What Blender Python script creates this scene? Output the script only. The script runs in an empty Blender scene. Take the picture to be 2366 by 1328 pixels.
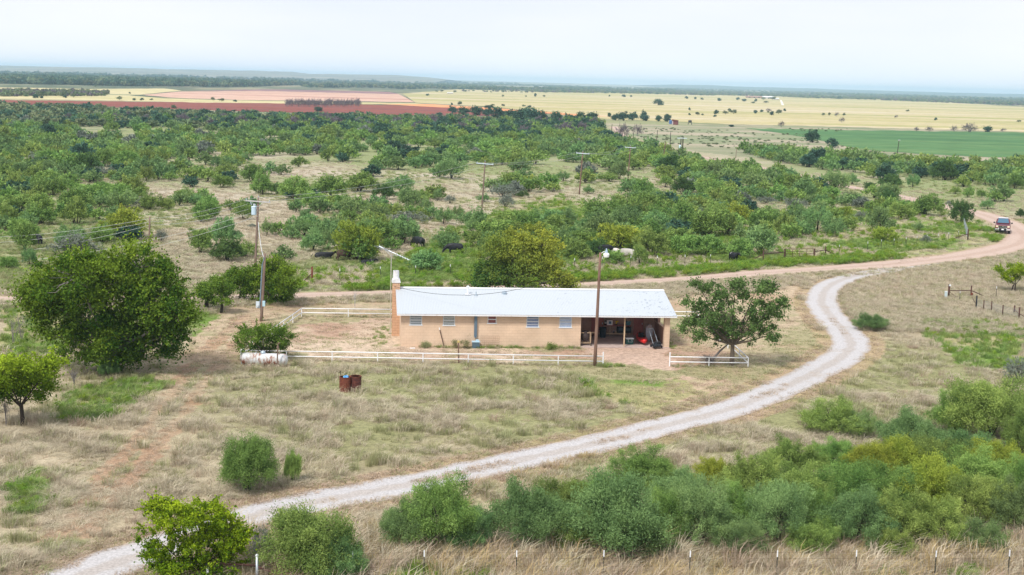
import bpy, math, random
import numpy as np
from mathutils import Vector, Matrix

# ------------------------------------------------------------------ camera, sky, sun, exposure
SC = bpy.context.scene
COL = SC.collection
PW, PH, F, H = 2366.0, 1328.0, 3300.0, 19.0        # photograph size, focal length in its pixels, camera height
PITCH, ROLL = math.radians(8.22), math.radians(1.5)
FW = np.array([0, math.cos(PITCH), -math.sin(PITCH)])
R0 = np.array([1.0, 0, 0]); U0 = np.array([0, math.sin(PITCH), math.cos(PITCH)])
RT = math.cos(ROLL) * R0 + math.sin(ROLL) * U0
UP = -math.sin(ROLL) * R0 + math.cos(ROLL) * U0
CAM = np.array([0, 0, H])

cd = bpy.data.cameras.new('camera')
cam = bpy.data.objects.new('camera', cd); COL.objects.link(cam)
cd.sensor_width = 36.0; cd.lens = 36.0 * F / PW
cd.clip_start = 1.0; cd.clip_end = 150000.0
m = Matrix((RT, UP, -FW)).transposed().to_4x4(); m.translation = Vector(CAM)
cam.matrix_world = m
SC.camera = cam

SUN_EL, SUN_AZ = math.radians(52), math.radians(212)   # azimuth from +Y clockwise: behind and left of the camera
W = bpy.data.worlds.new('World'); SC.world = W; W.use_nodes = True
nt = W.node_tree; nt.nodes.clear()
wo = nt.nodes.new('ShaderNodeOutputWorld'); bg = nt.nodes.new('ShaderNodeBackground')
sky = nt.nodes.new('ShaderNodeTexSky'); sky.sky_type = 'NISHITA'; sky.sun_disc = False
sky.sun_elevation = SUN_EL; sky.sun_rotation = SUN_AZ; sky.dust_density = 3.0; sky.air_density = 1.0
mixw = nt.nodes.new('ShaderNodeMix'); mixw.data_type = 'RGBA'; mixw.inputs[0].default_value = 0.86
tcw = nt.nodes.new('ShaderNodeTexCoord'); mpw = nt.nodes.new('ShaderNodeMapping'); mpw.inputs['Scale'].default_value = (2, 2, 9)
nzw = nt.nodes.new('ShaderNodeTexNoise'); nzw.inputs['Scale'].default_value = 1.6; nzw.inputs['Detail'].default_value = 4
rpw = nt.nodes.new('ShaderNodeValToRGB')
rpw.color_ramp.elements[0].position = 0.3; rpw.color_ramp.elements[0].color = (6.1, 6.5, 7.4, 1)
rpw.color_ramp.elements[1].position = 0.72; rpw.color_ramp.elements[1].color = (7.2, 7.25, 7.45, 1)
nt.links.new(tcw.outputs['Generated'], mpw.inputs['Vector']); nt.links.new(mpw.outputs[0], nzw.inputs['Vector'])
nt.links.new(nzw.outputs[0], rpw.inputs[0])
sxw = nt.nodes.new('ShaderNodeSeparateXYZ'); mrw = nt.nodes.new('ShaderNodeMapRange'); sclw = nt.nodes.new('ShaderNodeVectorMath'); sclw.operation = 'SCALE'
mrw.inputs[1].default_value = 0.0; mrw.inputs[2].default_value = 0.10; mrw.inputs[3].default_value = 1.22; mrw.inputs[4].default_value = 1.0   # overcast brightens to the horizon
nt.links.new(tcw.outputs['Generated'], sxw.inputs[0]); nt.links.new(sxw.outputs[2], mrw.inputs[0]); nt.links.new(rpw.outputs[0], sclw.inputs[0]); nt.links.new(mrw.outputs[0], sclw.inputs['Scale'])
nt.links.new(sky.outputs[0], mixw.inputs[6]); nt.links.new(sclw.outputs[0], mixw.inputs[7])
nt.links.new(mixw.outputs[2], bg.inputs['Color']); bg.inputs['Strength'].default_value = 0.1
nt.links.new(bg.outputs[0], wo.inputs[0])

sl = bpy.data.lights.new('sun', 'SUN'); sun = bpy.data.objects.new('sun', sl); COL.objects.link(sun)
sl.energy = 2.7; sl.angle = math.radians(11); sl.color = (1.0, 0.95, 0.87)
sd = Vector((math.sin(SUN_AZ) * math.cos(SUN_EL), math.cos(SUN_AZ) * math.cos(SUN_EL), math.sin(SUN_EL)))
sun.rotation_euler = sd.to_track_quat('Z', 'Y').to_euler(); sun.location = sd * 200

SC.view_settings.view_transform = 'Standard'
SC.view_settings.look = 'None'
SC.view_settings.exposure = 0.5
SC.view_settings.gamma = 1.0
SC.view_settings.use_curve_mapping = False
SC.render.engine = 'CYCLES'
SC.cycles.use_denoising = True
SC.cycles.max_bounces = 6; SC.cycles.diffuse_bounces = 4; SC.cycles.transmission_bounces = 3
SC.cycles.transparent_max_bounces = 6; SC.cycles.volume_bounces = 1

# ------------------------------------------------------------------ pixel <-> place
def hor(px): return 187.0 + (px - 1183.0) * math.tan(ROLL)
def ray(px, py):
    d = FW * F + RT * (px - PW / 2) + UP * (PH / 2 - py)
    return d / np.linalg.norm(d)
def at(px, py, z=0.0):
    d = ray(px, py); t = (z - H) / d[2]
    return CAM + d * t
def ppm(P):                                            # photo pixels per metre at a point
    return F / float(np.dot(np.asarray(P) - CAM, FW))
def proj(X, Y, Z=0.0):
    dx, dy, dz = X, Y, Z - H
    f = dx * FW[0] + dy * FW[1] + dz * FW[2]
    f = np.where(f < 0.1, 0.1, f)
    return (PW / 2 + F * (dx * RT[0] + dy * RT[1] + dz * RT[2]) / f,
            PH / 2 - F * (dx * UP[0] + dy * UP[1] + dz * UP[2]) / f)
def on_plane(px, py, o, n):
    d = ray(px, py); t = np.dot(np.asarray(o) - CAM, n) / np.dot(d, n)
    return CAM + d * t
def height_at(px, py, base):                           # z of the pixel at the base's depth
    n = np.array([0, 1.0, 0]); return float(on_plane(px, py, base, n)[2])

# ------------------------------------------------------------------ noise
def _hash(i, j, s):
    with np.errstate(over='ignore'):
        n = (i.astype(np.int64) * 374761393 + j.astype(np.int64) * 668265263 + s * 982451653) & 0x7fffffff
        n = ((n ^ (n >> 13)) * 1274126177) & 0x7fffffff
        n = n ^ (n >> 16)
    return (n & 0xffff) / 65535.0
def vnoise(x, y, s=0):
    i = np.floor(x); j = np.floor(y); u = x - i; v = y - j
    u = u * u * (3 - 2 * u); v = v * v * (3 - 2 * v)
    a = _hash(i, j, s); b = _hash(i + 1, j, s); c = _hash(i, j + 1, s); d = _hash(i + 1, j + 1, s)
    return (a * (1 - u) + b * u) * (1 - v) + (c * (1 - u) + d * u) * v
def fbm(x, y, s=0, o=4):
    r = 0; a = 0.5; t = 0
    for k in range(o):
        r = r + a * vnoise(x, y, s + k * 17); t += a; a *= 0.5; x = x * 2.03 + 7.1; y = y * 2.03 + 3.7
    return r / t
def inpoly(x, y, poly):
    r = np.zeros(np.shape(x), bool); n = len(poly)
    for k in range(n):
        x1, y1 = poly[k]; x2, y2 = poly[(k + 1) % n]
        if y1 == y2: continue
        c = ((y1 > y) != (y2 > y)) & (x < (x2 - x1) * (y - y1) / (y2 - y1) + x1)
        r ^= c
    return r
def pdist(x, y, pl):
    d = np.full(np.shape(x), 1e9)
    for a, b in zip(pl[:-1], pl[1:]):
        ax, ay, bx, by = a[0], a[1], b[0], b[1]
        L = (bx - ax) ** 2 + (by - ay) ** 2 + 1e-9
        t = np.clip(((x - ax) * (bx - ax) + (y - ay) * (by - ay)) / L, 0, 1)
        d = np.minimum(d, np.hypot(x - ax - t * (bx - ax), y - ay - t * (by - ay)))
    return d
def spline(pts, step=1.0):                             # Catmull-Rom through points, resampled
    P = [np.asarray(p, float) for p in pts]
    P = [2 * P[0] - P[1]] + P + [2 * P[-1] - P[-2]]
    out = []
    for k in range(1, len(P) - 2):
        a, b, c, d = P[k - 1], P[k], P[k + 1], P[k + 2]
        n = max(2, int(np.linalg.norm(c - b) / step))
        for t in np.linspace(0, 1, n, endpoint=False):
            out.append(0.5 * (2 * b + (c - a) * t + (2 * a - 5 * b + 4 * c - d) * t * t + (3 * b - a - 3 * c + d) * t ** 3))
    out.append(P[-2]); return np.array(out)

# ------------------------------------------------------------------ mesh shapes as (verts, [face arrays])
def box(c, s, rz=0.0):
    x, y, z = np.array(s) / 2.0
    V = np.array([[-x, -y, -z], [x, -y, -z], [x, y, -z], [-x, y, -z], [-x, -y, z], [x, -y, z], [x, y, z], [-x, y, z]], float)
    if rz:
        ca, sa = math.cos(rz), math.sin(rz); V = np.stack([V[:, 0] * ca - V[:, 1] * sa, V[:, 0] * sa + V[:, 1] * ca, V[:, 2]], 1)
    Fq = np.array([[0, 3, 2, 1], [4, 5, 6, 7], [0, 1, 5, 4], [1, 2, 6, 5], [2, 3, 7, 6], [3, 0, 4, 7]])
    return V + np.array(c, float), [Fq]
def tube(pts, rad, n=6, caps=True):
    P = np.asarray(pts, float); k = len(P)
    rad = np.full(k, rad, float) if np.isscalar(rad) else np.asarray(rad, float)
    T = np.gradient(P, axis=0); T /= np.linalg.norm(T, axis=1)[:, None] + 1e-12
    ref = np.array([0, 0, 1.0]) if abs(T[0, 2]) < 0.9 else np.array([1.0, 0, 0])
    V = []
    for i in range(k):
        u = np.cross(ref, T[i]); nu = np.linalg.norm(u)
        u = u / nu if nu > 1e-6 else np.array([1.0, 0, 0])
        v = np.cross(T[i], u)
        a = np.arange(n) * 2 * math.pi / n
        V.append(P[i] + rad[i] * (np.cos(a)[:, None] * u + np.sin(a)[:, None] * v))
    V = np.concatenate(V)
    Fq = [[i * n + j, i * n + (j + 1) % n, (i + 1) * n + (j + 1) % n, (i + 1) * n + j] for i in range(k - 1) for j in range(n)]
    Fs = [np.array(Fq)]
    if caps and n > 2:
        Fs.append(np.array([list(range(n))[::-1]])); Fs.append(np.array([[(k - 1) * n + j for j in range(n)]]))
    return V, Fs
def lathe(prof, n=16, axis='z', c=(0, 0, 0)):
    a = np.arange(n) * 2 * math.pi / n; V = []
    for r, z in prof:
        r = max(r, 1e-4)
        V.append(np.stack([r * np.cos(a), r * np.sin(a), np.full(n, z)], 1))
    V = np.concatenate(V); k = len(prof)
    Fq = np.array([[i * n + j, i * n + (j + 1) % n, (i + 1) * n + (j + 1) % n, (i + 1) * n + j] for i in range(k - 1) for j in range(n)])
    if axis == 'x': V = V[:, [2, 0, 1]]
    if axis == 'y': V = V[:, [1, 2, 0]]
    return V + np.array(c, float), [Fq, np.array([list(range(n))[::-1]]), np.array([[(k - 1) * n + j for j in range(n)]])]
def prism(poly, d, axis='y', c=(0, 0, 0)):             # polygon (u,w) extruded by d, centred
    n = len(poly); P = np.array(poly, float)
    a = np.stack([P[:, 0], np.full(n, -d / 2), P[:, 1]], 1); b = a.copy(); b[:, 1] = d / 2
    V = np.concatenate([a, b])
    Fq = np.array([[i, (i + 1) % n, n + (i + 1) % n, n + i] for i in range(n)])
    if axis == 'x': V = V[:, [1, 0, 2]]
    return V + np.array(c, float), [Fq, np.array([list(range(n))[::-1]]), np.array([[n + i for i in range(n)]])]
def quad(a, b, c, d): return np.array([a, b, c, d], float), [np.array([[0, 1, 2, 3]])]

def mesh(name, parts, mats, smooth=False):
    """parts: list of (V, [F...], material index, tint)"""
    Vs, starts, loops, totals, mi, tn = [], [], [], [], [], []
    off = 0; lo = 0
    for p in parts:
        V, Fs = p[0], p[1]; k = p[2] if len(p) > 2 else 0; t = p[3] if len(p) > 3 else 0.5
        Vs.append(V); tn.append(np.full(len(V), t, np.float32) if np.isscalar(t) else np.asarray(t, np.float32))
        for f in Fs:
            f = np.asarray(f); q, w = f.shape
            loops.append((f + off).ravel()); starts.append(lo + np.arange(q) * w); totals.append(np.full(q, w)); lo += q * w
            mi.append(np.full(q, k))
        off += len(V)
    V = np.concatenate(Vs).astype(np.float32); L = np.concatenate(loops).astype(np.int32)
    me = bpy.data.meshes.new(name)
    me.vertices.add(len(V)); me.vertices.foreach_set('co', V.ravel())
    me.loops.add(len(L)); me.loops.foreach_set('vertex_index', L)
    s = np.concatenate(starts).astype(np.int32)
    me.polygons.add(len(s)); me.polygons.foreach_set('loop_start', s)
    try: me.polygons.foreach_set('loop_total', np.concatenate(totals).astype(np.int32))
    except Exception: pass
    me.polygons.foreach_set('material_index', np.concatenate(mi).astype(np.int32))
    a = me.attributes.new('tint', 'FLOAT', 'POINT'); a.data.foreach_set('value', np.concatenate(tn))
    me.polygons.foreach_set('use_smooth', np.full(len(s), smooth))
    for mt in mats: me.materials.append(mt)
    me.update(calc_edges=True); me.validate()
    return me
def obj(name, parts, mats, parent=None, smooth=False, bevel=0.0, loc=None, rz=0.0):
    me = parts if isinstance(parts, bpy.types.Mesh) else mesh(name, parts, mats if isinstance(mats, (list, tuple)) else [mats], smooth)
    o = bpy.data.objects.new(name, me); COL.objects.link(o)
    if parent: o.parent = parent
    if loc is not None: o.location = loc
    if rz: o.rotation_euler[2] = rz
    if bevel:
        b = o.modifiers.new('bevel', 'BEVEL'); b.width = bevel; b.segments = 2; b.limit_method = 'ANGLE'
    return o
def each(name, parts, mats, parent, **k):
    for p in parts: obj(name, [p], mats, parent, **k)
def tag(o, label, cat=None, group=None, kind=None):
    o['label'] = label
    if cat: o['category'] = cat
    if group: o['group'] = group
    if kind: o['kind'] = kind
    return o
def thing(name, label, cat, loc=(0, 0, 0), rz=0.0, group=None):
    o = bpy.data.objects.new(name, None); COL.objects.link(o); o.empty_display_size = 0.3
    o.location = Vector([float(v) for v in loc]); o.rotation_euler = (0, 0, rz)
    return tag(o, label, cat, group)
def struct(name, parts, mats, label, cat='ground', smooth=False):
    o = obj(name, parts, mats, smooth=smooth); return tag(o, label, cat, kind='structure')
def copy_tree(o, loc, rz=0.0, sc=None, label=None, group=None):
    c = o.copy(); COL.objects.link(c); c.location = Vector([float(v) for v in loc]); c.rotation_euler = (0, 0, rz)
    if sc is not None: c.scale = sc if not np.isscalar(sc) else (sc, sc, sc)
    if label: c['label'] = label
    if group: c['group'] = group
    for ch in list(o.children):
        d = ch.copy(); COL.objects.link(d); d.parent = c
        for g in list(ch.children):
            e = g.copy(); COL.objects.link(e); e.parent = d
    return c

# ------------------------------------------------------------------ materials
def mat(name, col, rough=0.8, metal=0.0, noise=None, bump=None, spec=0.3, emit=None):
    """noise: (scale, colour2, lo, hi[, detail, stretch]); bump: (scale, strength)"""
    mt = bpy.data.materials.new(name); mt.use_nodes = True; n = mt.node_tree; b = n.nodes['Principled BSDF']
    b.inputs['Base Color'].default_value = (*col, 1); b.inputs['Roughness'].default_value = rough
    b.inputs['Metallic'].default_value = metal; b.inputs['Specular IOR Level'].default_value = spec
    tc = n.nodes.new('ShaderNodeTexCoord')
    if noise:
        mp = n.nodes.new('ShaderNodeMapping'); mp.inputs['Scale'].default_value = noise[5] if len(noise) > 5 else (1, 1, 1)
        nz = n.nodes.new('ShaderNodeTexNoise'); nz.inputs['Scale'].default_value = noise[0]; nz.inputs['Detail'].default_value = noise[4] if len(noise) > 4 else 5
        rp = n.nodes.new('ShaderNodeValToRGB'); e = rp.color_ramp.elements
        e[0].position = noise[2]; e[0].color = (*col, 1); e[1].position = noise[3]; e[1].color = (*noise[1], 1)
        n.links.new(tc.outputs['Object'], mp.inputs[0]); n.links.new(mp.outputs[0], nz.inputs['Vector'])
        n.links.new(nz.outputs[0], rp.inputs[0]); n.links.new(rp.outputs[0], b.inputs['Base Color'])
    if bump:
        nb = n.nodes.new('ShaderNodeTexNoise'); nb.inputs['Scale'].default_value = bump[0]; nb.inputs['Detail'].default_value = 4
        bp = n.nodes.new('ShaderNodeBump'); bp.inputs['Strength'].default_value = bump[1]
        n.links.new(tc.outputs['Object'], nb.inputs['Vector']); n.links.new(nb.outputs[0], bp.inputs['Height']); n.links.new(bp.outputs[0], b.inputs['Normal'])
    return mt
def foliage(name, lo, hi, trans=0.25, var=0.25, huev=0.03):
    """leaf colour runs lo..hi along the tint attribute, each plant a little different"""
    mt = bpy.data.materials.new(name); mt.use_nodes = True; n = mt.node_tree; n.nodes.clear()
    out = n.nodes.new('ShaderNodeOutputMaterial')
    at_ = n.nodes.new('ShaderNodeAttribute'); at_.attribute_name = 'tint'
    oi = n.nodes.new('ShaderNodeObjectInfo')
    rp = n.nodes.new('ShaderNodeValToRGB'); e = rp.color_ramp.elements
    e[0].color = (*lo, 1); e[1].color = (*hi, 1)
    hs = n.nodes.new('ShaderNodeHueSaturation')
    m1 = n.nodes.new('ShaderNodeMapRange'); m1.inputs[3].default_value = 1 - var; m1.inputs[4].default_value = 1 + var
    m2 = n.nodes.new('ShaderNodeMapRange'); m2.inputs[3].default_value = 0.5 - huev; m2.inputs[4].default_value = 0.5 + huev
    mu = n.nodes.new('ShaderNodeMath'); mu.operation = 'MULTIPLY'; mu.inputs[1].default_value = 7.13
    fr = n.nodes.new('ShaderNodeMath'); fr.operation = 'FRACT'
    df = n.nodes.new('ShaderNodeBsdfDiffuse'); tr = n.nodes.new('ShaderNodeBsdfTranslucent'); mx = n.nodes.new('ShaderNodeMixShader')
    mx.inputs[0].default_value = trans
    l = n.links.new
    l(at_.outputs['Fac'], rp.inputs[0]); l(rp.outputs[0], hs.inputs['Color'])
    l(oi.outputs['Random'], m1.inputs[0]); l(m1.outputs[0], hs.inputs['Value'])
    l(oi.outputs['Random'], mu.inputs[0]); l(mu.outputs[0], fr.inputs[0]); l(fr.outputs[0], m2.inputs[0]); l(m2.outputs[0], hs.inputs['Hue'])
    l(hs.outputs[0], df.inputs[0]); l(hs.outputs[0], tr.inputs[0]); l(df.outputs[0], mx.inputs[1]); l(tr.outputs[0], mx.inputs[2])
    l(mx.outputs[0], out.inputs[0])
    return mt

M = {}
M['bark'] = mat('bark', (.10, .075, .055), .95, noise=(6, (.17, .14, .11), .35, .7))
M['bark_dark'] = mat('bark_dark', (.045, .035, .028), .95)
M['bark_grey'] = mat('bark_grey', (.22, .20, .19), .95)
M['mesq'] = foliage('mesquite_leaf', (.085, .165, .042), (.33, .46, .125), .22, .20, .022)
M['mesq_y'] = foliage('mesquite_leaf_yellow', (.14, .21, .03), (.43, .48, .08), .25, .15, .015)
M['mesq_b'] = foliage('mesquite_leaf_blue', (.085, .165, .065), (.28, .42, .155), .22, .18, .02)
M['mesq_d'] = foliage('scrub_leaf_dark', (.05, .10, .035), (.14, .23, .07), .3, .2, .02)
M['grey_leaf'] = foliage('grey_scrub', (.12, .15, .12), (.26, .29, .24), .2, .15, .02)
M['pecan'] = foliage('pecan_leaf', (.032, .095, .014), (.28, .39, .042), .22, .0, .0)
M['elm'] = foliage('elm_leaf', (.035, .12, .008), (.42, .54, .03), .25, .0, .0)
M['elm_edge'] = foliage('elm_leaf_edge', (.05, .13, .012), (.40, .53, .04), .25, .0, .0)
M['oak'] = foliage('oak_leaf', (.04, .085, .026), (.19, .30, .09), .22, .0, .0)
M['autumn'] = foliage('autumn_leaf', (.065, .145, .036), (.42, .44, .06), .25, .0, .0)
M['haw'] = foliage('shrub_leaf', (.04, .105, .018), (.24, .36, .055), .22, .0, .0)
M['far_tree'] = foliage('far_tree_leaf', (.032, .078, .055), (.085, .165, .10), .2, .2, .02)  # far leaves tinted teal, blue distance haze put into their colour
M['far_scrub'] = foliage('far_scrub_leaf', (.12, .155, .085), (.22, .27, .14), .2, .2, .03)
M['bare_twig'] = foliage('bare_twig', (.10, .085, .10), (.22, .185, .205), .1, .15, .02)
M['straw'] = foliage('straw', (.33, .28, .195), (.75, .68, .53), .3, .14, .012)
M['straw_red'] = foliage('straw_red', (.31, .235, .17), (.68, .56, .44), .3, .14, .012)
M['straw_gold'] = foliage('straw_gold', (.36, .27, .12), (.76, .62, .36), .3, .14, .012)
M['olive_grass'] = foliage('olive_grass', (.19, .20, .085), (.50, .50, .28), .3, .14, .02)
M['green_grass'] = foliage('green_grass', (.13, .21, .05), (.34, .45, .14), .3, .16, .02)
M['weed'] = foliage('weed_leaf', (.11, .22, .03), (.30, .43, .06), .3, .16, .02)
M['rust'] = mat('rust', (.13, .035, .025), .85, .2, noise=(9, (.24, .08, .045), .35, .7), bump=(30, .3))
M['pipe_brown'] = mat('pipe_brown', (.07, .035, .028), .7, .3, noise=(8, (.13, .065, .05), .4, .7))
M['white_paint'] = mat('white_paint', (.80, .81, .84), .5, noise=(3, (.55, .48, .44), .62, .75))
M['galv'] = mat('galvanised', (.50, .55, .60), .4, .7)
M['grey_metal'] = mat('grey_metal', (.42, .50, .58), .5, .3)
M['pole_wood'] = mat('pole_wood', (.17, .115, .09), .9, noise=(4, (.27, .20, .165), .35, .7, 6, (6, 6, .4)), bump=(25, .3))
M['pole_red'] = mat('pole_red', (.15, .085, .062), .9, noise=(4, (.26, .165, .13), .35, .7, 6, (6, 6, .4)), bump=(25, .3))
M['arm_wood'] = mat('arm_wood', (.44, .42, .42), .85, noise=(5, (.58, .56, .56), .35, .7))
M['arm_pale'] = mat('arm_pale', (.60, .68, .76), .6)
M['wire'] = mat('wire', (.50, .52, .52), .5, .3)
M['black'] = mat('black', (.012, .013, .016), .6)
M['glass_dark'] = mat('glass_dark', (.03, .05, .07), .08, spec=.6)
M['post_green'] = mat('post_green', (.045, .05, .04), .8)
M['post_tip'] = mat('post_tip', (.75, .78, .82), .6)

# ------------------------------------------------------------------ scatter: one stuff object, points carrying instances
def protos(name, meshes):
    c = bpy.data.collections.new(name)
    for k, me in enumerate(meshes):
        o = bpy.data.objects.new('%s_%02d' % (name, k), me); c.objects.link(o)
    return c
def scatter(name, label, cat, P, scl, rot, idx, coll):
    P = np.asarray(P, np.float32); n = len(P)
    me = bpy.data.meshes.new(name); me.vertices.add(n); me.vertices.foreach_set('co', P.ravel())
    a = me.attributes.new('scl', 'FLOAT_VECTOR', 'POINT'); a.data.foreach_set('vector', np.asarray(scl, np.float32).ravel())
    r = np.zeros((n, 3), np.float32); rr = np.asarray(rot, np.float32)
    if rr.ndim == 1: r[:, 2] = rr
    else: r = rr
    a = me.attributes.new('rot', 'FLOAT_VECTOR', 'POINT'); a.data.foreach_set('vector', r.ravel())
    a = me.attributes.new('idx', 'INT', 'POINT'); a.data.foreach_set('value', np.asarray(idx, np.int32))
    o = bpy.data.objects.new(name, me); COL.objects.link(o); tag(o, label, cat, kind='stuff')
    g = bpy.data.node_groups.new(name + '_scatter', 'GeometryNodeTree')
    g.interface.new_socket('Geometry', in_out='INPUT', socket_type='NodeSocketGeometry')
    g.interface.new_socket('Geometry', in_out='OUTPUT', socket_type='NodeSocketGeometry')
    N = g.nodes.new; gi = N('NodeGroupInput'); go = N('NodeGroupOutput'); ip = N('GeometryNodeInstanceOnPoints')
    ci = N('GeometryNodeCollectionInfo'); ci.inputs['Collection'].default_value = coll
    ci.inputs['Separate Children'].default_value = True; ci.inputs['Reset Children'].default_value = True
    def na(nm, ty):
        x = N('GeometryNodeInputNamedAttribute'); x.data_type = ty; x.inputs['Name'].default_value = nm
        return [s for s in x.outputs if s.enabled and s.name == 'Attribute'][0]
    er = N('FunctionNodeEulerToRotation')
    l = g.links.new
    l(gi.outputs[0], ip.inputs['Points']); l(ci.outputs[0], ip.inputs['Instance']); ip.inputs['Pick Instance'].default_value = True
    l(na('idx', 'INT'), ip.inputs['Instance Index']); l(na('rot', 'FLOAT_VECTOR'), er.inputs[0]); l(er.outputs[0], ip.inputs['Rotation'])
    l(na('scl', 'FLOAT_VECTOR'), ip.inputs['Scale']); l(ip.outputs[0], go.inputs[0])
    md = o.modifiers.new('scatter', 'NODES'); md.node_group = g
    return o

# ------------------------------------------------------------------ plants
def leaves(rng, C, R, n, L, Wd, droop=0.0, tint=None):
    """n leaf diamonds round clump centres C with radii R"""
    C = np.asarray(C, float); R = np.asarray(R, float)
    w = R ** 2; k = rng.choice(len(C), n, p=w / w.sum())
    d = rng.normal(size=(n, 3)); d /= np.linalg.norm(d, axis=1)[:, None]
    rad = R[k] * np.minimum(1.75, .15 + .62 * np.abs(rng.normal(size=n)))
    p = C[k] + d * rad[:, None] * np.array([1, 1, .8])
    ax = d * .5 + rng.normal(size=(n, 3)) * .8; ax[:, 2] -= droop; ax /= np.linalg.norm(ax, axis=1)[:, None]
    s = np.cross(ax, rng.normal(size=(n, 3))); s /= np.linalg.norm(s, axis=1)[:, None] + 1e-9
    ln = L * (.6 + .8 * rng.random(n))[:, None]; wd = Wd * (.6 + .8 * rng.random(n))[:, None]
    V = np.stack([p - ax * ln / 2, p + s * wd / 2, p + ax * ln / 2, p - s * wd / 2], 1).reshape(-1, 3)
    Fq = np.arange(n * 4).reshape(n, 4)
    ct = rng.random(len(C))
    t = np.clip(.55 * ct[k] + .45 * rng.random(n), 0, 1) if tint is None else tint(p, ct[k], rng)
    return V, [Fq], 0, np.repeat(t, 4)

def mesquite(name, seed, n, L, Wd, mt, bark='bark_dark', nb=26, sides=4, spread=1.0, tall=1.0, twigs=True):
    """unit bush: about 2.75 m tall, 4 m across; stems fan from the base into an uneven dome of feathery plumes"""
    rng = np.random.default_rng(seed); parts = []
    ns = rng.integers(6, 10); a0 = rng.random() * 6.28; lobes = .62 + .5 * rng.random(9); lob2 = .75 + .4 * rng.random(5)
    S_ = []
    for k in range(ns):
        a = a0 + k * 6.283 / ns + rng.normal() * .3; r = (.45 + .75 * rng.random()) * spread; h = (1.5 + .7 * rng.random() - .25 * r) * tall
        b = np.array([rng.normal() * .14, rng.normal() * .14, -.08]); tip = np.array([math.cos(a) * r, math.sin(a) * r, h])
        mid = b * .5 + tip * .5 + rng.normal(size=3) * .08 - np.array([math.cos(a) * .14, math.sin(a) * .14, .05])
        S_.append((b, mid, tip))
        if sides: parts.append((*tube([b, mid, tip], [.05, .032, .012], sides, False), 1, .5))
    npl = int(nb * 3.2); A, D_, LN, W_ = [], [], [], []
    for q in range(npl):
        th = rng.random() * 6.283; ph = math.asin(min(.999, rng.random() ** .75)); lo = lobes[int(th / 6.2832 * 9) % 9] * lob2[int(ph / 1.571 * 5) % 5]
        shell = (.55 + .45 * rng.random() ** .5) * lo
        d = np.array([math.cos(th) * math.cos(ph), math.sin(th) * math.cos(ph), math.sin(ph)])
        p = d * np.array([1.9 * spread, 1.9 * spread, 1.75 * tall]) * shell; p[2] += .62
        dr = d * np.array([1, 1, .55]) + np.array([0, 0, .55]) + rng.normal(size=3) * .28; dr /= np.linalg.norm(dr)
        ln = .45 + .45 * rng.random(); A.append(p - dr * ln * .5); D_.append(dr); LN.append(ln); W_.append(.13 + .10 * rng.random())
        if sides and twigs and q % 2 == 0:
            st = S_[int(np.argmin([np.linalg.norm(x[2] - p) for x in S_]))]; parts.append((*tube([st[1] * .45 + st[2] * .55, p], [.014, .005], 3, False), 1, .5))
    A, D_, LN, W_ = map(np.array, (A, D_, LN, W_)); k = rng.integers(0, npl, n); u = rng.random(n); pt = rng.random(npl)
    bend = np.array([0, 0, -.22]) * (u ** 2 * LN[k])[:, None]
    p = A[k] + D_[k] * (u * LN[k])[:, None] + bend + rng.normal(size=(n, 3)) * (W_[k] * (1.05 - .55 * u))[:, None]
    ax = D_[k] * .9 + rng.normal(size=(n, 3)) * .55; ax[:, 2] -= .25; ax /= np.linalg.norm(ax, axis=1)[:, None]
    sd = np.cross(ax, rng.normal(size=(n, 3))); sd /= np.linalg.norm(sd, axis=1)[:, None] + 1e-9
    ln = L * (.6 + .8 * rng.random(n))[:, None]; wd = Wd * (.6 + .8 * rng.random(n))[:, None]
    V = np.stack([p - ax * ln / 2, p + sd * wd / 2, p + ax * ln / 2, p - sd * wd / 2], 1).reshape(-1, 3)
    t = np.clip(.62 * pt[k] + .25 * rng.random(n) + .25 * u - .06, 0, 1)
    fx = 2.0 / np.percentile(np.abs(V[:, :2] - V[:, :2].mean(0)), 97.5, axis=0).mean(); fz = 2.75 / np.percentile(V[:, 2], 98.5); S = np.array([fx, fx, fz])
    return mesh(name, [(V * S, [np.arange(n * 4).reshape(n, 4)], 0, np.repeat(t, 4))] + [(q[0] * S, *q[1:]) for q in parts], [M[mt], M[bark]])

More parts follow.
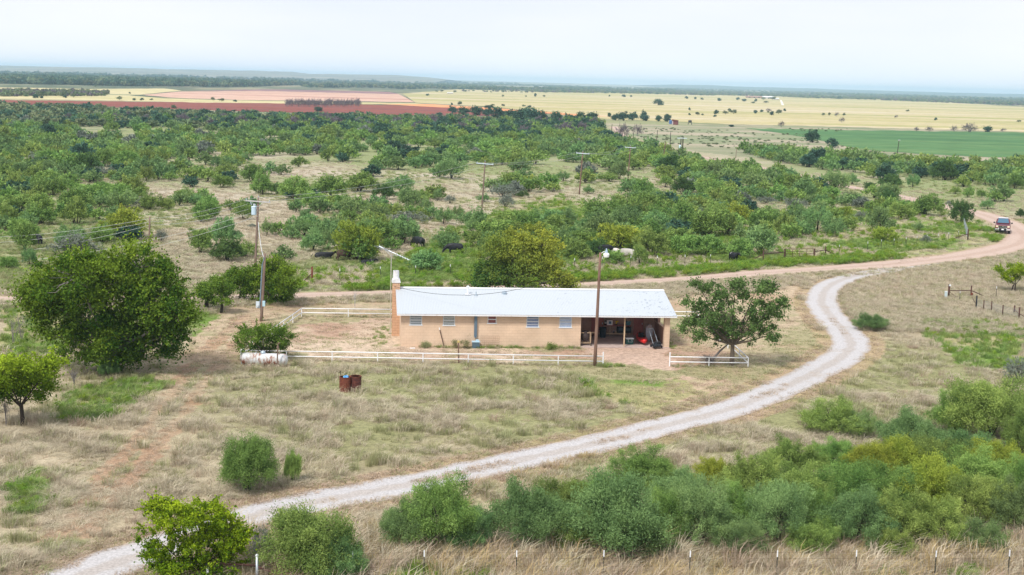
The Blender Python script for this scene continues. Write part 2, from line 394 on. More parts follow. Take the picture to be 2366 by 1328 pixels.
def broadleaf(name, seed, blobs, n, L, Wd, mt, trunk_h, trunk_r, clumps=9, clump_r=.55, bark='bark', tint=None, stems=1, twigs=0, droop=.15, trunk_lean=(0, 0), spray=0):
    """blobs: (x,y,z,rx,rz) in metres round the base; clumps sit on and inside the blobs"""
    rng = np.random.default_rng(seed); C, R, parts = [], [], []
    top = np.array([trunk_lean[0], trunk_lean[1], trunk_h])
    for s in range(stems):
        o = np.array([rng.normal() * .25, rng.normal() * .25, 0]) * (stems > 1)
        parts.append((*tube([o * .7 + [0, 0, -.15], o * .5 + top * .5 + [rng.normal() * .05, 0, 0], o * .25 + top], [trunk_r * 1.25, trunk_r, trunk_r * .85], 9, False), 1, .5))
    for (x, y, z, rx, rz) in blobs:
        c = np.array([x, y, z]); mid = top * .55 + c * .45 + np.array([0, 0, -.1 * rz])
        parts.append((*tube([top * .98, mid, c], [trunk_r * .55, trunk_r * .35, trunk_r * .12], 6, False), 1, .5))
        nc = max(7, int(1.7 * clumps * rx * rz))
        for q in range(nc):
            d = rng.normal(size=3); d /= np.linalg.norm(d); rr = (.25 + .80 * rng.random() ** .6)
            cc = c + d * np.array([rx, rx, rz]) * rr
            if cc[2] < .25: cc[2] = .25 + .3 * rng.random()
            C.append(cc); R.append(1.3 * clump_r * (.55 + .75 * rng.random()))
            parts.append((*tube([c + (cc - c) * .15, c + (cc - c) * .6 + rng.normal(size=3) * .12, cc], [trunk_r * .13, trunk_r * .08, trunk_r * .03], 3, False), 1, .5))
            for tw in range(twigs):
                e = cc + rng.normal(size=3) * clump_r * .9
                parts.append((*tube([cc, e], [.02, .006], 3, False), 1, .5))
    for q in range(spray):
        x, y, z, rx, rz = blobs[rng.integers(len(blobs))]; d = rng.normal(size=3); d[2] = abs(d[2]) * .9 - .1; d /= np.linalg.norm(d)
        a = np.array([x, y, z]) + d * np.array([rx, rx, rz]) * .8; ln = (.5 + .6 * rng.random()) * clump_r * 2.2; bend = rng.normal(size=3) * .12
        for f in (0, .25, .5, .75, 1):
            C.append(a + d * ln * f + bend * f * f - np.array([0, 0, .15 * ln * f * f])); R.append(clump_r * (.42 - .22 * f))
        parts.append((*tube([a, a + d * ln * .9], [.014, .004], 3, False), 1, .5))
    for q in range(len(C)):
        if C[q][2] < .12: C[q] = np.array([C[q][0], C[q][1], .12])
    lv = leaves(rng, C, R, n, L, Wd, droop, tint)
    return [lv], parts, M[mt], M[bark]
def plant_tree(name, label, cat, base, B, group=None, rz=0.0):
    t = thing(name, label, cat, base, rz, group)
    lv, br, ml, mb = B
    obj('crown', lv, [ml], t); obj('trunk', [(p[0], p[1], 0, .5) for p in br], [mb], t, smooth=True)
    return t

def tuft(name, seed, nb, h, spread, w, mt, lean=.35, flop=.3):
    rng = np.random.default_rng(seed)
    a = rng.random(nb) * 6.283; r = spread * np.sqrt(rng.random(nb)) * .5
    b = np.stack([r * np.cos(a), r * np.sin(a), np.full(nb, -.03)], 1)
    a2 = a + rng.normal(size=nb) * .7; hh = h * (.45 + .65 * rng.random(nb)); ln = lean * (.3 + rng.random(nb)) * hh
    d = np.stack([np.cos(a2), np.sin(a2), np.zeros(nb)], 1)
    mid = b + d * ln[:, None] * .4; mid[:, 2] += hh * .62
    tip = b + d * (ln * (1 + flop * 1.5))[:, None]; tip[:, 2] += hh * (1 - flop * .5 * rng.random(nb))
    s = np.stack([-np.sin(a2 + .8), np.cos(a2 + .8), np.zeros(nb)], 1) * w / 2 * (.6 + .8 * rng.random(nb))[:, None]
    V = np.stack([b - s, b + s, mid + s * .8, mid - s * .8, tip], 1).reshape(-1, 3)
    k = np.arange(nb)[:, None] * 5
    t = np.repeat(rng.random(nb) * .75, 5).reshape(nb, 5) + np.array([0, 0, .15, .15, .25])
    return mesh(name, [(V, [k + np.array([[0, 1, 2, 3]]), k + np.array([[3, 2, 4]])], 0, np.clip(t, 0, 1).ravel())], [M[mt]])
def forb(name, seed, n, r, h, L, Wd, mt):
    rng = np.random.default_rng(seed)
    C = [(rng.normal() * r * .4, rng.normal() * r * .4, h * (.25 + .55 * rng.random())) for _ in range(7)]
    return mesh(name, [leaves(rng, C, [r * .45 * (.7 + .6 * rng.random()) for _ in C], n, L, Wd, -.5)], [M[mt]])

# ------------------------------------------------------------------ roads and zones, read off the photograph and laid on the ground
def xy(pts): return [tuple(at(*p)[:2]) for p in pts]
DRIVE = spline(xy([(90, 1372), (220, 1318), (340, 1276), (570, 1196), (700, 1166), (800, 1146), (1000, 1108), (1200, 1063), (1400, 1019),
                   (1500, 992), (1600, 968), (1690, 944), (1793, 902), (1880, 862), (1945, 823), (1966, 795), (1950, 766), (1921, 733), (1899, 699), (1906, 671),
                   (1932, 652), (1978, 637), (2040, 626), (2100, 614), (2160, 603), (2200, 595)]), 0.7)
ROAD = spline(xy([(-260, 694), (0, 691), (300, 689), (560, 686), (700, 683), (905, 676), (1150, 666), (1340, 658), (1500, 650), (1650, 640), (1756, 631), (1880, 623),
                  (1976, 616), (2085, 608), (2195, 595), (2290, 580), (2352, 563), (2368, 546), (2342, 525), (2297, 505), (2248, 490), (2170, 474), (2050, 448), (1960, 431),
                  (1900, 417), (1800, 396), (1700, 377), (1640, 366), (1580, 353), (1500, 334), (1455, 320), (1432, 307), (1420, 292)]), 1.5)
RUT_A = spline(xy([(575, 725), (500, 790), (440, 850), (370, 945), (300, 1030), (240, 1100), (180, 1180), (90, 1290)]), 1.0)
RUT_B = spline(xy([(610, 728), (545, 800), (490, 860), (432, 945), (372, 1020), (312, 1095), (252, 1170), (160, 1280)]), 1.0)
Z_MOWN = [(300, 910), (420, 800), (470, 735), (560, 692), (700, 692), (905, 690), (1560, 690), (1720, 676), (1850, 660), (1900, 672), (1856, 690), (1905, 765), (1915, 810), (1870, 852), (1790, 885), (1640, 940), (1490, 968),
          (1440, 930), (1390, 900), (1345, 860), (1100, 845), (700, 842), (620, 850), (480, 862), (420, 885)]
Z_BAREYARD = [(700, 745), (900, 735), (930, 800), (1345, 806), (1545, 808), (1720, 815), (1690, 842), (1545, 846), (1390, 836), (700, 826), (640, 800)]
Z_APRON = [(1345, 797), (1548, 804), (1552, 848), (1398, 842)]
Z_PINK = [(1480, 885), (1560, 872), (1700, 880), (1720, 915), (1600, 930), (1510, 918)]
Z_GREEN = [[(130, 930), (240, 885), (400, 870), (372, 900), (270, 950), (200, 985), (125, 975)],
           [(425, 770), (440, 735), (490, 722), (500, 740), (462, 775)],
           [(0, 1130), (70, 1100), (90, 1160), (0, 1215)],
           [(1500, 520), (1750, 490), (1980, 480), (2240, 505), (2320, 545), (2200, 585), (1960, 603), (1500, 640), (900, 668), (690, 672), (690, 625), (900, 610), (1100, 500), (1300, 450)],
           [(2010, 600), (2366, 580), (2366, 600), (2150, 625)],
           [(1330, 880), (1500, 868), (1640, 905), (1500, 955), (1360, 900)],
           [(1560, 975), (1740, 900), (1800, 893), (1730, 955), (1560, 990)],
           [(930, 1300), (1130, 1310), (1110, 1350), (910, 1345)], [(1930, 1300), (2060, 1295), (2070, 1330), (1940, 1335)], [(2200, 1310), (2290, 1315), (2280, 1345), (2190, 1340)],
           [(0, 700), (200, 720), (160, 800), (0, 840)], [(2080, 690), (2366, 740), (2366, 870), (2200, 840)]]
Z_TAN = [(0, 300), (1100, 410), (1250, 470), (1100, 505), (900, 600), (700, 650), (0, 600)]
Z_FLAT = [(1395, 288), (2120, 290), (2366, 300), (2366, 372), (2100, 380), (1700, 362), (1580, 345), (1440, 312)]

_ry = [(-2000, 700), (-260, 694), (0, 691), (300, 689), (560, 686), (700, 683), (905, 676), (1150, 666), (1340, 658), (1500, 650), (1650, 640), (1756, 631), (1880, 623), (1976, 616), (2085, 608), (2195, 595), (2290, 580), (2352, 563), (2368, 546), (3500, 540)]
def beyond_road(px, py): return py < np.interp(px, [p[0] for p in _ry], [p[1] for p in _ry])
def road_hw(X, Y):                                      # narrow behind the house, wider at the bend
    px, py = proj(X, Y, 0.0); return np.where(py > 560, np.interp(px, [1500, 1900, 2200], [1.35, 1.7, 2.4]), np.interp(py, [380, 450, 500], [1.5, 1.7, 2.4]))
def zones(X, Y):
    n1 = fbm(X * .35, Y * .35, 3, 3) - .5; n2 = fbm(X * .35, Y * .35, 91, 3) - .5
    px, py = proj(X + 2.4 * n1, Y + 5 * n2)
    z = {}
    z['mown'] = inpoly(px, py, Z_MOWN); z['yard'] = inpoly(px, py, Z_BAREYARD); z['apron'] = inpoly(px, py, Z_APRON)
    z['pink'] = inpoly(px, py, Z_PINK); z['tan'] = inpoly(px, py, Z_TAN); z['flat'] = inpoly(px, py, Z_FLAT)
    g = np.zeros(np.shape(X), bool)
    for p in Z_GREEN: g |= inpoly(px, py, p)
    z['green'] = g
    z['past'] = beyond_road(*proj(X, Y, 0.0)) & (Y > 100)
    near = np.hypot(X, Y) < 420
    for k, pl in (('drive', DRIVE), ('road', ROAD), ('ruta', RUT_A), ('rutb', RUT_B)):
        d = np.full(np.shape(X), 1e3); q = near if k != 'road' else np.hypot(X, Y) < 900
        d[q] = pdist(X[q], Y[q], pl[::3])
        if k == 'road': d = d + 2.4 - road_hw(X, Y)
        z[k] = d
    return z

def ground_rgb(X, Y):
    z = zones(X, Y); D = np.hypot(X, Y)
    n = fbm(X * .22, Y * .22, 5, 5)[..., None]; nb = fbm(X * .035, Y * .035, 8, 4)[..., None]; nf = fbm(X * 1.3, Y * 1.3, 13, 3)[..., None]
    def C(*c): return np.array(c)[None, :]
    def mix(a, b, t): return a * (1 - t) + b * t
    def sm(x, a, b): return np.clip((x - a) / (b - a), 0, 1)
    col = mix(C(.31, .26, .175), C(.44, .375, .265), sm(n, .3, .7))
    col = mix(col, C(.22, .235, .10), .75 * sm(nb, .46, .62))
    def put(mask, c, t=1.0):
        nonlocal col
        w = (mask.astype(float) * t)[..., None]; col = col * (1 - w) + c * w
    put(z['mown'], mix(mix(C(.45, .355, .25), C(.38, .275, .185), sm(n, .5, .68)), C(.27, .265, .14), .7 * sm(nb + .25 * (nf - .5), .47, .58)))
    put(z['yard'], mix(C(.51, .405, .305), C(.38, .255, .185), sm(n, .45, .68)))
    put(z['pink'], mix(C(.52, .36, .29), C(.42, .35, .22), sm(nf, .35, .65)), .8)
    put(z['apron'], mix(C(.54, .42, .345), C(.47, .34, .265), sm(n, .35, .65)))
    # pasture behind the road
    past = z['past'] & (z['road'] > 3)
    put(past & ~z['green'], mix(mix(C(.41, .37, .27), C(.34, .31, .20), sm(n, .35, .65)), C(.23, .27, .115), .85 * sm(nb, .35, .54)))
    put(past & z['tan'], mix(mix(C(.46, .40, .315), C(.36, .32, .21), sm(n, .42, .66)), C(.24, .27, .125), .7 * sm(nb, .42, .57)), .8)
    put(z['green'], mix(C(.15, .235, .05), C(.34, .31, .16), sm(n, .42, .62)))
    put(z['green'] & past, mix(C(.20, .27, .07), C(.40, .35, .21), sm(n, .40, .58)), .75)
    put(inpoly(*proj(X, Y, 0.0), [(-200, 290), (260, 290), (300, 345), (-200, 350)]), mix(C(.22, .25, .13), C(.34, .32, .20), sm(n, .4, .6)))
    fl = fbm(X * .012, Y * .05, 61, 4)[..., None]; put(z['flat'], mix(mix(C(.25, .26, .16), C(.39, .34, .25), sm(fl, .4, .58)), C(.20, .25, .13), .75 * sm(nb, .48, .62)))
    # verges, ruts
    put(z['drive'] < 2.6, mix(C(.42, .31, .20), C(.30, .25, .13), sm(n, .4, .65)), .8)
    put((z['road'] < 3.3), C(.42, .33, .23), .6)
    rr = np.minimum(z['ruta'], z['rutb']) + .9 * (nf[..., 0] - .5) + .8 * (n[..., 0] - .5)
    put(rr < .48, mix(C(.36, .22, .145), C(.43, .32, .22), sm(n, .35, .6)), .7)
    # far country: strips of scrub and grass
    t = sm(D[..., None], 600, 1100)
    st = fbm(X * .004, Y * .0016, 31, 4)[..., None]; sp = fbm(X * .03, Y * .012, 37, 4)[..., None]
    far = mix(mix(C(.17, .185, .11), C(.30, .27, .17), sm(st, .42, .62)), C(.085, .11, .075), .85 * sm(sp, .42, .6))
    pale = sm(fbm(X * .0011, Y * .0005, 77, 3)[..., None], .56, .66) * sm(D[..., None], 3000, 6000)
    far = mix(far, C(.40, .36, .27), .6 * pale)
    col = mix(col, far, t)
    return np.clip(col, 0, 1)

def ground_mesh():
    ys = [-600, -150, 0, 25, 40]; y = 48.0
    while y < 140: y *= 1.0042; ys.append(y)
    while y < 900: y *= 1.009; ys.append(y)
    while y < 15500: y *= 1.03; ys.append(y)
    ys = np.array(ys)
    u = np.concatenate([np.linspace(-3, -.48, 14), np.linspace(-.45, .45, 420), np.linspace(.48, 3, 14)])
    Y, U = np.meshgrid(ys, u, indexing='ij'); X = U * np.maximum(Y, 60.0)
    nr, nc = X.shape
    t_ = np.clip((Y - 6000) / 9500, 0, 1); V = np.stack([X, Y, 13 * t_ * t_ * (3 - 2 * t_)], 2).reshape(-1, 3)
    i = np.arange(nr - 1)[:, None] * nc + np.arange(nc - 1)[None, :]
    Fq = np.stack([i, i + 1, i + nc + 1, i + nc], 2).reshape(-1, 4)
    rgb = ground_rgb(V[:, 0], V[:, 1])
    me = mesh('ground', [(V, [Fq])], [])
    a = me.attributes.new('soil', 'FLOAT_COLOR', 'POINT')
    a.data.foreach_set('color', np.concatenate([rgb, np.ones((len(V), 1))], 1).astype(np.float32).ravel())
    mt = bpy.data.materials.new('ground'); mt.use_nodes = True; n = mt.node_tree; b = n.nodes['Principled BSDF']
    b.inputs['Roughness'].default_value = 1.0; b.inputs['Specular IOR Level'].default_value = .05
    at_ = n.nodes.new('ShaderNodeAttribute'); at_.attribute_name = 'soil'
    tc = n.nodes.new('ShaderNodeTexCoord'); l = n.links.new
    prev = at_.outputs['Color']
    for sc_, lo, hi in ((3.1, .74, 1.22), (11.0, .78, 1.2)):
        nz = n.nodes.new('ShaderNodeTexNoise'); nz.inputs['Scale'].default_value = sc_; nz.inputs['Detail'].default_value = 3
        mr = n.nodes.new('ShaderNodeMapRange'); mr.inputs[1].default_value = .3; mr.inputs[2].default_value = .7; mr.inputs[3].default_value = lo; mr.inputs[4].default_value = hi
        mm = n.nodes.new('ShaderNodeVectorMath'); mm.operation = 'SCALE'
        l(tc.outputs['Object'], nz.inputs['Vector']); l(nz.outputs[0], mr.inputs[0]); l(prev, mm.inputs[0]); l(mr.outputs[0], mm.inputs['Scale']); prev = mm.outputs[0]
    l(prev, b.inputs['Base Color'])
    me.materials.append(mt)
    return me
g = obj('ground', ground_mesh(), None); tag(g, 'dry ranch ground of straw, soil and scrub reaching the horizon', 'ground', kind='structure')

def ribbon(name, pl, hw, z, mt, label, jit=.35, jf=.5, cols=7, seed=0, taper=0):
    T = np.gradient(pl, axis=0); T /= np.linalg.norm(T, axis=1)[:, None]; Nn = np.stack([T[:, 1], -T[:, 0]], 1)
    s = np.concatenate([[0], np.cumsum(np.linalg.norm(np.diff(pl, axis=0), axis=1))])
    if name == 'dirt_road': hw = road_hw(pl[:, 0], pl[:, 1])
    L = hw + jit * (2 * fbm(s * jf, s * 0 + 3.3, seed, 3) - 1) * 1.4; R = hw + jit * (2 * fbm(s * jf, s * 0 + 9.1, seed + 5, 3) - 1) * 1.4
    if taper: k_ = np.clip((s[-1] - s) / taper, .15, 1); L = L * k_; R = R * k_
    V = []
    tint = []
    for c in range(cols):
        f = -1 + 2 * c / (cols - 1); w = np.where(f < 0, L, R) * f
        V.append(np.concatenate([pl + Nn * w[:, None], np.full((len(pl), 1), z)], 1)); tint.append(np.full(len(pl), f))
    n = len(pl); V = np.stack(V, 1).reshape(-1, 3)
    i = np.arange(n - 1)[:, None] * cols + np.arange(cols - 1)[None, :]
    Fq = np.stack([i, i + cols, i + cols + 1, i + 1], 2).reshape(-1, 4)
    return struct(name, [(V, [Fq], 0, np.stack(tint, 1).ravel())], [mt], label, 'road')
def road_mat(name, wheel, mid, dirt, patch):
    """tint = -1..1 across the road: two worn wheel lanes, loose stone between, soil at the edges"""
    mt = bpy.data.materials.new(name); mt.use_nodes = True; n = mt.node_tree; b = n.nodes['Principled BSDF']; l = n.links.new
    b.inputs['Roughness'].default_value = .95; b.inputs['Specular IOR Level'].default_value = .1
    at_ = n.nodes.new('ShaderNodeAttribute'); at_.attribute_name = 'tint'; tc = n.nodes.new('ShaderNodeTexCoord')
    ab = n.nodes.new('ShaderNodeMath'); ab.operation = 'ABSOLUTE'; l(at_.outputs['Fac'], ab.inputs[0])
    nz = n.nodes.new('ShaderNodeTexNoise'); nz.inputs['Scale'].default_value = .9; nz.inputs['Detail'].default_value = 6; l(tc.outputs['Object'], nz.inputs['Vector'])
    ad = n.nodes.new('ShaderNodeMath'); ad.operation = 'MULTIPLY_ADD'; ad.inputs[1].default_value = .55; ad.inputs[2].default_value = -.275; l(nz.outputs[0], ad.inputs[0])
    a2 = n.nodes.new('ShaderNodeMath'); a2.operation = 'ADD'; l(ab.outputs[0], a2.inputs[0]); l(ad.outputs[0], a2.inputs[1])
    rp = n.nodes.new('ShaderNodeValToRGB'); e = rp.color_ramp.elements
    e[0].position = .0; e[0].color = (*mid, 1); e[1].position = 1.0; e[1].color = (*dirt, 1)
    for p, c in ((.16, mid), (.32, wheel), (.72, wheel), (.86, mid)):
        q = e.new(p); q.color = (*c, 1)
    l(a2.outputs[0], rp.inputs[0])
    n2 = n.nodes.new('ShaderNodeTexNoise'); n2.inputs['Scale'].default_value = .42; n2.inputs['Detail'].default_value = 7; n2.inputs['Roughness'].default_value = .7; l(tc.outputs['Object'], n2.inputs['Vector'])
    r2 = n.nodes.new('ShaderNodeMapRange'); r2.inputs[1].default_value = .56; r2.inputs[2].default_value = .68; r2.inputs[4].default_value = .7; l(n2.outputs[0], r2.inputs[0])
    mx = n.nodes.new('ShaderNodeMix'); mx.data_type = 'RGBA'; l(r2.outputs[0], mx.inputs[0]); l(rp.outputs[0], mx.inputs[6]); mx.inputs[7].default_value = (*patch, 1)
    n3 = n.nodes.new('ShaderNodeTexNoise'); n3.inputs['Scale'].default_value = 9; n3.inputs['Detail'].default_value = 4; l(tc.outputs['Object'], n3.inputs['Vector'])
    r3 = n.nodes.new('ShaderNodeMapRange'); r3.inputs[1].default_value = .3; r3.inputs[2].default_value = .7; r3.inputs[3].default_value = .78; r3.inputs[4].default_value = 1.16; l(n3.outputs[0], r3.inputs[0])
    vm = n.nodes.new('ShaderNodeVectorMath'); vm.operation = 'SCALE'; l(mx.outputs[2], vm.inputs[0]); l(r3.outputs[0], vm.inputs['Scale']); l(vm.outputs[0], b.inputs['Base Color'])
    return mt
ribbon('driveway', DRIVE, 1.52, .02, road_mat('caliche', (.475, .46, .465), (.42, .385, .365), (.40, .32, .24), (.38, .31, .245)), 'pale gravel driveway curving round the house to the dirt road', .2, .5, taper=4)
ribbon('dirt_road', ROAD, 2.5, .026, road_mat('dirt_road', (.50, .385, .325), (.45, .335, .275), (.42, .32, .225), (.42, .30, .235)), 'pinkish dirt road running behind the house to the fields', .45, .12, seed=40)

def field(name, polys, z, mt, label):
    parts = []
    for poly in polys:
        Q = []
        for a, b in zip(poly, poly[1:] + poly[:1]):
            m_ = max(1, int(math.hypot(b[0] - a[0], b[1] - a[1]) / 9))
            for k in range(m_):
                x = a[0] + (b[0] - a[0]) * k / m_; y = a[1] + (b[1] - a[1]) * k / m_; j = float(vnoise(np.array(x * .05), np.array(y * .3), 5)) - .5
                Q.append((x, y + j * (1.1 if y < 260 else 2.2)))
        P = [at(*p) for p in Q]; parts.append((np.array([[p[0], p[1], z] for p in P]), [np.array([list(range(len(P)))])]))
    me = mesh(name, parts, [mt])
    import bmesh
    bm = bmesh.new(); bm.from_mesh(me); bmesh.ops.triangulate(bm, faces=bm.faces[:]); bm.normal_update()
    for f in bm.faces:
        if f.normal.z < 0: f.normal_flip()
    bm.to_mesh(me); bm.free()
    return tag(obj(name, me, None), label, 'field', kind='structure')
def field_mat(name, a, b, c, sx=.002, sy=.012, sc=1.0):
    """crop land: long bands of three colours and finer speckle"""
    mt = mat(name, a, 1.0, spec=.05); n = mt.node_tree; l = n.links.new; bs = n.nodes['Principled BSDF']
    tc = n.nodes.new('ShaderNodeTexCoord'); mp = n.nodes.new('ShaderNodeMapping'); mp.inputs['Scale'].default_value = (sx, sy, 1)
    nz = n.nodes.new('ShaderNodeTexNoise'); nz.inputs['Scale'].default_value = sc; nz.inputs['Detail'].default_value = 6; nz.inputs['Roughness'].default_value = .6
    rp = n.nodes.new('ShaderNodeValToRGB'); e = rp.color_ramp.elements; e[0].position = .36; e[0].color = (*a, 1); e[1].position = .66; e[1].color = (*c, 1); q = e.new(.5); q.color = (*b, 1)
    n2 = n.nodes.new('ShaderNodeTexNoise'); n2.inputs['Scale'].default_value = .12; n2.inputs['Detail'].default_value = 4
    mr = n.nodes.new('ShaderNodeMapRange'); mr.inputs[1].default_value = .3; mr.inputs[2].default_value = .7; mr.inputs[3].default_value = .82; mr.inputs[4].default_value = 1.14
    vm = n.nodes.new('ShaderNodeVectorMath'); vm.operation = 'SCALE'
    l(tc.outputs['Object'], mp.inputs[0]); l(mp.outputs[0], nz.inputs['Vector']); l(nz.outputs[0], rp.inputs[0]); l(tc.outputs['Object'], n2.inputs['Vector']); l(n2.outputs[0], mr.inputs[0])
    l(rp.outputs[0], vm.inputs[0]); l(mr.outputs[0], vm.inputs['Scale']); l(vm.outputs[0], bs.inputs['Base Color'])
    return mt
Y_MAT = field_mat('straw_field', (.30, .31, .12), (.47, .405, .21), (.56, .48, .35), .0022, .011)
field('yellow_field', [[(930, 216), (1060, 206), (1250, 211), (1500, 214), (1650, 216), (1800, 221), (2050, 228), (2366, 247), (2500, 252), (2500, 310), (2366, 305), (2100, 297), (1930, 293), (1700, 287), (1400, 275), (1290, 262), (1130, 246), (960, 237)]], .05, Y_MAT, 'broad pale yellow grass field in the distance on the right')
field('stubble_field', [[(-200, 199), (200, 205), (380, 204), (420, 209), (300, 221), (380, 227), (560, 232), (960, 238), (1000, 243), (830, 240), (640, 241), (300, 233), (0, 229), (-200, 226)]], .055, field_mat('stubble', (.48, .43, .22), (.58, .50, .29), (.27, .28, .16), .002, .008), 'pale stubble field between the red field and the far woods on the left')
field('pink_field', [[(330, 219), (420, 211), (600, 210), (920, 217), (958, 236), (760, 233), (560, 231), (400, 226)]], .065, field_mat('pink_soil', (.50, .31, .235), (.60, .41, .32), (.42, .22, .17)), 'pale pink ploughed field beyond the red field')
field('purple_field', [[(420, 210), (620, 206), (900, 212), (922, 217), (600, 210)]], .075, field_mat('purple_soil', (.25, .15, .15), (.30, .17, .17), (.20, .13, .14)), 'thin dark purple strip above the pink field')
field('red_field', [[(-200, 225), (0, 231), (400, 236), (840, 241), (1010, 247), (1280, 262), (1180, 268), (1010, 268), (830, 264), (560, 257), (300, 249), (0, 241), (-200, 238)]], .07, field_mat('red_soil', (.20, .062, .05), (.255, .088, .068), (.18, .075, .075)), 'red ploughed field toned dark with cloud shade, beyond the pasture on the left')  # red soil with the cloud shadow over it darkened into its colour
field('sunlit_field', [[(870, 240), (1000, 241), (1150, 250), (1420, 270), (1340, 268), (1270, 262), (1100, 252), (980, 246)]], .08, field_mat('sunlit_soil', (.72, .33, .16), (.66, .28, .13), (.74, .42, .22)), 'sunlit strip coloured bright orange at the tip of the red field')  # sun patch put into the colour: the lit part of the red field
field('green_field', [[(1720, 296), (1900, 299), (2366, 306), (2560, 311), (2560, 378), (2366, 366), (2150, 357), (2050, 351), (1985, 344), (1940, 335), (1900, 325), (1840, 313)]], .06, field_mat('green_crop', (.065, .15, .06), (.09, .19, .075), (.13, .22, .085), .005, .03), 'flat bright green crop field on the right')

def ridge(name, pts, D, depth, mt, label, seed):
    """a low far hill whose crest follows the photograph's skyline at distance D"""
    xs = np.linspace(pts[0][0], pts[-1][0], 160); ytop = np.interp(xs, [p[0] for p in pts], [p[1] for p in pts])
    rows = []
    for k, f in enumerate((0, .35, .7, 1.0, 1.6, 2.4)):
        r = []
        for x, y in zip(xs, ytop):
            d = ray(x, y); P = CAM + d * (D / d[1]); zt = max(P[2], 0)
            zt *= .86 + .28 * float(fbm(np.array(P[0] * .006), np.array(.5), seed, 4))
            w = (0, .45, .8, 1, .7, 0)[k]
            r.append([P[0] * (1 + (f - 1) * depth / D * .3), D + (f - 1) * depth, zt * w - (.5 if w == 0 else 0)])
        rows.append(r)
    V = np.array(rows).reshape(-1, 3); n = len(xs)
    i = np.arange(5)[:, None] * n + np.arange(n - 1)[None, :]
    return struct(name, [(V, [np.stack([i, i + 1, i + n + 1, i + n], 2).reshape(-1, 4)])], [mt], label, 'hill', True)
HM = field_mat('hill_scrub', (.10, .13, .10), (.20, .20, .15), (.42, .37, .29), .004, .0015)
ridge('hills', [(-300, 147), (0, 151), (300, 157), (560, 163), (680, 165), (700, 170), (860, 172), (980, 177), (1040, 184)], 8200, 2500, HM, 'low hazy blue ridge along the horizon on the left', 3)
ridge('hills', [(1480, 196.5), (1560, 194.5), (1640, 196), (1720, 200), (1850, 203), (2000, 208), (2200, 213.5), (2366, 217), (2450, 220)], 11500, 3000, field_mat('hill_wood', (.06, .09, .075), (.09, .12, .10), (.15, .17, .13), .003, .001), 'long low dark blue hill on the horizon on the right', 9)

# ------------------------------------------------------------------ the house
O = at(926, 800); P2 = at(1546, 804); EX = (P2 - O); HL = float(np.linalg.norm(EX)); EX = EX / HL
EY = np.array([-EX[1], EX[0], 0.0]); HRZ = math.atan2(EX[1], EX[0])
def hl(px, py, y=0.0):                                  # pixel -> (x, z) on the plane y of the house
    Q = on_plane(px, py, O + EY * y, EY); return float(np.dot(Q - O, EX)), float(Q[2])
def hw(x, y, z=0.0): return O + EX * x + EY * y + np.array([0, 0, z])
HD, WZ = 9.2, 2.42                                     # depth, wall height
XG = hl(1341, 790)[0]                                   # where the carport begins
def block_mat(name, c1, c2, groove, sx, rough=.85):
    mt = mat(name, c1, rough, spec=.2); n = mt.node_tree; l = n.links.new; b = n.nodes['Principled BSDF']
    tc = n.nodes.new('ShaderNodeTexCoord'); sp = n.nodes.new('ShaderNodeSeparateXYZ'); cb = n.nodes.new('ShaderNodeCombineXYZ')
    ad = n.nodes.new('ShaderNodeMath'); ad.operation = 'ADD'
    br = n.nodes.new('ShaderNodeTexBrick'); br.inputs['Scale'].default_value = 1; br.inputs['Brick Width'].default_value = .4; br.inputs['Row Height'].default_value = .2
    br.inputs['Mortar Size'].default_value = .007; br.inputs['Color1'].default_value = (*c1, 1); br.inputs['Color2'].default_value = (*c2, 1); br.inputs['Mortar'].default_value = (*groove, 1)
    nz = n.nodes.new('ShaderNodeTexNoise'); nz.inputs['Scale'].default_value = .8; nz.inputs['Detail'].default_value = 6
    mr = n.nodes.new('ShaderNodeMapRange'); mr.inputs[1].default_value = .3; mr.inputs[2].default_value = .7; mr.inputs[3].default_value = .86; mr.inputs[4].default_value = 1.08
    vm = n.nodes.new('ShaderNodeVectorMath'); vm.operation = 'SCALE'
    bp = n.nodes.new('ShaderNodeBump'); bp.inputs['Strength'].default_value = .5; bp.inputs['Distance'].default_value = .02
    l(tc.outputs['Object'], sp.inputs[0]); l(sp.outputs[0], ad.inputs[0]); l(sp.outputs[1], ad.inputs[1]); l(ad.outputs[0], cb.inputs[0]); l(sp.outputs[2], cb.inputs[1])
    l(cb.outputs[0], br.inputs['Vector']); l(tc.outputs['Object'], nz.inputs['Vector']); l(nz.outputs[0], mr.inputs[0])
    l(br.outputs[0], vm.inputs[0]); l(mr.outputs[0], vm.inputs['Scale']); l(vm.outputs[0], b.inputs['Base Color'])
    iv = n.nodes.new('ShaderNodeMath'); iv.operation = 'SUBTRACT'; iv.inputs[0].default_value = 1; l(br.outputs['Fac'], iv.inputs[1]); l(iv.outputs[0], bp.inputs['Height']); l(bp.outputs[0], b.inputs['Normal'])
    return mt
M['block'] = block_mat('painted_block', (.69, .52, .385), (.675, .505, .37), (.59, .435, .31), 1)
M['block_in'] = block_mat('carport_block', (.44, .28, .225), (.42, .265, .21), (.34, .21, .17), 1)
M['block_ch'] = block_mat('chimney_block', (.60, .38, .25), (.56, .35, .225), (.30, .16, .10), 1)
M['door_red'] = mat('door_red', (.36, .115, .10), .6, noise=(2, (.30, .095, .085), .4, .7))
M['roof_tin'] = mat('roof_tin', (.47, .51, .55), .38, .0, spec=.4)
_n = M['roof_tin'].node_tree; _l = _n.links.new
_tc = _n.nodes.new('ShaderNodeTexCoord'); _mp = _n.nodes.new('ShaderNodeMapping'); _mp.inputs['Scale'].default_value = (1, .8, 1)
_z = _n.nodes.new('ShaderNodeTexNoise'); _z.inputs['Scale'].default_value = 4.2; _z.inputs['Detail'].default_value = 7; _z.inputs['Roughness'].default_value = .75
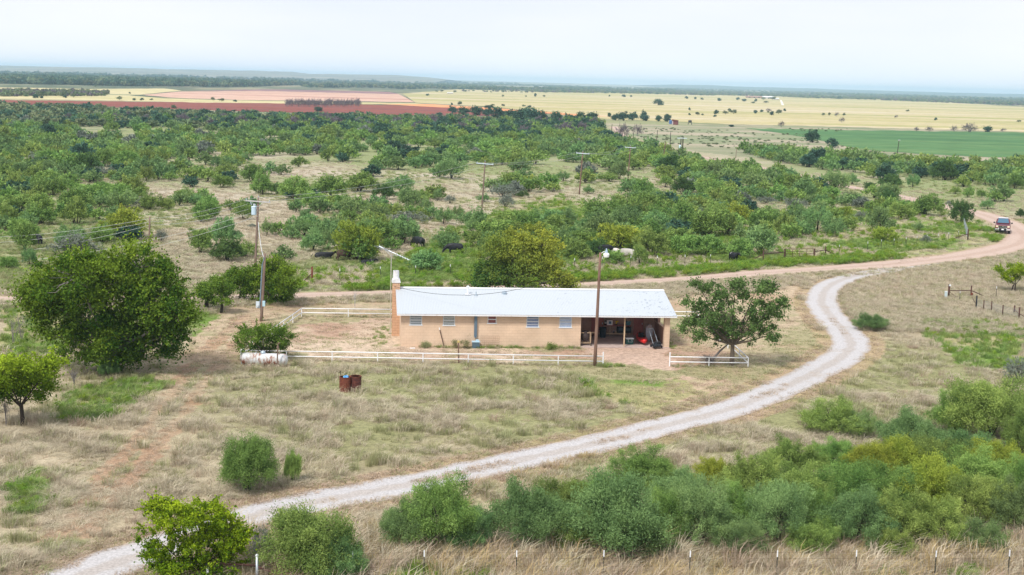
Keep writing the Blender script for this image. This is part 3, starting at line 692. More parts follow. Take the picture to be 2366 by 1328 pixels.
_z2 = _n.nodes.new('ShaderNodeTexNoise'); _z2.inputs['Scale'].default_value = .28; _z2.inputs['Detail'].default_value = 2
_s = _n.nodes.new('ShaderNodeSeparateXYZ'); _g = _n.nodes.new('ShaderNodeMapRange'); _g.inputs[1].default_value = 5.0; _g.inputs[2].default_value = 21; _g.inputs[3].default_value = -.14; _g.inputs[4].default_value = .035
_a = _n.nodes.new('ShaderNodeMath'); _a.operation = 'ADD'; _a2 = _n.nodes.new('ShaderNodeMath'); _a2.operation = 'MULTIPLY_ADD'; _a2.inputs[1].default_value = .22
_r = _n.nodes.new('ShaderNodeValToRGB'); _e = _r.color_ramp.elements; _e[0].position = .695; _e[0].color = (.47, .51, .55, 1); _e[1].position = .715; _e[1].color = (.20, .24, .32, 1)
_l(_tc.outputs['Object'], _mp.inputs[0]); _l(_mp.outputs[0], _z.inputs['Vector']); _l(_tc.outputs['Object'], _z2.inputs['Vector']); _l(_tc.outputs['Object'], _s.inputs[0])
_l(_s.outputs[0], _g.inputs[0]); _l(_z2.outputs[0], _a2.inputs[0]); _l(_z.outputs[0], _a2.inputs[2]); _l(_a2.outputs[0], _a.inputs[0]); _l(_g.outputs[0], _a.inputs[1]); _l(_a.outputs[0], _r.inputs[0])
_l(_r.outputs[0], _n.nodes['Principled BSDF'].inputs['Base Color'])
M['slab'] = mat('slab', (.40, .31, .285), .9, noise=(2.5, (.52, .42, .38), .35, .65))
M['trim'] = mat('trim', (.66, .70, .74), .5)
M['curtain'] = {k: mat('curtain_' + k, c, .25, noise=(9, d, .35, .65, 3, (5, 1, .6)), spec=.5) for k, c, d in
                (('grey', (.25, .31, .36), (.50, .52, .52)), ('tan', (.30, .34, .36), (.55, .53, .46)), ('red', (.34, .11, .10), (.22, .09, .10)), ('blue', (.20, .27, .46), (.34, .38, .52)), ('pale', (.40, .50, .72), (.62, .70, .84)))}
M['wood_new'] = mat('wood_new', (.55, .42, .28), .8, noise=(3, (.42, .29, .19), .4, .7))

house = thing('ranch_house', 'long tan block ranch house with white corrugated roof and open carport', 'house', O, HRZ)
T_ = .2
# front wall with window openings
wins = [((947, 725, 975, 752), 'grey', 4), ((1024, 726, 1051, 753), 'tan', 4), ((1127, 725, 1147, 748), 'red', 2), ((1217, 727, 1245, 757), 'blue', 4), ((1293, 729, 1321, 758), 'pale', 4)]
parts = []; x = 0.0
for (a, b, c, d), k, nrow in wins:
    x0, z1 = hl(a, b); x1, z0 = hl(c, d); z1 = min(z1, WZ - .1)
    parts.append(box(((x + x0) / 2, T_ / 2, WZ / 2 - .1), (x0 - x, T_, WZ + .2)))
    parts.append(box(((x0 + x1) / 2, T_ / 2, z0 / 2 - .1), (x1 - x0, T_, z0 + .2)))
    parts.append(box(((x0 + x1) / 2, T_ / 2, (z1 + WZ) / 2), (x1 - x0, T_, WZ - z1))); x = x1
parts.append(box(((x + XG) / 2, T_ / 2, WZ / 2 - .1), (XG - x, T_, WZ + .2)))
parts.append(box((T_ / 2, HD / 2, WZ / 2 - .1), (T_, HD - 2 * T_ - .004, WZ + .2)))
parts.append(box((HL / 2, HD - T_ / 2, WZ / 2 - .1), (HL, T_, WZ + .2)))
ZR = 3.62
parts.append(prism([(T_, WZ + .002), (HD - T_, WZ + .002), (HD / 2, ZR - .14)], T_, 'x', (T_ / 2, 0, 0)))
parts.append(prism([(T_, WZ + .002), (HD - T_, WZ + .002), (HD / 2, ZR - .14)], T_, 'x', (HL - T_ / 2, 0, 0)))
obj('wall', parts, M['block'], house)
# carport: inner walls
CB = 4.7                                                # depth of the carport
cw = [box((XG - T_ / 2, (CB + T_) / 2 + T_ / 2, WZ / 2), (T_, CB - T_, WZ)), box(((XG + HL) / 2, CB + T_ / 2, WZ / 2), (HL - XG - .01, T_, WZ)),
      box((HL - T_ / 2, 2.75, .62), (T_, CB - 1.0, 1.24)), box((HL - T_ / 2, 3.98, (1.24 + WZ) / 2), (T_, 1.2, WZ - 1.24)),
      box((HL - T_ / 2, (CB + HD) / 2, WZ / 2), (T_, HD - CB - .01, WZ))]
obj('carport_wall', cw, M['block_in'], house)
obj('wall_sill', [box((HL - T_ / 2 + .004, 2.5, 1.28), (T_ + .03, 4.2, .06))], M['block'], house)
obj('corner_column', [box((HL - .2, .2, WZ / 2 - .1), (.4, .4, WZ + .2))], M['block'], house)
obj('carport_floor', [box(((XG + HL) / 2, CB / 2 - .05, .02), (HL - XG, CB + .1, .1))], M['slab'], house)
px_ = hl(1442, 804)[0]
obj('carport_post', [box((px_, .12, WZ / 2), (.09, .09, WZ))], M['wood_new'], house)
obj('carport_beam', [box(((XG + HL) / 2, .12, WZ - .08), (HL - XG - .02, .12, .2))], M['pole_wood'], house)
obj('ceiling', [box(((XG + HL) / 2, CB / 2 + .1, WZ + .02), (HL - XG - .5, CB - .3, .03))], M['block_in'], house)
for a, c in ((1366, 1394), (1463, 1486)):
    x0 = hl(a, 760, CB)[0]; x1 = hl(c, 760, CB)[0]
    d = obj('door', [box(((x0 + x1) / 2, CB - .025, 1.02), (x1 - x0, .05, 2.04))], M['door_red'], house); d['label'] = 'dark red storeroom door'
    obj('handle', [box((x1 - .1, CB - .08, 1.0), (.05, .06, .12))], M['galv'], d)
# windows
for (a, b, c, d), k, nrow in wins:
    x0, z1 = hl(a, b); x1, z0 = hl(c, d); z1 = min(z1, WZ - .1); cx, cz = (x0 + x1) / 2, (z0 + z1) / 2; w, h = x1 - x0, z1 - z0
    fr = [box((x0 + .025, .06, cz), (.05, .09, h)), box((x1 - .025, .06, cz), (.05, .09, h)), box((cx, .06, z1 - .025), (w - .1, .09, .05)), box((cx, .05, z0 + .03), (w + .1, .16, .06))]
    for q in range(1, nrow): fr.append(box((cx, .055, z0 + h * q / nrow), (w - .1, .07, .035 if q != nrow // 2 else .06)))
    wi = obj('window', fr, M['trim'], house)
    wi['label'] = {'grey': 'four-row window with grey curtains', 'tan': 'four-row window with parted curtains', 'red': 'small two-pane window with red curtain', 'blue': 'window with dark blue curtain', 'pale': 'window with pale blue curtain'}[k]
    obj('pane', [box((cx, .1, cz), (w - .09, .012, h - .06))], M['curtain'][k], wi)
# roof: corrugated tin, real waves
OVF, OVL, OVR = .42, .32, .42
def tin(y0, z0, y1, z1):
    n = int((HL + OVL + OVR) / .0285); xs = np.linspace(-OVL, HL + OVR, n); wv = .017 * np.sin(np.arange(n) * math.pi / 2)
    rows = [np.stack([xs, np.full(n, y0 + (y1 - y0) * f), z0 + (z1 - z0) * f + wv], 1) for f in (0, .33, .66, 1)]
    V = np.concatenate(rows); i = np.arange(3)[:, None] * n + np.arange(n - 1)[None, :]
    return V, [np.stack([i, i + 1, i + n + 1, i + n], 2).reshape(-1, 4)]
sl_ = (ZR - WZ - .1) / (HD / 2)
zf = WZ + .1 - sl_ * OVF
roof = obj('roof', [tin(-OVF, zf, HD / 2, ZR), tin(HD + OVF, zf, HD / 2, ZR)], M['roof_tin'], house, smooth=True)
obj('ridge_cap', [prism([(HD / 2 - .22, ZR - .03), (HD / 2, ZR + .035), (HD / 2 + .22, ZR - .03), (HD / 2, ZR + .012)], HL + OVL + OVR, 'x', ((HL + OVR - OVL) / 2, 0, 0))], M['white_paint'], roof)
obj('fascia', [box(((HL + OVR - OVL) / 2, -OVF + .03, zf - .07), (HL + OVL + OVR - .02, .03, .09)),
               prism([(-OVF + .06, zf - .12), (-OVF + .06, zf - .03), (HD / 2, ZR - .04), (HD / 2, ZR - .13)], .03, 'x', (HL + OVR - .03, 0, 0)),
               prism([(-OVF + .06, zf - .12), (-OVF + .06, zf - .03), (HD / 2, ZR - .04), (HD / 2, ZR - .13)], .03, 'x', (-OVL + .03, 0, 0))], M['white_paint'], roof)
def roof_pt(px, py):                                     # pixel -> point on the front roof slope, house frame
    nrm = np.cross(EX, EY + np.array([0, 0, sl_])); nrm /= np.linalg.norm(nrm)
    Q = on_plane(px, py, hw(0, -OVF, zf), nrm) - O
    return np.array([np.dot(Q, EX), np.dot(Q, EY), Q[2]])
vp = roof_pt(1081, 680)
v = obj('roof_vent', [tube([vp - [0, 0, .1], vp + [0, 0, .55]], .06, 10), lathe([(.06, .5), (.12, .55), (.12, .6), (.02, .66)], 10, 'z', vp), box(vp + [0, 0, .02], (.42, .42, .02))], M['white_paint'], roof); v['label'] = 'white pipe vent'
vp = roof_pt(1100, 682)
v = obj('roof_vent', [tube([vp - [0, 0, .1], vp + [0, 0, .28]], .035, 8), lathe([(.14, .0), (.05, .1)], 10, 'z', vp)], M['grey_metal'], roof); v['label'] = 'thin grey pipe vent'
vp = roof_pt(1165, 679)
v = obj('roof_vent', [lathe([(.15, -.08), (.15, .1), (.19, .11), (.17, .2), (.02, .25)], 12, 'z', vp)], M['grey_metal'], roof); v['label'] = 'squat grey cap vent'
# chimney
cx0 = hl(906, 700, HD / 2)[0]; cx1 = -.003
ch = obj('chimney', [box(((cx0 + cx1) / 2, HD / 2, 1.95), (cx1 - cx0, .95, 4.1))], M['block_ch'], house)
cm = mat('mortar_cap', (.70, .70, .72), .8, noise=(6, (.55, .54, .54), .5, .75))
obj('chimney_cap', [prism([(cx0 - .05, 4.0), (cx1 + .05, 4.0), (cx1 + .0, 4.22), (cx1 - .15, 4.32), (cx0 + .15, 4.32), (cx0, 4.22)], 1.05, 'y', (0, HD / 2, 0))], cm, ch)
fx = (cx0 + cx1) / 2 - .02
obj('flue', [lathe([(.24, 4.3), (.23, 4.86), (.19, 4.86), (.19, 4.5)], 14, 'z', (fx, HD / 2, 0))], cm, ch)
# supply duct down the front wall, with its cooler at the foot
dx = hl(1099, 740)[0]
duct = obj('drain_pipe', [box((dx, -.09, (.78 + WZ) / 2), (.2, .15, WZ - .78)), box((dx, -.09, .74), (.13, .1, .1))], mat('duct_blue', (.13, .19, .25), .5, .3), house)

# things by the wall
t = thing('air_conditioner', 'blue-grey box unit at the foot of the wall pipe, half hidden by weeds', 'air conditioner', hw(dx + .02, -.38), HRZ)
obj('casing', [box((0, 0, .22), (.52, .4, .44))], mat('unit_blue', (.08, .13, .17), .5), t, bevel=.02)
obj('lid', [box((0, 0, .46), (.6, .46, .05)), box((.1, 0, .54), (.22, .22, .12))], mat('unit_lid', (.42, .58, .68), .4), t)
# rusty wire panel against the wall
def wire_panel(p0, p1, h, nx, nz, r):
    p0 = np.array(p0, float); p1 = np.array(p1, float); ps = []
    for k in range(nx + 1):
        b = p0 + (p1 - p0) * k / nx; ps.append(tube([b, b + [0, 0, h]], r, 3, False))
    for k in range(nz + 1): ps.append(tube([p0 + [0, 0, h * k / nz], p1 + [0, 0, h * k / nz]], r, 3, False))
    return ps
a = hl(1110, 795)[0]; b = hl(1152, 795)[0]
t = obj('wire_panel', wire_panel((0, 0, .08), (b - a, 0, .08), .78, 9, 5, .006), M['rust'], loc=hw(a, -.3), rz=HRZ); tag(t, 'rusty wire mesh panel leaning on the house wall right of the weeds', 'wire panel')

# ------------------------------------------------------------------ antenna, cables
AB = hw(cx0 - .12, HD / 2 - .3); ztop = height_at(911, 583, AB)
t = thing('tv_antenna', 'old aluminium television antenna on a mast beside the chimney', 'antenna', AB, 0)
obj('mast', [tube([(0, 0, 0), (0, 0, ztop + .1)], .028, 8)], mat('mast', (.62, .58, .52), .5, .4), t)
s_ = ppm(AB); e0 = np.array([(882 - 911) / s_, .25, ztop + (583 - 570.5) / s_]); e1 = np.array([(953 - 911) / s_, -.35, ztop - (598 - 583) / s_])
bm_ = [tube([e0, e1], .022, 6), tube([e0 + [0, 0, .07], (e0 + e1) / 2 + [-.2, 0, .05]], .016, 5), tube([(0, 0, ztop - .3), e0 * .6 + np.array([0, 0, ztop]) * .4], .014, 5), tube([(0, 0, ztop - .25), e1 * .45 + np.array([0, 0, ztop]) * .55], .014, 5)]
obj('boom', bm_, M['galv'], t)
rods = []
side = np.cross(e1 - e0, [0, 0, 1]); side /= np.linalg.norm(side)
for k in range(13):
    f = k / 12; c = e0 * (1 - f) + e1 * f; ln = .6 - .3 * f
    sk = (e1 - e0) / np.linalg.norm(e1 - e0) * (.28 if f < .6 else .05)
    rods.append(tube([c, c + side * ln - sk * ln], .012, 4)); rods.append(tube([c, c - side * ln - sk * ln], .012, 4))
    if f > .55: rods.append(box(c + [0, 0, .02], (.1, .05, .05)))
obj('element', rods, M['galv'], t)

def cable(name, label, pts, sag, r=.012, mt='wire', group=None, cat='cable'):
    ps = []
    for a, b in zip(pts[:-1], pts[1:]):
        a = np.array(a, float); b = np.array(b, float); q = np.linspace(0, 1, 15)
        ps.append(tube(np.stack([a + (b - a) * k - np.array([0, 0, sag * 4 * k * (1 - k)]) for k in q]), r, 4, False))
    return tag(obj(name, ps, M[mt]), label, cat, group)

# ------------------------------------------------------------------ poles
def lean_pole(t, h, r0, r1, lean, mt, name='pole', n=10):
    k = np.linspace(0, 1, 6)
    return obj(name, [tube([(lean * f, 0, -.3 + (h + .3) * f) for f in k], [r0 + (r1 - r0) * f for f in k], n)], mt, t, smooth=True)
LB = at(1374, 845); LH = height_at(1378, 583, LB); lx = 4 / ppm(LB)
lp = thing('light_pole', 'tall brown wooden pole with a white yard light in front of the carport', 'light pole', LB)
lean_pole(lp, LH, .125, .085, lx, M['pole_red'])
arm = [tube([(lx, 0, LH - .35), (lx + .08, -.02, LH - .02), (lx + .22, -.04, LH + .07), (lx + .38, -.05, LH + .06)], .022, 6)]
obj('lamp_arm', arm, M['white_paint'], lp)
lm = obj('lamp', [lathe([(.02, .33), (.05, .32), (.055, .2), (.09, .17), (.1, .06), (.03, .05)], 12, 'z', (lx + .4, -.05, LH - .04))], mat('lamp_head', (.42, .55, .68), .4, .3), lp)
obj('lamp_shade', [lathe([(.08, .05), (.2, -.02), (.21, -.1), (.18, -.24), (.16, -.26), (.02, -.26)], 14, 'z', (lx + .4, -.05, LH - .04))], mat('lamp_lens', (.85, .86, .88), .3), lm)

MB_ = at(603, 742); MH = height_at(611, 585, MB_)
mp_ = thing('meter_pole', 'weathered grey pole carrying electric meter boxes behind the tank', 'power pole', MB_)
mlean = 9 / ppm(MB_)
lean_pole(mp_, MH, .13, .09, mlean, M['pole_wood'])
obj('conduit', [tube([(-.14 + mlean * f, -.1, MH * f) for f in (.2, .5, .84)], .045, 8), tube([(mlean * .84 - .14, -.1, MH * .84), (mlean * .88 - .05, -.12, MH * .9), (mlean * .9, -.1, MH * .95)], .03, 6)], mat('conduit', (.22, .30, .38), .5, .3), mp_)
s_ = ppm(MB_); zb = (742 - 703) / s_
bx = obj('meter_box', [box((-.22, -.12, zb), (.28, .18, .5)), lathe([(.1, 0), (.1, .12), (.02, .15)], 12, 'y', (-.22, -.34, zb - .05))], mat('meter_grey', (.55, .62, .68), .5), mp_, bevel=.01)
bx['label'] = 'grey meter box with round glass meter'
bx = obj('meter_box', [box((.24, -.1, zb + .1), (.2, .16, .42))], mat('breaker_blue', (.42, .62, .72), .5), mp_, bevel=.01); bx['label'] = 'pale blue breaker box'

def util_pole(base, top, label, armw=0.0, armz=.35, r=.13, mt='pole_wood', amt='arm_wood', group='utility poles along the power line', brace=True, armtilt=0.0, transformer=False, ylean=0.0):
    B = at(*base); h = height_at(top[0], top[1], B); ln = (top[0] - base[0]) / ppm(B)
    t = thing('utility_pole', label, 'utility pole', B, 0, group)
    lean_pole(t, h, r, r * .7, ln, M[mt], n=8); za = h - armz; lx_ = ln * za / h
    if armw:
        dz = math.tan(armtilt) * armw / 2
        obj('crossarm', [prism([(lx_ - armw / 2, za - .06 + dz), (lx_ + armw / 2, za - .06 - dz), (lx_ + armw / 2, za + .06 - dz), (lx_ - armw / 2, za + .06 + dz)], .09, 'y', (0, -r - .02, 0))], M[amt], t)
        ins = [lathe([(.025, 0), (.05, .05), (.05, .1), (.02, .14)], 8, 'z', (lx_ + s * armw / 2 * .92, -r - .02, za + .06 - s * dz * .92)) for s in (-1, 1)]
        ins.append(lathe([(.03, 0), (.05, .06), (.05, .12), (.02, .16)], 8, 'z', (ln, 0, h)))
        each('insulator', ins, M['grey_metal'], t)
        if brace:
            each('brace', [tube([(lx_ + s * armw * .26, -r - .03, za - .05), (lx_ - ln * .1, -r - .01, za - .55)], .022, 4) for s in (-1, 1)], M['galv'], t)
    if transformer:
        c = (lx_ - .42, -.02, h - 1.72)
        tr = obj('transformer', [lathe([(.22, 0), (.25, .05), (.25, .72), (.27, .74), (.27, .8), (.2, .87)], 16, 'z', c)], mat('transformer', (.52, .66, .78), .4), t, smooth=False)
        obj('bushing', [lathe([(.1, .85), (.1, .95), (.13, .97), (.11, 1.06), (.03, 1.1)], 10, 'z', (c[0] + .05, c[1], c[2]))], M['trim'], tr)
        each('bracket', [box((c[0] + .3, c[1], c[2] + z), (.18, .1, .08)) for z in (.2, .6)], M['galv'], t)
        obj('cutout', [tube([(lx_ - .72, -.2, za - .06), (lx_ - .62, -.2, za - .35)], .05, 6)], M['grey_metal'], t)
    return B, h, ln, za, lx_
UP_T = util_pole((589, 622), (597, 456), 'wooden utility pole with grey transformer and plain crossarm', 2.45, .38, .135, armtilt=math.radians(3.0), transformer=True)
UP_A = util_pole((1112, 497), (1118, 373), 'brown utility pole with pale crossarm standing nearest behind the house', 2.44, .3, .13, amt='arm_pale', mt='pole_wood', brace=False, armtilt=math.radians(3.2))
UP_B = util_pole((1338, 449), (1343.5, 350), 'reddish utility pole with pale crossarm, second from the house', 2.3, .3, .13, mt='pole_red', amt='arm_pale', brace=False, armtilt=math.radians(2.5))
UP_C = util_pole((1451, 411), (1454, 337), 'reddish utility pole with pale crossarm, third from the house', 2.2, .3, .13, mt='pole_red', amt='arm_pale', brace=False, armtilt=math.radians(1.5))
UP_S = util_pole((344, 590), (347, 500), 'plain grey utility pole standing behind the big pecan tree', 0, .3, .12)
util_pole((1531, 374), (1536, 328), 'leaning bare pole among bushes beside the dirt road', 0, .3, .13, mt='pole_red')
util_pole((1547, 350), (1548, 305), 'thin dark pole right of the dirt road before the bend', 0, .3, .12, mt='bark_dark')
util_pole((1516, 336), (1518, 300), 'thin dark pole left of the distant dirt road', 0, .3, .12, mt='bark_dark')
util_pole((1461, 331), (1463, 306), 'thin pole beside the bare tree on the distant road', 0, .3, .12, mt='bark_dark')
util_pole((1411, 325), (1413, 286), 'thin bare pole at the edge of the far bushes', 0, .3, .12, mt='bark_dark')
util_pole((1700, 364), (1701, 338), 'small grey pole in the flat pasture right of the road', 0, .3, .09)
util_pole((2070, 377), (2074, 323), 'lone dark pole standing before the green field', .5, .12, .12, mt='bark_dark', brace=False)
# double pole with a pale transformer
B = at(1574, 361); h = height_at(1575, 315, B)
t = thing('utility_pole', 'dark double pole with pale crossarm and tall transformer bank beside the road', 'utility pole', B, 0, 'utility poles along the power line')
obj('pole', [tube([(-.25, 0, -.2), (-.25, 0, h - .6)], .14, 8), tube([(.25, 0, -.2), (.3, 0, h)], .16, 8)], M['bark_dark'], t)
obj('crossarm', [box((0, -.2, h - .45), (2.6, .12, .16))], M['arm_pale'], t)
obj('transformer', [lathe([(.3, 0), (.32, 1.6), (.2, 1.9)], 12, 'z', (-.45, -.25, h * .22))], mat('transformer_far', (.55, .72, .82), .5), t)

def arm_pt(u, f): B, h, ln, za, lx_ = u; return np.array(B) + np.array([lx_, -.15, za + .15]) + np.array([f * 1.15, 0, -f * .06])
GW = 'power line wires strung between the utility poles'
for f, w in ((-1, 'left'), (1, 'right')):
    cable('power_line', 'thin %s power wire running between the crossarm poles behind the house' % w, [arm_pt(UP_T, f), arm_pt(UP_A, f), arm_pt(UP_B, f), arm_pt(UP_C, f)], 0.75, .013, group=GW, cat='power line')
pS = np.array(UP_S[0]) + [UP_S[2], 0, UP_S[1] - .2]
pT = np.array(UP_T[0]) + [UP_T[2], -.15, UP_T[1] - 1.0]
for k, (ya, zz) in enumerate(((543, 0), (556, -.35), (586, -.7))):
    E = on_plane(-40, ya + 6, pS, np.array([0, 1.0, 0]))
    cable('power_line', ['highest', 'middle', 'lowest'][k] + ' of three wires from the transformer pole past the pecan pole', [arm_pt(UP_T, -1) + [k * .1, 0, -k * .5], pS + [0, 0, zz], E], .35, .013, group=GW, cat='power line')
for k, (ya, z_) in enumerate(((606, .0), (632, -.5))):
    E = on_plane(-40, ya + 4, np.array(UP_T[0]), np.array([0, 1.0, 0]))
    cable('power_line', ['upper', 'lower'][k] + ' wire crossing above the big pecan tree to the transformer pole', [pT + [0, 0, z_ - .3], E], .9, .013, group=GW, cat='power line')
mt_ = np.array(MB_) + [mlean * .93, -.1, MH * .93]
cable('service_cable', 'pale drop cable from the transformer pole to the meter pole', [np.array(UP_T[0]) + [UP_T[2] * .7 + .1, -.1, UP_T[1] * .66], mt_], .7, .022, 'trim')
ltop = np.array(LB) + [lx * .93, .0, LH * .92]
hwc = hw(cx0 + .1, HD / 2 - .5, 3.75)
cable('service_cable', 'black cable sagging over the white roof from the chimney to the light pole', [hwc, ltop], 1.35, .014, 'black')

# ------------------------------------------------------------------ white pipe fences
def pipe_fence(name, label, A, B_, nposts, zt=.66, zb=.31, r=.035, endposts=(0, 0), group='white pipe fence sections round the house yard', skip=()):
    A = np.array(A, float); B_ = np.array(B_, float); d = B_ - A; L = float(np.linalg.norm(d[:2])); rz = math.atan2(d[1], d[0])
    t = thing(name, label, 'fence', A, rz, group)
    for z in (zt, zb): obj('rail', [tube([(0, 0, z), (L, 0, z)], r, 8)], M['white_paint'], t, smooth=True)
    for k in range(nposts + 1):
        if k in skip: continue
        h = zt if 0 < k < nposts else zt + (endposts[0] if k == 0 else endposts[1])
        ex_ = 1.25 if h > zt + .05 else 1.0
        obj('post', [tube([(L * k / nposts, 0, -.15), (L * k / nposts, 0, h + (.02 if ex_ > 1 else 0))], r * ex_, 8)], M['white_paint'], t)
    return t
FC = at(556, 831.5); F1 = at(1393, 845); F2 = at(1547, 846); F3 = at(1728, 848.5); FBL = at(697, 731); FBR = at(1613, 739)
pipe_fence('pipe_fence', 'long white two-rail pipe fence in front of the house, left of the gap', FC, F1, 8, endposts=(0, .28))
pipe_fence('pipe_fence', 'short white two-rail pipe fence under the oak, right of the gap', F2, F3, 2, endposts=(.28, .0))
pipe_fence('pipe_fence', 'white pipe fence slanting back on the left side of the yard', FC, FBL, 6)
pipe_fence('pipe_fence', 'white pipe fence along the back of the yard, left of the chimney', FBL, at(912, 733.5), 2)
pipe_fence('pipe_fence', 'white pipe fence showing past the right end of the roof', at(1540, 737.5), FBR, 1)
Q = F3 + (FBR - F3) * .30
pipe_fence('pipe_fence', 'white pipe fence side panel meeting the front corner by the oak trunk', F3, Q, 2, endposts=(0, .1))
pipe_fence('pipe_fence', 'white pipe fence side panel running back behind the oak foliage', F3 + (FBR - F3) * .36, FBR, 4, endposts=(.1, 0))

# ------------------------------------------------------------------ propane tank, barrels, odd posts
TB = at(611, 845); s_ = ppm(TB); TL = 109 / s_; TR = .41
t = thing('propane_tank', 'long white propane tank streaked with rust at the yard corner', 'tank', TB, math.radians(-1.5))
tm = mat('tank_paint', (.66, .68, .70), .55); n = tm.node_tree; l = n.links.new
tc = n.nodes.new('ShaderNodeTexCoord'); mpp = n.nodes.new('ShaderNodeMapping'); mpp.inputs['Scale'].default_value = (1.6, 1, .8)
nz = n.nodes.new('ShaderNodeTexNoise'); nz.inputs['Scale'].default_value = 2.1; nz.inputs['Detail'].default_value = 7; nz.inputs['Roughness'].default_value = .65
rp = n.nodes.new('ShaderNodeValToRGB'); e = rp.color_ramp.elements; e[0].position = .45; e[0].color = (.58, .60, .62, 1); e[1].position = .60; e[1].color = (.24, .09, .06, 1); q = e.new(.53); q.color = (.46, .40, .37, 1)
l(tc.outputs['Object'], mpp.inputs[0]); l(mpp.outputs[0], nz.inputs['Vector']); l(nz.outputs[0], rp.inputs[0]); l(rp.outputs[0], n.nodes['Principled BSDF'].inputs['Base Color'])
prof = [(.01, -TL / 2)] + [(TR * math.sin(a), -TL / 2 + TR * .62 * (1 - math.cos(a))) for a in np.linspace(.25, math.pi / 2, 6)] + [(TR, 0)] + [(TR * math.sin(a), TL / 2 - TR * .62 * (1 - math.cos(a))) for a in np.linspace(math.pi / 2, .25, 6)] + [(.01, TL / 2)]
obj('shell', [lathe(prof, 24, 'x', (0, 0, TR + .03))], [tm], t, smooth=True)
each('band', [lathe([(TR, -.06), (TR + .012, -.05), (TR + .012, .05), (TR, .06)], 24, 'x', (x, 0, TR + .03)) for x in (-TL * .36, TL * .16)], [tm], t, smooth=True)
each('valve_dome', [lathe([(.17, 2 * TR - .03), (.17, 2 * TR + .1), (.12, 2 * TR + .17), (.02, 2 * TR + .19)], 14, 'z', (-.1, 0, 0)), tube([(-.55, 0, 2 * TR), (-.55, 0, 2 * TR + .1)], .04, 8)], M['grey_metal'], t)
each('saddle', [box((x, 0, .12), (.2, .6, .34)) for x in (-TL * .3, TL * .3)], M['slab'], t)
t = thing('standpipe', 'grey upright pipe with bent hooked top before the propane tank', 'pipe', at(640, 851))
obj('pipe', [tube([(0, 0, -.2), (.03, 0, .9), (.05, 0, 1.55), (.1, -.02, 1.68), (.2, -.03, 1.72)], .045, 8), tube([(-.02, 0, 1.38), (.12, 0, 1.42)], .06, 6)], M['pole_wood'], t)
t = thing('standpipe', 'thin pale pipe post at the left end of the propane tank', 'pipe', at(558, 841))
obj('pipe', [tube([(0, 0, -.2), (0, 0, .78)], .03, 6), tube([(0, 0, .74), (.4, .1, .76)], .02, 6)], M['grey_metal'], t)

BB = at(797, 904)
def barrel(name, label, base, mt, rz=0):
    t = thing(name, label, 'barrel', base, rz, 'rusty burn barrels in the dry grass')
    r, h = .345, .9
    obj('drum', [lathe([(r, -.05), (r, .28), (r + .014, .3), (r, .32), (r, .58), (r + .014, .6), (r, .62), (r, h), (r - .02, h), (r - .02, .25), (.01, .25)], 20, 'z')], [mt], t)
    obj('rim', [lathe([(r - .03, h - .01), (r + .016, h - .01), (r + .016, h + .02), (r - .03, h + .02), (r - .03, h - .01)], 20, 'z')], M['rust'], t)
    return t
barrel('burn_barrel', 'rust-red burn barrel with a blue bundle inside, left of the pair', BB, M['rust'])
barrel('burn_barrel', 'darker rusty barrel tucked close on the right of the pair', BB + np.array([.62, .3, 0]), mat('rust_dark', (.075, .025, .022), .9, noise=(7, (.15, .05, .035), .4, .7)))
blue = mat('blue_plastic', (.03, .22, .62), .4, noise=(14, (.20, .55, .80), .45, .6))
rngb = np.random.default_rng(3)
pb = [(lambda V, Fs: (V + rngb.normal(size=V.shape) * .02, Fs))(*lathe([(.02, 0), (.13, .03), (.19, .12), (.15, .22), (.03, .27)], 9, 'z'))]
tag(obj('trash_bag', pb, blue, loc=BB + np.array([.04, 0, .72])), 'bright blue plastic bundle stuffed in the top of the rusty barrel', 'bundle')
tag(obj('poker_rod', [tube([(0, 0, 0), (-.1, 0, .75)], .02, 5)], M['black'], loc=BB + np.array([-.2, .05, .5])), 'dark iron rod sticking up out of the left rusty barrel', 'rod')
t = thing('leaning_post', 'thin dark steel post with white tip leaning towards the house wall', 'post', at(1027, 802))
obj('shaft', [tube([(0, 0, -.1), (-.36, .05, 1.24)], .03, 5)], M['pipe_brown'], t); obj('tip', [tube([(-.36, .05, 1.24), (-.41, .06, 1.42)], .032, 5)], M['post_tip'], t)
t = thing('leaning_post', 'short rusty post with yellow top in front of the white rail', 'post', at(1060, 838))
obj('shaft', [tube([(0, 0, -.1), (-.05, 0, 1.42)], .05, 6)], M['pole_red'], t); obj('tip', [box((-.05, 0, 1.46), (.14, .1, .12))], mat('yellow_cap', (.55, .42, .16), .7), t)
# old white sign board scrap on the ground by the wall
tag(obj('paper_scrap', [box((0, 0, .03), (.35, .2, .03), .2)], M['white_paint'], loc=at(953, 805)), 'white scrap lying on the ground by the house front wall', 'scrap')

# ------------------------------------------------------------------ steel T-posts
def tpost_parts(h=1.25):
    a = [box((0, 0, h * .4 - .15), (.045, .012, h * .8 + .3)), box((0, .025, h * .4 - .15), (.012, .04, h * .8 + .3))]
    b = [box((0, 0, h * .9), (.05, .016, h * .2)), box((0, .027, h * .9), (.016, .044, h * .2))]
    return a, b
a, b = tpost_parts(1.3)
TP_ = thing('fence_post', 'x', 'fence post', (0, 0, 0))
obj('shaft', a, M['post_green'], TP_); obj('tip', b, M['post_tip'], TP_)
used = [False]
def tpost(base, label, group, h=1.3, sc=1.0):
    if not used[0]:
        used[0] = True; TP_.location = Vector(base); TP_['label'] = label; TP_['group'] = group; TP_.scale = (sc, sc, h / 1.3); return TP_
    return copy_tree(TP_, base, random.uniform(-.4, .4), (sc, sc, h / 1.3), label, group)
random.seed(4)
fore = [(814, 1350), (979, 1346), (1192, 1346), (1393, 1345), (1592, 1346), (1793, 1345), (1975, 1344), (2159, 1345), (2328, 1343)]
wv_ = []
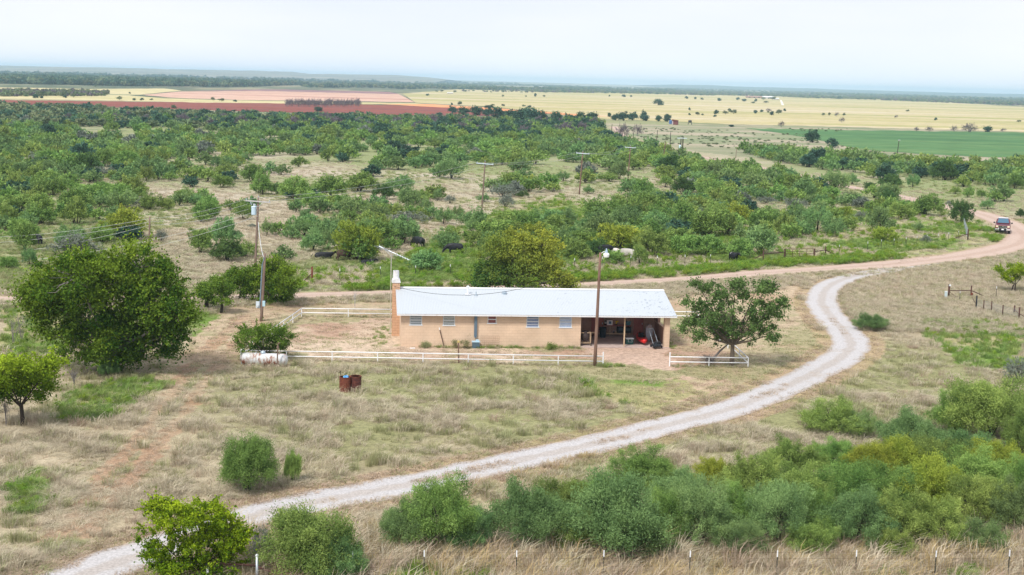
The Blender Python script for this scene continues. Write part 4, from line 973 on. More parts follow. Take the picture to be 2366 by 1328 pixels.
for k, (x, y) in enumerate(fore):
    B = at(x, y); tpost(B, 'brown steel post with pale tip in the front wire fence along the photo bottom', 'front wire fence steel posts', 1.28, .85); wv_.append(B)
def strands(name, label, pts, zs, r, mt='pipe_brown'):
    ps = []
    for z in zs: ps.append(tube([np.array(p) + [0, 0, z] for p in pts], r, 3, False))
    return tag(obj(name, ps, M[mt]), label, 'fence wire')
strands('fence_wire', 'barbed wire strands strung along the front steel posts', [at(594, 1358)] + wv_ + [at(2420, 1342)], (.35, .65, .95, 1.2), .0035)
GF = 'corner bracing posts of the front fence'
B = at(594, 1362); t = thing('corner_post', 'round galvanised corner post with domed cap under the yellow-green tree', 'post', B, 0, GF)
obj('pipe', [tube([(0, 0, -.1), (0, 0, 1.3)], .062, 12)], M['galv'], t, smooth=True); obj('cap', [lathe([(.068, 1.29), (.068, 1.33), (.04, 1.37), (.005, 1.385)], 12, 'z')], M['trim'], t)
Bq = at(479, 1374); t = thing('corner_post', 'black and white flat post behind the yellow-green tree', 'post', Bq, 0, GF)
obj('board', [box((0, 0, .55), (.12, .05, 1.3))], M['black'], t); each('marking', [box((.02, -.03, .9), (.07, .012, .3)), box((.02, -.03, .45), (.07, .012, .2))], M['post_tip'], t)
br = [tube([B + [0, 0, .93], B + [-2.6, .15, .97]], .045, 8), tube([B + [0, 0, .9], B + [1.75, .1, .15]], .045, 8)]
tag(obj('brace_rail', br, M['pipe_brown'], smooth=True), 'rusty brown pipe brace running through the galvanised corner post', 'rail')

past = [(82, 660, 36), (465, 640, 0), (785, 650, 30), (878.6, 642, 24), (960, 639, 24), (1040, 637, 27), (1327, 622, 26), (1391, 618, 26), (1457, 616, 26), (1518, 617, 27), (1582, 614, 26), (1641, 611, 24), (1702, 606, 23),
        (1938.5, 587, 19), (2004, 580, 22), (2035.6, 575, 22), (2065, 572, 21), (2092.8, 569, 21), (2118, 566, 21), (2142, 562, 20), (2166.8, 560, 20), (2191, 556, 19), (2214, 552, 17)]
pw = []
for x, y, hpx in past:
    if hpx == 0: continue
    B = at(x, y); tpost(B, 'thin dark post with white tip in the pasture fence along the road', 'white-tipped pasture fence posts', max(1.1, min(1.5, hpx / ppm(B))), 1.15); pw.append(B)
strands('fence_wire', 'wire strands of the pasture fence behind the house', pw[2:12], (.4, .75, 1.1), .006)
strands('fence_wire', 'wire strands of the pasture fence curving beside the dirt road on the right', pw[13:] + [at(2235.7, 555)], (.4, .75, 1.1), .006)
farl = [(2127, 475), (2141, 478), (2150, 480), (2160, 483), (2169, 485), (2178, 487), (2188, 489), (2199, 492), (2090, 468), (2102, 470), (2111, 472), (2050, 462), (2035, 459), (2020, 456), (2005, 453), (1990, 450), (1975, 447), (1958, 444), (1940, 441), (1922, 437)]
for x, y in farl:
    tpost(at(x, y), 'short pale-tipped post in the far fence row beside the dirt road', 'posts of the far roadside fence', 1.3, .9)

def pipe_post(name, label, base, h, r=.07, mt='pipe_brown', group=None, lean=0):
    t = thing(name, label, 'post', base, 0, group)
    obj('pipe', [tube([(0, 0, -.2), (lean, 0, h)], r, 8)], M[mt], t, smooth=True)
    obj('cap', [lathe([(r * 1.1, h - .01), (r * 1.1, h + .02), (.005, h + .04)], 8, 'z', (lean, 0, 0))], M[mt], t); return t
# corner at the pasture's right end
C0 = at(2235.7, 555); pipe_post('corner_post', 'dark thick corner post of the pasture fence beside the road', C0, 1.45, .09)
tag(obj('brace_rail', [tube([C0 + [0, 0, .85], at(2195, 557) + [0, 0, .2]], .05, 6)], M['pipe_brown']), 'dark slanting brace on the pasture corner post', 'rail')
C1 = at(2226, 522); t = obj('wire_panel', wire_panel(C0 + [0, .12, .25], C1, 1.2, 26, 6, .014), M['galv']); tag(t, 'silvery wire mesh panel running back from the pasture corner post', 'wire panel')
C2 = at(2119, 479); pipe_post('corner_post', 'dark post with slanting brace in the far fence row', C2, 1.5, .09)
tag(obj('brace_rail', [tube([C2 + [0, 0, 1.0], at(2094, 478) + [0, 0, .3]], .05, 6)], M['pipe_brown']), 'dark slanting brace in the far fence row', 'rail')
C3 = at(721, 652); pipe_post('corner_post', 'rust-red thick post standing in grass left of the chimney', C3, 1.45, .085, 'rust')
tag(obj('brace_rail', [tube([C3 + [0, 0, .85], C3 + [-.75, .1, .1]], .05, 6), tube([C3 + [.1, -.3, .1], C3 + [2.2, -1.2, .12], C3 + [4.2, -1.8, .05]], .03, 5)], M['pipe_brown']), 'rusty brace and fallen cable at the rust-red post', 'rail')
# gate between the pasture and the road
GP = 'brown pipe posts of the pasture gate'
gp = [(1763, 606, 21, 'leftmost brown pipe post of the pasture gate run'), (1812, 602, 19, 'brown pipe post hinging the pasture gate'), (1881, 601, 25, 'brown pipe post latching the pasture gate'), (1906.5, 596, 24, 'rightmost brown pipe post of the pasture gate run')]
gq = []
for x, y, hp, lb in gp:
    B = at(x, y); pipe_post('gate_post', lb, B, max(1.3, hp / ppm(B)), .075, group=GP); gq.append(B)
tag(obj('brace_rail', [tube([gq[0] + [0, 0, .95], gq[1] + [0, 0, .95]], .05, 6), tube([gq[0] + [0, 0, .9], at(1735, 606) + [0, 0, .25]], .05, 6)], M['pipe_brown']), 'brown pipe rail left of the pasture gate', 'rail')
tag(obj('brace_rail', [tube([gq[2] + [0, 0, .95], gq[3] + [0, 0, .95]], .05, 6), tube([gq[3] + [0, 0, .9], at(1926, 592) + [0, 0, .3]], .05, 6)], M['pipe_brown']), 'brown pipe rail right of the pasture gate', 'rail')
d = gq[2] - gq[1]; gl = np.linalg.norm(d) - .2; rz = math.atan2(d[1], d[0])
t = thing('pipe_gate', 'brown five-bar pipe gate into the cattle pasture', 'gate', gq[1] + d / np.linalg.norm(d) * .1, rz)
obj('frame', [tube([(0, 0, z), (gl, 0, z)], .03, 6) for z in (.2, 1.3)] + [tube([(x, 0, .2), (x, 0, 1.3)], .03, 6) for x in (0, gl)], M['pipe_brown'], t)
each('bar', [tube([(0, 0, z), (gl, 0, z)], .022, 5) for z in (.48, .75, 1.03)], M['pipe_brown'], t)
each('upright', [tube([(gl * f, 0, .2), (gl * f, 0, 1.3)], .022, 5) for f in (.25, .5, .75)], M['pipe_brown'], t)
# fence on the right-hand side
R = [(2191.5, 688, 31, .095, 'thick rusty post with white cap beside a grey box'), (2243, 687, 27, .07, 'rusty post with a hanging lock plate'), (2255, 713, 30, .07, 'black post starting the wire fence on the right'),
     (2272, 719, 25, .05, 'second thin post in the right wire fence'), (2290, 722, 26, .05, 'third thin post in the right wire fence'), (2316, 731, 26, .055, 'fourth thin post in the right wire fence'), (2343, 727, 21, .07, 'rusty post near the right photo edge'), (2354, 738, 28, .07, 'dark post nearest the right photo edge')]
rp_ = []
for k, (x, y, hp, r, lb) in enumerate(R):
    B = at(x, y); h_ = hp / ppm(B); t = pipe_post('gate_post' if k < 2 else 'fence_post', lb, B, h_, r, 'black' if k == 2 else 'pipe_brown', 'rusty posts of the right-hand corner fence'); rp_.append(B)
    if k == 0: obj('white_cap', [lathe([(.1, 0), (.11, .1), (.06, .14), (.01, .15)], 10, 'z', (.04, -.06, h_ - .12))], M['post_tip'], t)
    if k == 1: obj('lock_plate', [box((.05, -.08, .3), (.22, .05, .3))], M['rust'], t)
t = thing('utility_box', 'pale grey-blue metal box standing at the thick rusty post', 'utility box', at(2185, 689))
obj('cabinet', [box((0, 0, .3), (.22, .2, .64))], mat('box_pale', (.50, .60, .63), .5), t, bevel=.01); obj('lid', [box((0, 0, .64), (.26, .24, .05))], M['trim'], t)
tag(obj('brace_rail', [tube([rp_[0] + [0, 0, .68], rp_[1] + [0, 0, .68]], .04, 6), tube([rp_[1] + [0, 0, .66], rp_[1] + [1.75, -.3, -.02]], .045, 6)], M['pipe_brown']), 'rusty top rail with a long slanting brace on the right-hand fence', 'rail')
tag(obj('brace_rail', [tube([rp_[0] + [.05, 0, .6], rp_[0] + [.8, -.3, .02]], .025, 5), tube([rp_[0] + [.9, -1, .05], rp_[1] + [0, -.05, .22], rp_[2] + [0, 0, .4]], .025, 5)], M['pipe_brown']), 'thin low braces crossing the opening of the right-hand fence', 'rail')
tag(obj('wire_panel', wire_panel(rp_[2], rp_[3] + [0, 0, 0], .9, 8, 5, .008) + wire_panel(rp_[3], rp_[4], .9, 8, 5, .008) + wire_panel(rp_[4], rp_[5], .9, 12, 5, .008) + wire_panel(rp_[5], rp_[7], .9, 14, 5, .008), M['galv']), 'grey wire mesh stretched along the thin right-hand fence posts', 'wire panel')
tag(obj('brace_rail', [tube([rp_[7] + [0, 0, .45], rp_[6] + [0, 0, .5]], .03, 5), tube([rp_[7] + [0, 0, .5], at(2385, 741)], .03, 5)], M['pipe_brown']), 'thin dark brace at the right photo edge', 'rail')
tpost(at(2217, 697), 'slim post between the thick rusty post and the lock plate post', 'slim posts near the right-hand fence', 1.0); tpost(at(2301, 689), 'slim lone post left of the small yellow tree', 'slim posts near the right-hand fence', 1.15)
# white frame far right
t = obj('pipe_arch', [tube([(0, 0, 0), (0, 0, 1.6), (2.2, 0, 1.6), (2.2, 0, 0)], .09, 6)], M['arm_wood'], loc=at(2228, 412)); tag(t, 'pale bent pipe arch among the bushes on the far right', 'pipe arch')

# ------------------------------------------------------------------ things in the carport
def hp(px, py, z=.07):
    d = ray(px, py); tt = (z - H) / d[2]; return CAM + d * tt
def sh(px, py, y):                                     # pixel on the carport plane y -> house x,z
    return hl(px, py, y)
SHY = CB - .3
x0, z0 = sh(1397, 751, SHY); x1, _ = sh(1457, 751, SHY); b0, zb = sh(1363, 780, SHY); b1, _ = sh(1446, 780, SHY)
t = thing('wall_shelf', 'brown two-level plank shelf along the carport back wall', 'shelf', hw(x0, SHY), HRZ)
obj('top_plank', [box(((x1 - x0) / 2, 0, z0), (x1 - x0, .5, .05))], M['door_red'], t); obj('low_plank', [box(((b0 + b1) / 2 - x0, 0, max(zb, .3)), (b1 - b0, .5, .07))], M['wood_new'], t)
each('support', [box(((x1 - x0) * f, .1, z0 / 2), (.05, .05, z0)) for f in (.22, .97)], M['wood_new'], t)
def on_shelf(px, py): a = sh(px, py, SHY); return a[0]
def put(name, label, cat, x, y, z, rz=0.0): return thing(name, label, cat, hw(x, y, z), HRZ + rz)
xa = on_shelf(1408, 749)
t = put('carton', 'white carton with blue print on the carport shelf', 'box', xa, SHY, z0 + .026); obj('body', [box((0, 0, .19), (.42, .34, .38))], M['white_paint'], t, bevel=.01); obj('print', [box((.02, -.172, .2), (.2, .006, .2))], mat('print_blue', (.06, .13, .25), .6), t); obj('flap', [box((0, 0, .385), (.43, .1, .01))], M['pole_wood'], t)
xa = on_shelf(1399, 746)
t = put('lantern', 'small black lantern beside the white carton', 'lantern', xa, SHY, z0 + .026); obj('body', [lathe([(.1, 0), (.11, .06), (.07, .1), (.07, .24), (.1, .28), (.02, .32)], 10, 'z')], M['black'], t); obj('globe', [lathe([(.075, .1), (.085, .17), (.075, .24)], 10, 'z')], M['trim'], t)
xa = on_shelf(1425, 747)
t = put('power_tool', 'yellow hand tool on the carport shelf', 'tool', xa, SHY, z0 + .026); obj('body', [tube([(-.1, 0, .24), (.12, 0, .27)], .07, 8), tube([(-.02, 0, .24), (-.05, 0, .05)], .045, 8)], mat('tool_yellow', (.62, .42, .03), .5), t); obj('base', [box((-.05, 0, .03), (.16, .12, .06))], M['black'], t)
xa = on_shelf(1415, 749)
t = put('jar', 'small pink jar on the shelf next to the carton', 'jar', xa, SHY - .1, z0 + .026); obj('body', [lathe([(.05, 0), (.06, .05), (.055, .12), (.04, .14)], 10, 'z')], mat('jar_pink', (.5, .28, .28), .5), t); obj('lid', [lathe([(.045, .14), (.045, .17), (.01, .175)], 10, 'z')], M['black'], t)
xa = on_shelf(1451, 748)
t = put('crate', 'teal plastic box at the right end of the shelf', 'box', xa, SHY, z0 + .026); obj('body', [box((0, 0, .12), (.34, .3, .24))], mat('teal', (.05, .16, .20), .5), t, bevel=.02); obj('lid', [box((0, 0, .255), (.37, .33, .03))], mat('teal_lid', (.14, .32, .38), .5), t)
def case(name, label, px, rz):
    xa = on_shelf(px, 770); t = put(name, label, 'tool case', xa, SHY - .02, max(zb, .3) + .036, rz)
    obj('case', [box((0, 0, .24), (.46, .3, .46))], M['black'], t, bevel=.03); obj('panel', [box((0, -.155, .28), (.34, .012, .18))], mat('case_teal', (.05, .09, .11), .4), t); obj('handle', [tube([(-.1, 0, .47), (-.1, 0, .53), (.1, 0, .53), (.1, 0, .47)], .018, 5)], M['grey_metal'], t)
case('tool_case', 'black tool case on the low plank, left of the wooden post', 1432, .2); case('tool_case', 'black tool case on the low plank, right of the wooden post', 1451, -.15)
for k, px in enumerate((1417, 1422, 1427)):
    t = put('can', ['small dark can leftmost on the low plank', 'small tan can in the middle of the low plank', 'small tan can next to the tool case'][k], 'can', on_shelf(px, 778), SHY - .15, max(zb, .3) + .036); obj('body', [lathe([(.045, 0), (.045, .14), (.03, .15)], 9, 'z')], M['black'] if k == 0 else M['wood_new'], t); obj('lid', [lathe([(.047, .14), (.047, .16), (.01, .162)], 9, 'z')], M['grey_metal'], t)
xa = sh(1392, 778, SHY - .5)[0]
t = put('trash_can', 'dark round trash can standing under the carport shelf', 'trash can', xa, SHY - .55, .07); bn = mat('bin', (.012, .020, .028), .6); obj('body', [lathe([(.22, 0), (.27, .7), (.29, .72), (.29, .76), (.25, .76), (.2, .1)], 16, 'z')], bn, t); each('handle', [box((s * .29, 0, .6), (.05, .14, .04)) for s in (-1, 1)], bn, t)
B = hp(1362, 797); xk, yk = np.dot(B - O, EX), np.dot(B - O, EY)
t = put('hand_cart', 'wooden frame cart holding a dark round kettle by the house corner', 'cart', xk - .35, yk, .07)
obj('frame', [box((x, y, .5), (.05, .05, 1.0)) for x in (-.38, .38) for y in (-.22, .22)] + [box((0, y, z), (.8, .04, .05)) for y in (-.22, .22) for z in (.2, .95)] + [box((.52, 0, .95), (.4, .05, .04))], M['wood_new'], t)
obj('kettle', [lathe([(.03, .3), (.24, .4), (.33, .62), (.33, .74), (.26, .98), (.05, 1.12)], 16, 'z')], mat('kettle', (.05, .035, .035), .6), t); each('wheel', [lathe([(.1, -.03), (.1, .03)], 12, 'x', (.4, y, .1)) for y in (-.24, .24)], M['black'], t)
B = hp(1455, 796); xk, yk = np.dot(B - O, EX), np.dot(B - O, EY)
t = put('cooler', 'dark green ice cooler with white lid in the carport', 'cooler', xk, yk + .2, .07, .08)
obj('body', [box((0, 0, .2), (.56, .38, .4))], mat('cooler_green', (.01, .06, .055), .45), t, bevel=.03); obj('lid', [box((0, 0, .44), (.6, .42, .09))], mat('cooler_lid', (.50, .54, .56), .5), t, bevel=.02); obj('handle', [tube([(-.13, -.2, .38), (-.15, -.24, .2), (.15, -.24, .2), (.13, -.2, .38)], .014, 5)], M['trim'], t)
B = hp(1489, 799); E = hp(1473, 775); d = E - B; kl = float(np.linalg.norm(d[:2]))
t = thing('kayak', 'bright red kayak with black seat lying on the carport floor', 'kayak', B, math.atan2(d[1], d[0])); kl = min(kl, 3.4)
us = np.linspace(0, 1, 15); rings = []
for u in us:
    w = .40 * math.sin(math.pi * (u * .94 + .03)) ** .6; hh = .05 + .12 * (2 * u - 1) ** 2
    a = np.linspace(0, 2 * math.pi, 16, endpoint=False)
    rings.append(np.stack([np.full(16, u * kl), w * np.cos(a), .2 + hh + np.where(np.sin(a) > 0, .12, .2) * np.sin(a)], 1))
V = np.concatenate(rings); Fq = np.array([[i * 16 + j, i * 16 + (j + 1) % 16, (i + 1) * 16 + (j + 1) % 16, (i + 1) * 16 + j] for i in range(14) for j in range(16)])
obj('hull', [(V, [Fq, np.array([list(range(16))[::-1]]), np.array([[14 * 16 + j for j in range(16)]])])], mat('kayak_red', (.62, .02, .02), .35, spec=.5), t, smooth=True)
obj('cockpit', [(lambda V, Fs: (V * [1.9, .95, 1] + [kl * .56, 0, -.02], Fs))(*lathe([(.001, .385), (.26, .39), (.3, .4)], 16, 'z'))], M['black'], t)
obj('seat', [box((kl * .66, 0, .47), (.12, .42, .26)), box((kl * .55, 0, .4), (.3, .4, .05))], M['black'], t, bevel=.03)
B = hp(1500, 787); xk, yk = np.dot(B - O, EX), np.dot(B - O, EY)
t = put('cabinet', 'pale grey upright metal cabinet with three round knobs in the carport', 'cabinet', xk, yk + .15, .07, -.12)
gm = mat('cabinet_grey', (.40, .42, .48), .5, noise=(4, (.33, .34, .40), .4, .7)); obj('body', [box((0, 0, .48), (.5, .36, .94))], gm, t, bevel=.015); obj('hood', [lathe([(.24, -.17), (.24, .17)], 18, 'y', (0, 0, .96))], mat('hood', (.32, .27, .28), .5), t); each('knob', [lathe([(.035, 0), (.035, .04)], 8, 'y', (x, -.22, .68)) for x in (-.14, 0, .14)], M['grey_metal'], t)
B = hp(1512, 790); xk, yk = np.dot(B - O, EX), np.dot(B - O, EY)
t = put('wooden_box', 'open brown wooden box between the cabinet and the mower', 'box', xk, yk + .3, .07, .2); obj('sides', [box((0, y, .2), (.4, .03, .4)) for y in (-.17, .17)] + [box((x, 0, .2), (.03, .31, .4)) for x in (-.185, .185)], M['pole_wood'], t); obj('bottom', [box((0, 0, .02), (.34, .3, .03))], M['wood_new'], t)
B = hp(1518, 804); xk, yk = np.dot(B - O, EX), np.dot(B - O, EY)
t = put('push_mower', 'black push mower with long folded handle by the carport column', 'mower', xk, yk + .25, .07, .3)
obj('deck', [lathe([(.32, .1), (.36, .14), (.34, .24), (.16, .28), (.16, .42), (.06, .44)], 16, 'z')], mat('mower_black', (.02, .024, .03), .35), t); obj('handle', [tube([(s * .2, .1, .25), (s * .2, .5, .75), (s * .19, .95, 1.25)], .016, 5) for s in (-1, 1)] + [tube([(-.19, .95, 1.25), (.19, .95, 1.25)], .018, 5)], M['grey_metal'], t); obj('bag', [box((.22, .1, .3), (.3, .35, .2))], M['black'], t, bevel=.05)
for x in (-.3, .3):
    for y in (-.26, .26): obj('wheel', [lathe([(.1, -.03), (.1, .03)], 12, 'x', (x, y, .1))], M['black'], t)

# ------------------------------------------------------------------ pickup truck on the dirt road
TK = at(2331, 541); hd = math.atan2(-TK[1] , -TK[0]) + .0  # faces the camera
t = thing('pickup_truck', 'maroon pickup truck driving towards the camera on the dirt road', 'pickup truck', TK + np.array([.0, 2.6, .03]), hd + math.pi / 2)
MR = mat('truck_red', (.16, .018, .028), .22, .2, spec=.8); CHR = mat('chrome', (.75, .78, .82), .18, .9)
# local: -y is forward
def loft(secs, cap=True):
    k = len(secs[0]); V = np.concatenate([np.array(s, float) for s in secs])
    Fq = [[i * k + j, i * k + (j + 1) % k, (i + 1) * k + (j + 1) % k, (i + 1) * k + j] for i in range(len(secs) - 1) for j in range(k)]
    Fs = [np.array(Fq)]
    if cap: Fs += [np.array([list(range(k))[::-1]]), np.array([[(len(secs) - 1) * k + j for j in range(k)]])]
    return V, Fs
def sec(y, w, z0, z1, tw=None, ch=.08):
    tw = w - .06 if tw is None else tw
    return [(-w + ch, y, z0), (w - ch, y, z0), (w, y, z0 + ch * 2), (w, y, z1 - .22), (tw, y, z1 - .03), (tw - .12, y, z1), (-tw + .12, y, z1), (-tw, y, z1 - .03), (-w, y, z1 - .22), (-w, y, z0 + ch * 2)]
obj('body', [loft([sec(-2.75, .86, .55, 1.08), sec(-2.6, .97, .45, 1.2), sec(-1.5, 1.0, .42, 1.28), sec(-1.2, 1.01, .42, 1.3), sec(.95, 1.01, .42, 1.3), sec(1.0, 1.01, .42, 1.36), sec(2.9, 1.0, .5, 1.36)])], MR, t, smooth=False)
obj('cab', [loft([sec(-1.3, .9, 1.24, 1.32, .8), sec(-.55, .88, 1.24, 1.93, .68), sec(-.2, .88, 1.24, 1.97, .68), sec(.7, .88, 1.24, 1.95, .67), sec(.98, .88, 1.24, 1.5, .75)])], MR, t)
obj('roof', [box((0, .2, 1.975), (1.3, 1.2, .03))], mat('roof_sky_sheen', (.70, .70, .74), .25, spec=.7), t, bevel=.012)  # pale panel paints the bright sky reflected on the maroon roof
wsV, wsF = quad((-.78, -1.28, 1.33), (.78, -1.28, 1.33), (.62, -.53, 1.91), (-.62, -.53, 1.91))
V8 = np.concatenate([wsV + [0, -.012, .012], wsV + [0, -.03, .03]])
obj('windshield', [(V8, [np.array([[0, 3, 2, 1], [4, 5, 6, 7], [0, 1, 5, 4], [1, 2, 6, 5], [2, 3, 7, 6], [3, 0, 4, 7]])])], mat('windshield', (.05, .13, .20), .06, spec=.9), t)
each('side_window', [box((s * .86, .15, 1.6), (.03, 1.35, .38)) for s in (-1, 1)], M['glass_dark'], t)
gr = obj('grille', [box((0, -2.77, .95), (1.05, .06, .3))], M['black'], t, bevel=.02)
obj('grille_bar', [box((0, -2.81, 1.11), (1.14, .05, .05)), box((0, -2.81, .94), (1.1, .05, .04)), box((0, -2.81, .79), (1.2, .06, .07)), box((0, -2.83, .99), (.2, .04, .1))], CHR, gr)
for s in (-1, 1):
    obj('headlight', [box((s * .74, -2.72, 1.0), (.3, .14, .24))], mat('headlight', (.75, .66, .50), .15, spec=.8), t, bevel=.02)
    mir = obj('mirror', [box((s * 1.16, -1.05, 1.38), (.2, .12, .2)), box((s * 1.03, -1.05, 1.33), (.12, .06, .06))], M['black'], t, bevel=.02)
    obj('bumper', [box((s * .72, -2.82, .6), (.5, .16, .26))], CHR, t, bevel=.03)
    for y in (-1.78, 1.72):
        w = obj('wheel', [lathe([(.2, -.14), (.4, -.13), (.42, 0), (.4, .13), (.2, .14)], 18, 'x', (s * .86, y, .4))], M['black'], t); obj('rim', [lathe([(.02, -.145), (.22, -.142), (.22, .142), (.02, .145)], 14, 'x', (s * .865, y, .4))], M['galv'], w)
obj('lower_bumper', [box((0, -2.8, .55), (.94, .12, .34))], M['black'], t, bevel=.03)
obj('license_plate', [box((0, -2.88, .62), (.32, .02, .16))], M['post_tip'], t)

# ------------------------------------------------------------------ cattle
def cow_mesh(name, pose, mt, seed=0):
    """one continuous body grown from a jointed skeleton; faces +x, about 2.2 m long"""
    J, E, Rr = [], [], []
    def j(p, r, link=None):
        J.append(p); Rr.append(r if not np.isscalar(r) else (r, r))
        if link is not None: E.append((link, len(J) - 1))
        return len(J) - 1
    dz = -.62 if pose == 'lie' else 0
    a = j((-.62, 0, 1.02 + dz), (.33, .36)); r_ = j((-.95, 0, 1.06 + dz), (.25, .28), a); b = j((-.15, 0, .95 + dz), (.37, .40), a); c = j((.32, 0, .95 + dz), (.34, .38), b); d = j((.66, 0, 1.02 + dz), (.26, .30), c)
    if pose == 'graze':
        n = j((.98, 0, .82), (.17, .19), d); p = j((1.2, 0, .52), (.125, .13), n); q = j((1.3, 0, .30), (.11, .11), p); mz = j((1.38, 0, .12), (.085, .08), q)
        ear = (1.16, .56)
    else:
        n = j((.98, 0, 1.2 + dz), (.17, .19), d); p = j((1.2, 0, 1.34 + dz), (.13, .13), n); q = j((1.4, 0, 1.25 + dz), (.11, .11), p); mz = j((1.58, 0, 1.14 + dz), (.085, .08), q)
        ear = (1.17, 1.42 + dz)
    for s in (-1, 1):
        if pose == 'lie':
            k = j((.5, .24 * s, .26), .11, c); k = j((.78, .28 * s, .1), .07, k); j((.5, .3 * s, .06), .05, k)
            k = j((-.7, .3 * s, .24), .17, a); k = j((-.2, .38 * s, .12), .09, k); j((-.5, .42 * s, .06), .05, k)
        else:
            st = .08 * s
            k = j((.48, .17 * s, .66), .13, c); k = j((.5 + st * .5, .18 * s, .40), .07, k); k = j((.48 + st, .18 * s, .12), .05, k); j((.51 + st, .18 * s, .0), .06, k)
            k = j((-.72, .19 * s, .74), .19, a); k = j((-.68 - st * .4, .2 * s, .55), .12, k); k = j((-.86 - st, .2 * s, .42), .07, k); k = j((-.82 - st, .2 * s, .14), .05, k); j((-.78 - st, .2 * s, .0), .06, k)
    me = bpy.data.meshes.new(name); me.from_pydata(J, E, [])
    o = bpy.data.objects.new(name, me); COL.objects.link(o)
    sk = o.modifiers.new('skin', 'SKIN'); o.modifiers.new('sub', 'SUBSURF').levels = 2; o.modifiers[-1].render_levels = 2
    for k, v in enumerate(me.skin_vertices[0].data): v.radius = Rr[k]; v.use_root = (k == 0)
    dg = bpy.context.evaluated_depsgraph_get(); out = bpy.data.meshes.new_from_object(o.evaluated_get(dg))
    bpy.data.objects.remove(o); out.materials.clear(); out.materials.append(mt)
    for p_ in out.polygons: p_.use_smooth = True
    return out, ear, dz
def cow(label, base, pose, mt, rz, sc=1.0, group='cattle in the pasture', head=None, cat='cow', name='cow'):
    me, ear, dz = COWM[(pose, mt.name)] if (pose, mt.name) in COWM else COWM.setdefault((pose, mt.name), cow_mesh('cow_body', pose, mt))
    t = thing(name, label, cat, base, rz, group); t.scale = (sc, sc, sc)
    obj('body', me, None, t)
    obj('tail', [tube([(-1.14, 0, 1.14 + dz), (-1.26, .02, .95 + dz), (-1.25, .04, max(.5 + dz, .1)), (-1.24, .05, max(.34 + dz, .05))], [.04, .03, .025, .055], 6)], head or mt, t)
    for s in (-1, 1):
        obj('ear', [(lambda V, Fs: (V * [.6, 1, 1] + [ear[0], 0, ear[1]], Fs))(*tube([(0, .10 * s, 0), (0, .19 * s, .0), (0, .29 * s, -.03)], [.03, .06, .015], 6))], head or mt, t)
    return t
COWM = {}
BLK = mat('black_hide', (.012, .013, .017), .55); DBR = mat('brown_hide', (.05, .028, .02), .7, noise=(2, (.09, .05, .035), .4, .7))
WHT = mat('white_hide', (.44, .42, .38), .8, noise=(2.2, (.33, .31, .28), .4, .7)); RDH = mat('red_hide', (.30, .09, .045), .7)
SPT = mat('spotted_hide', (.60, .56, .54), .8, noise=(1.5, (.28, .085, .045), .55, .60)); BLW = mat('black_white_hide', (.012, .013, .017), .6, noise=(1.6, (.62, .60, .58), .60, .64))
cow('black cow grazing broadside in the open behind the house', at(1050, 589), 'graze', BLK, math.pi + .08, 1.0)
cow('black cow standing behind a bush with its rump to the camera', at(966, 573), 'graze', BLK, 2.3, 1.0)
cow('lone black cow beside the bush at the far left', at(88, 567), 'graze', BLK, 2.2, .92)
cow('black cow lying under the bush left of the transformer pole', at(524, 580), 'lie', BLK, 2.9, .95)
cow('black cow lying in shade on the left of the cattle group', at(748, 597), 'lie', BLK, .25, 1.0)
cow('dark brown cow standing head hidden under the middle bush', at(797, 604), 'graze', DBR, .15, .95)
cow('white and red spotted cow standing behind the lying calf', at(846, 603), 'stand', SPT, .15, 1.0, head=RDH)
cow('black calf with white patch lying in front of the spotted cow', at(849, 611), 'lie', BLW, .5, .75, cat='calf', name='calf')
cow('black cow in deep shade behind the yard light', at(1398, 592), 'graze', BLK, .4, 1.0)
cow('brown and white cow between the black cow and the white cow', at(1424, 598), 'graze', SPT, 1.9, .9, head=RDH)
cow('pale white cow grazing with its rump to the right', at(1448, 603), 'graze', WHT, 2.6, 1.05)
cow('black-faced cow peering out of the bushes left of the gate', at(1695, 606), 'stand', BLW, -1.2, .85)
cow('black cow resting beneath the large olive bush', at(300, 550), 'lie', BLK, .3, .9)

# ------------------------------------------------------------------ far buildings
B = at(1560, 288); s_ = ppm(B)
t = thing('shed', 'small red-brown shed with pale front standing in the far flat pasture', 'shed', B, -.25); w = 13 / s_; hh = 9.5 / s_
obj('wall', [box((0, 0, hh / 2), (w, w * .8, hh))], mat('shed_red', (.15, .05, .05), .8, noise=(2, (.20, .08, .08), .4, .7)), t); obj('roof', [prism([(-w * .5, hh), (w * .5, hh), (w * .55, hh + .15), (-w * .55, hh + .6)], w, 'y')], M['rust'], t); obj('door', [box((-w * .42, -w * .41, hh * .45), (w * .2, .06, hh * .85))], mat('shed_pale', (.45, .38, .42), .7), t)
t = thing('water_tank', 'blue upright tank beside the red-brown shed', 'tank', at(1549, 287)); obj('tank', [lathe([(.7, 0), (.75, .1), (.75, 1.8), (.5, 2.1), (.05, 2.15)], 14, 'z')], mat('tank_blue', (.06, .14, .32), .5), t); obj('base', [box((0, 0, .1), (1.8, 1.8, .2))], M['slab'], t)
t = thing('feed_hopper', 'dark hopper on legs standing right of the red-brown shed', 'hopper', at(1594, 288)); obj('hopper', [lathe([(.25, 1.0), (.9, 1.6), (.9, 2.1), (.2, 2.3)], 4, 'z')], mat('hopper', (.06, .06, .07), .7), t); each('leg', [tube([(x, y, 0), (x * .8, y * .8, 1.6)], .09, 5) for x in (-.9, .9) for y in (-.6, .6)], mat('hopper_leg', (.06, .06, .07), .7), t)
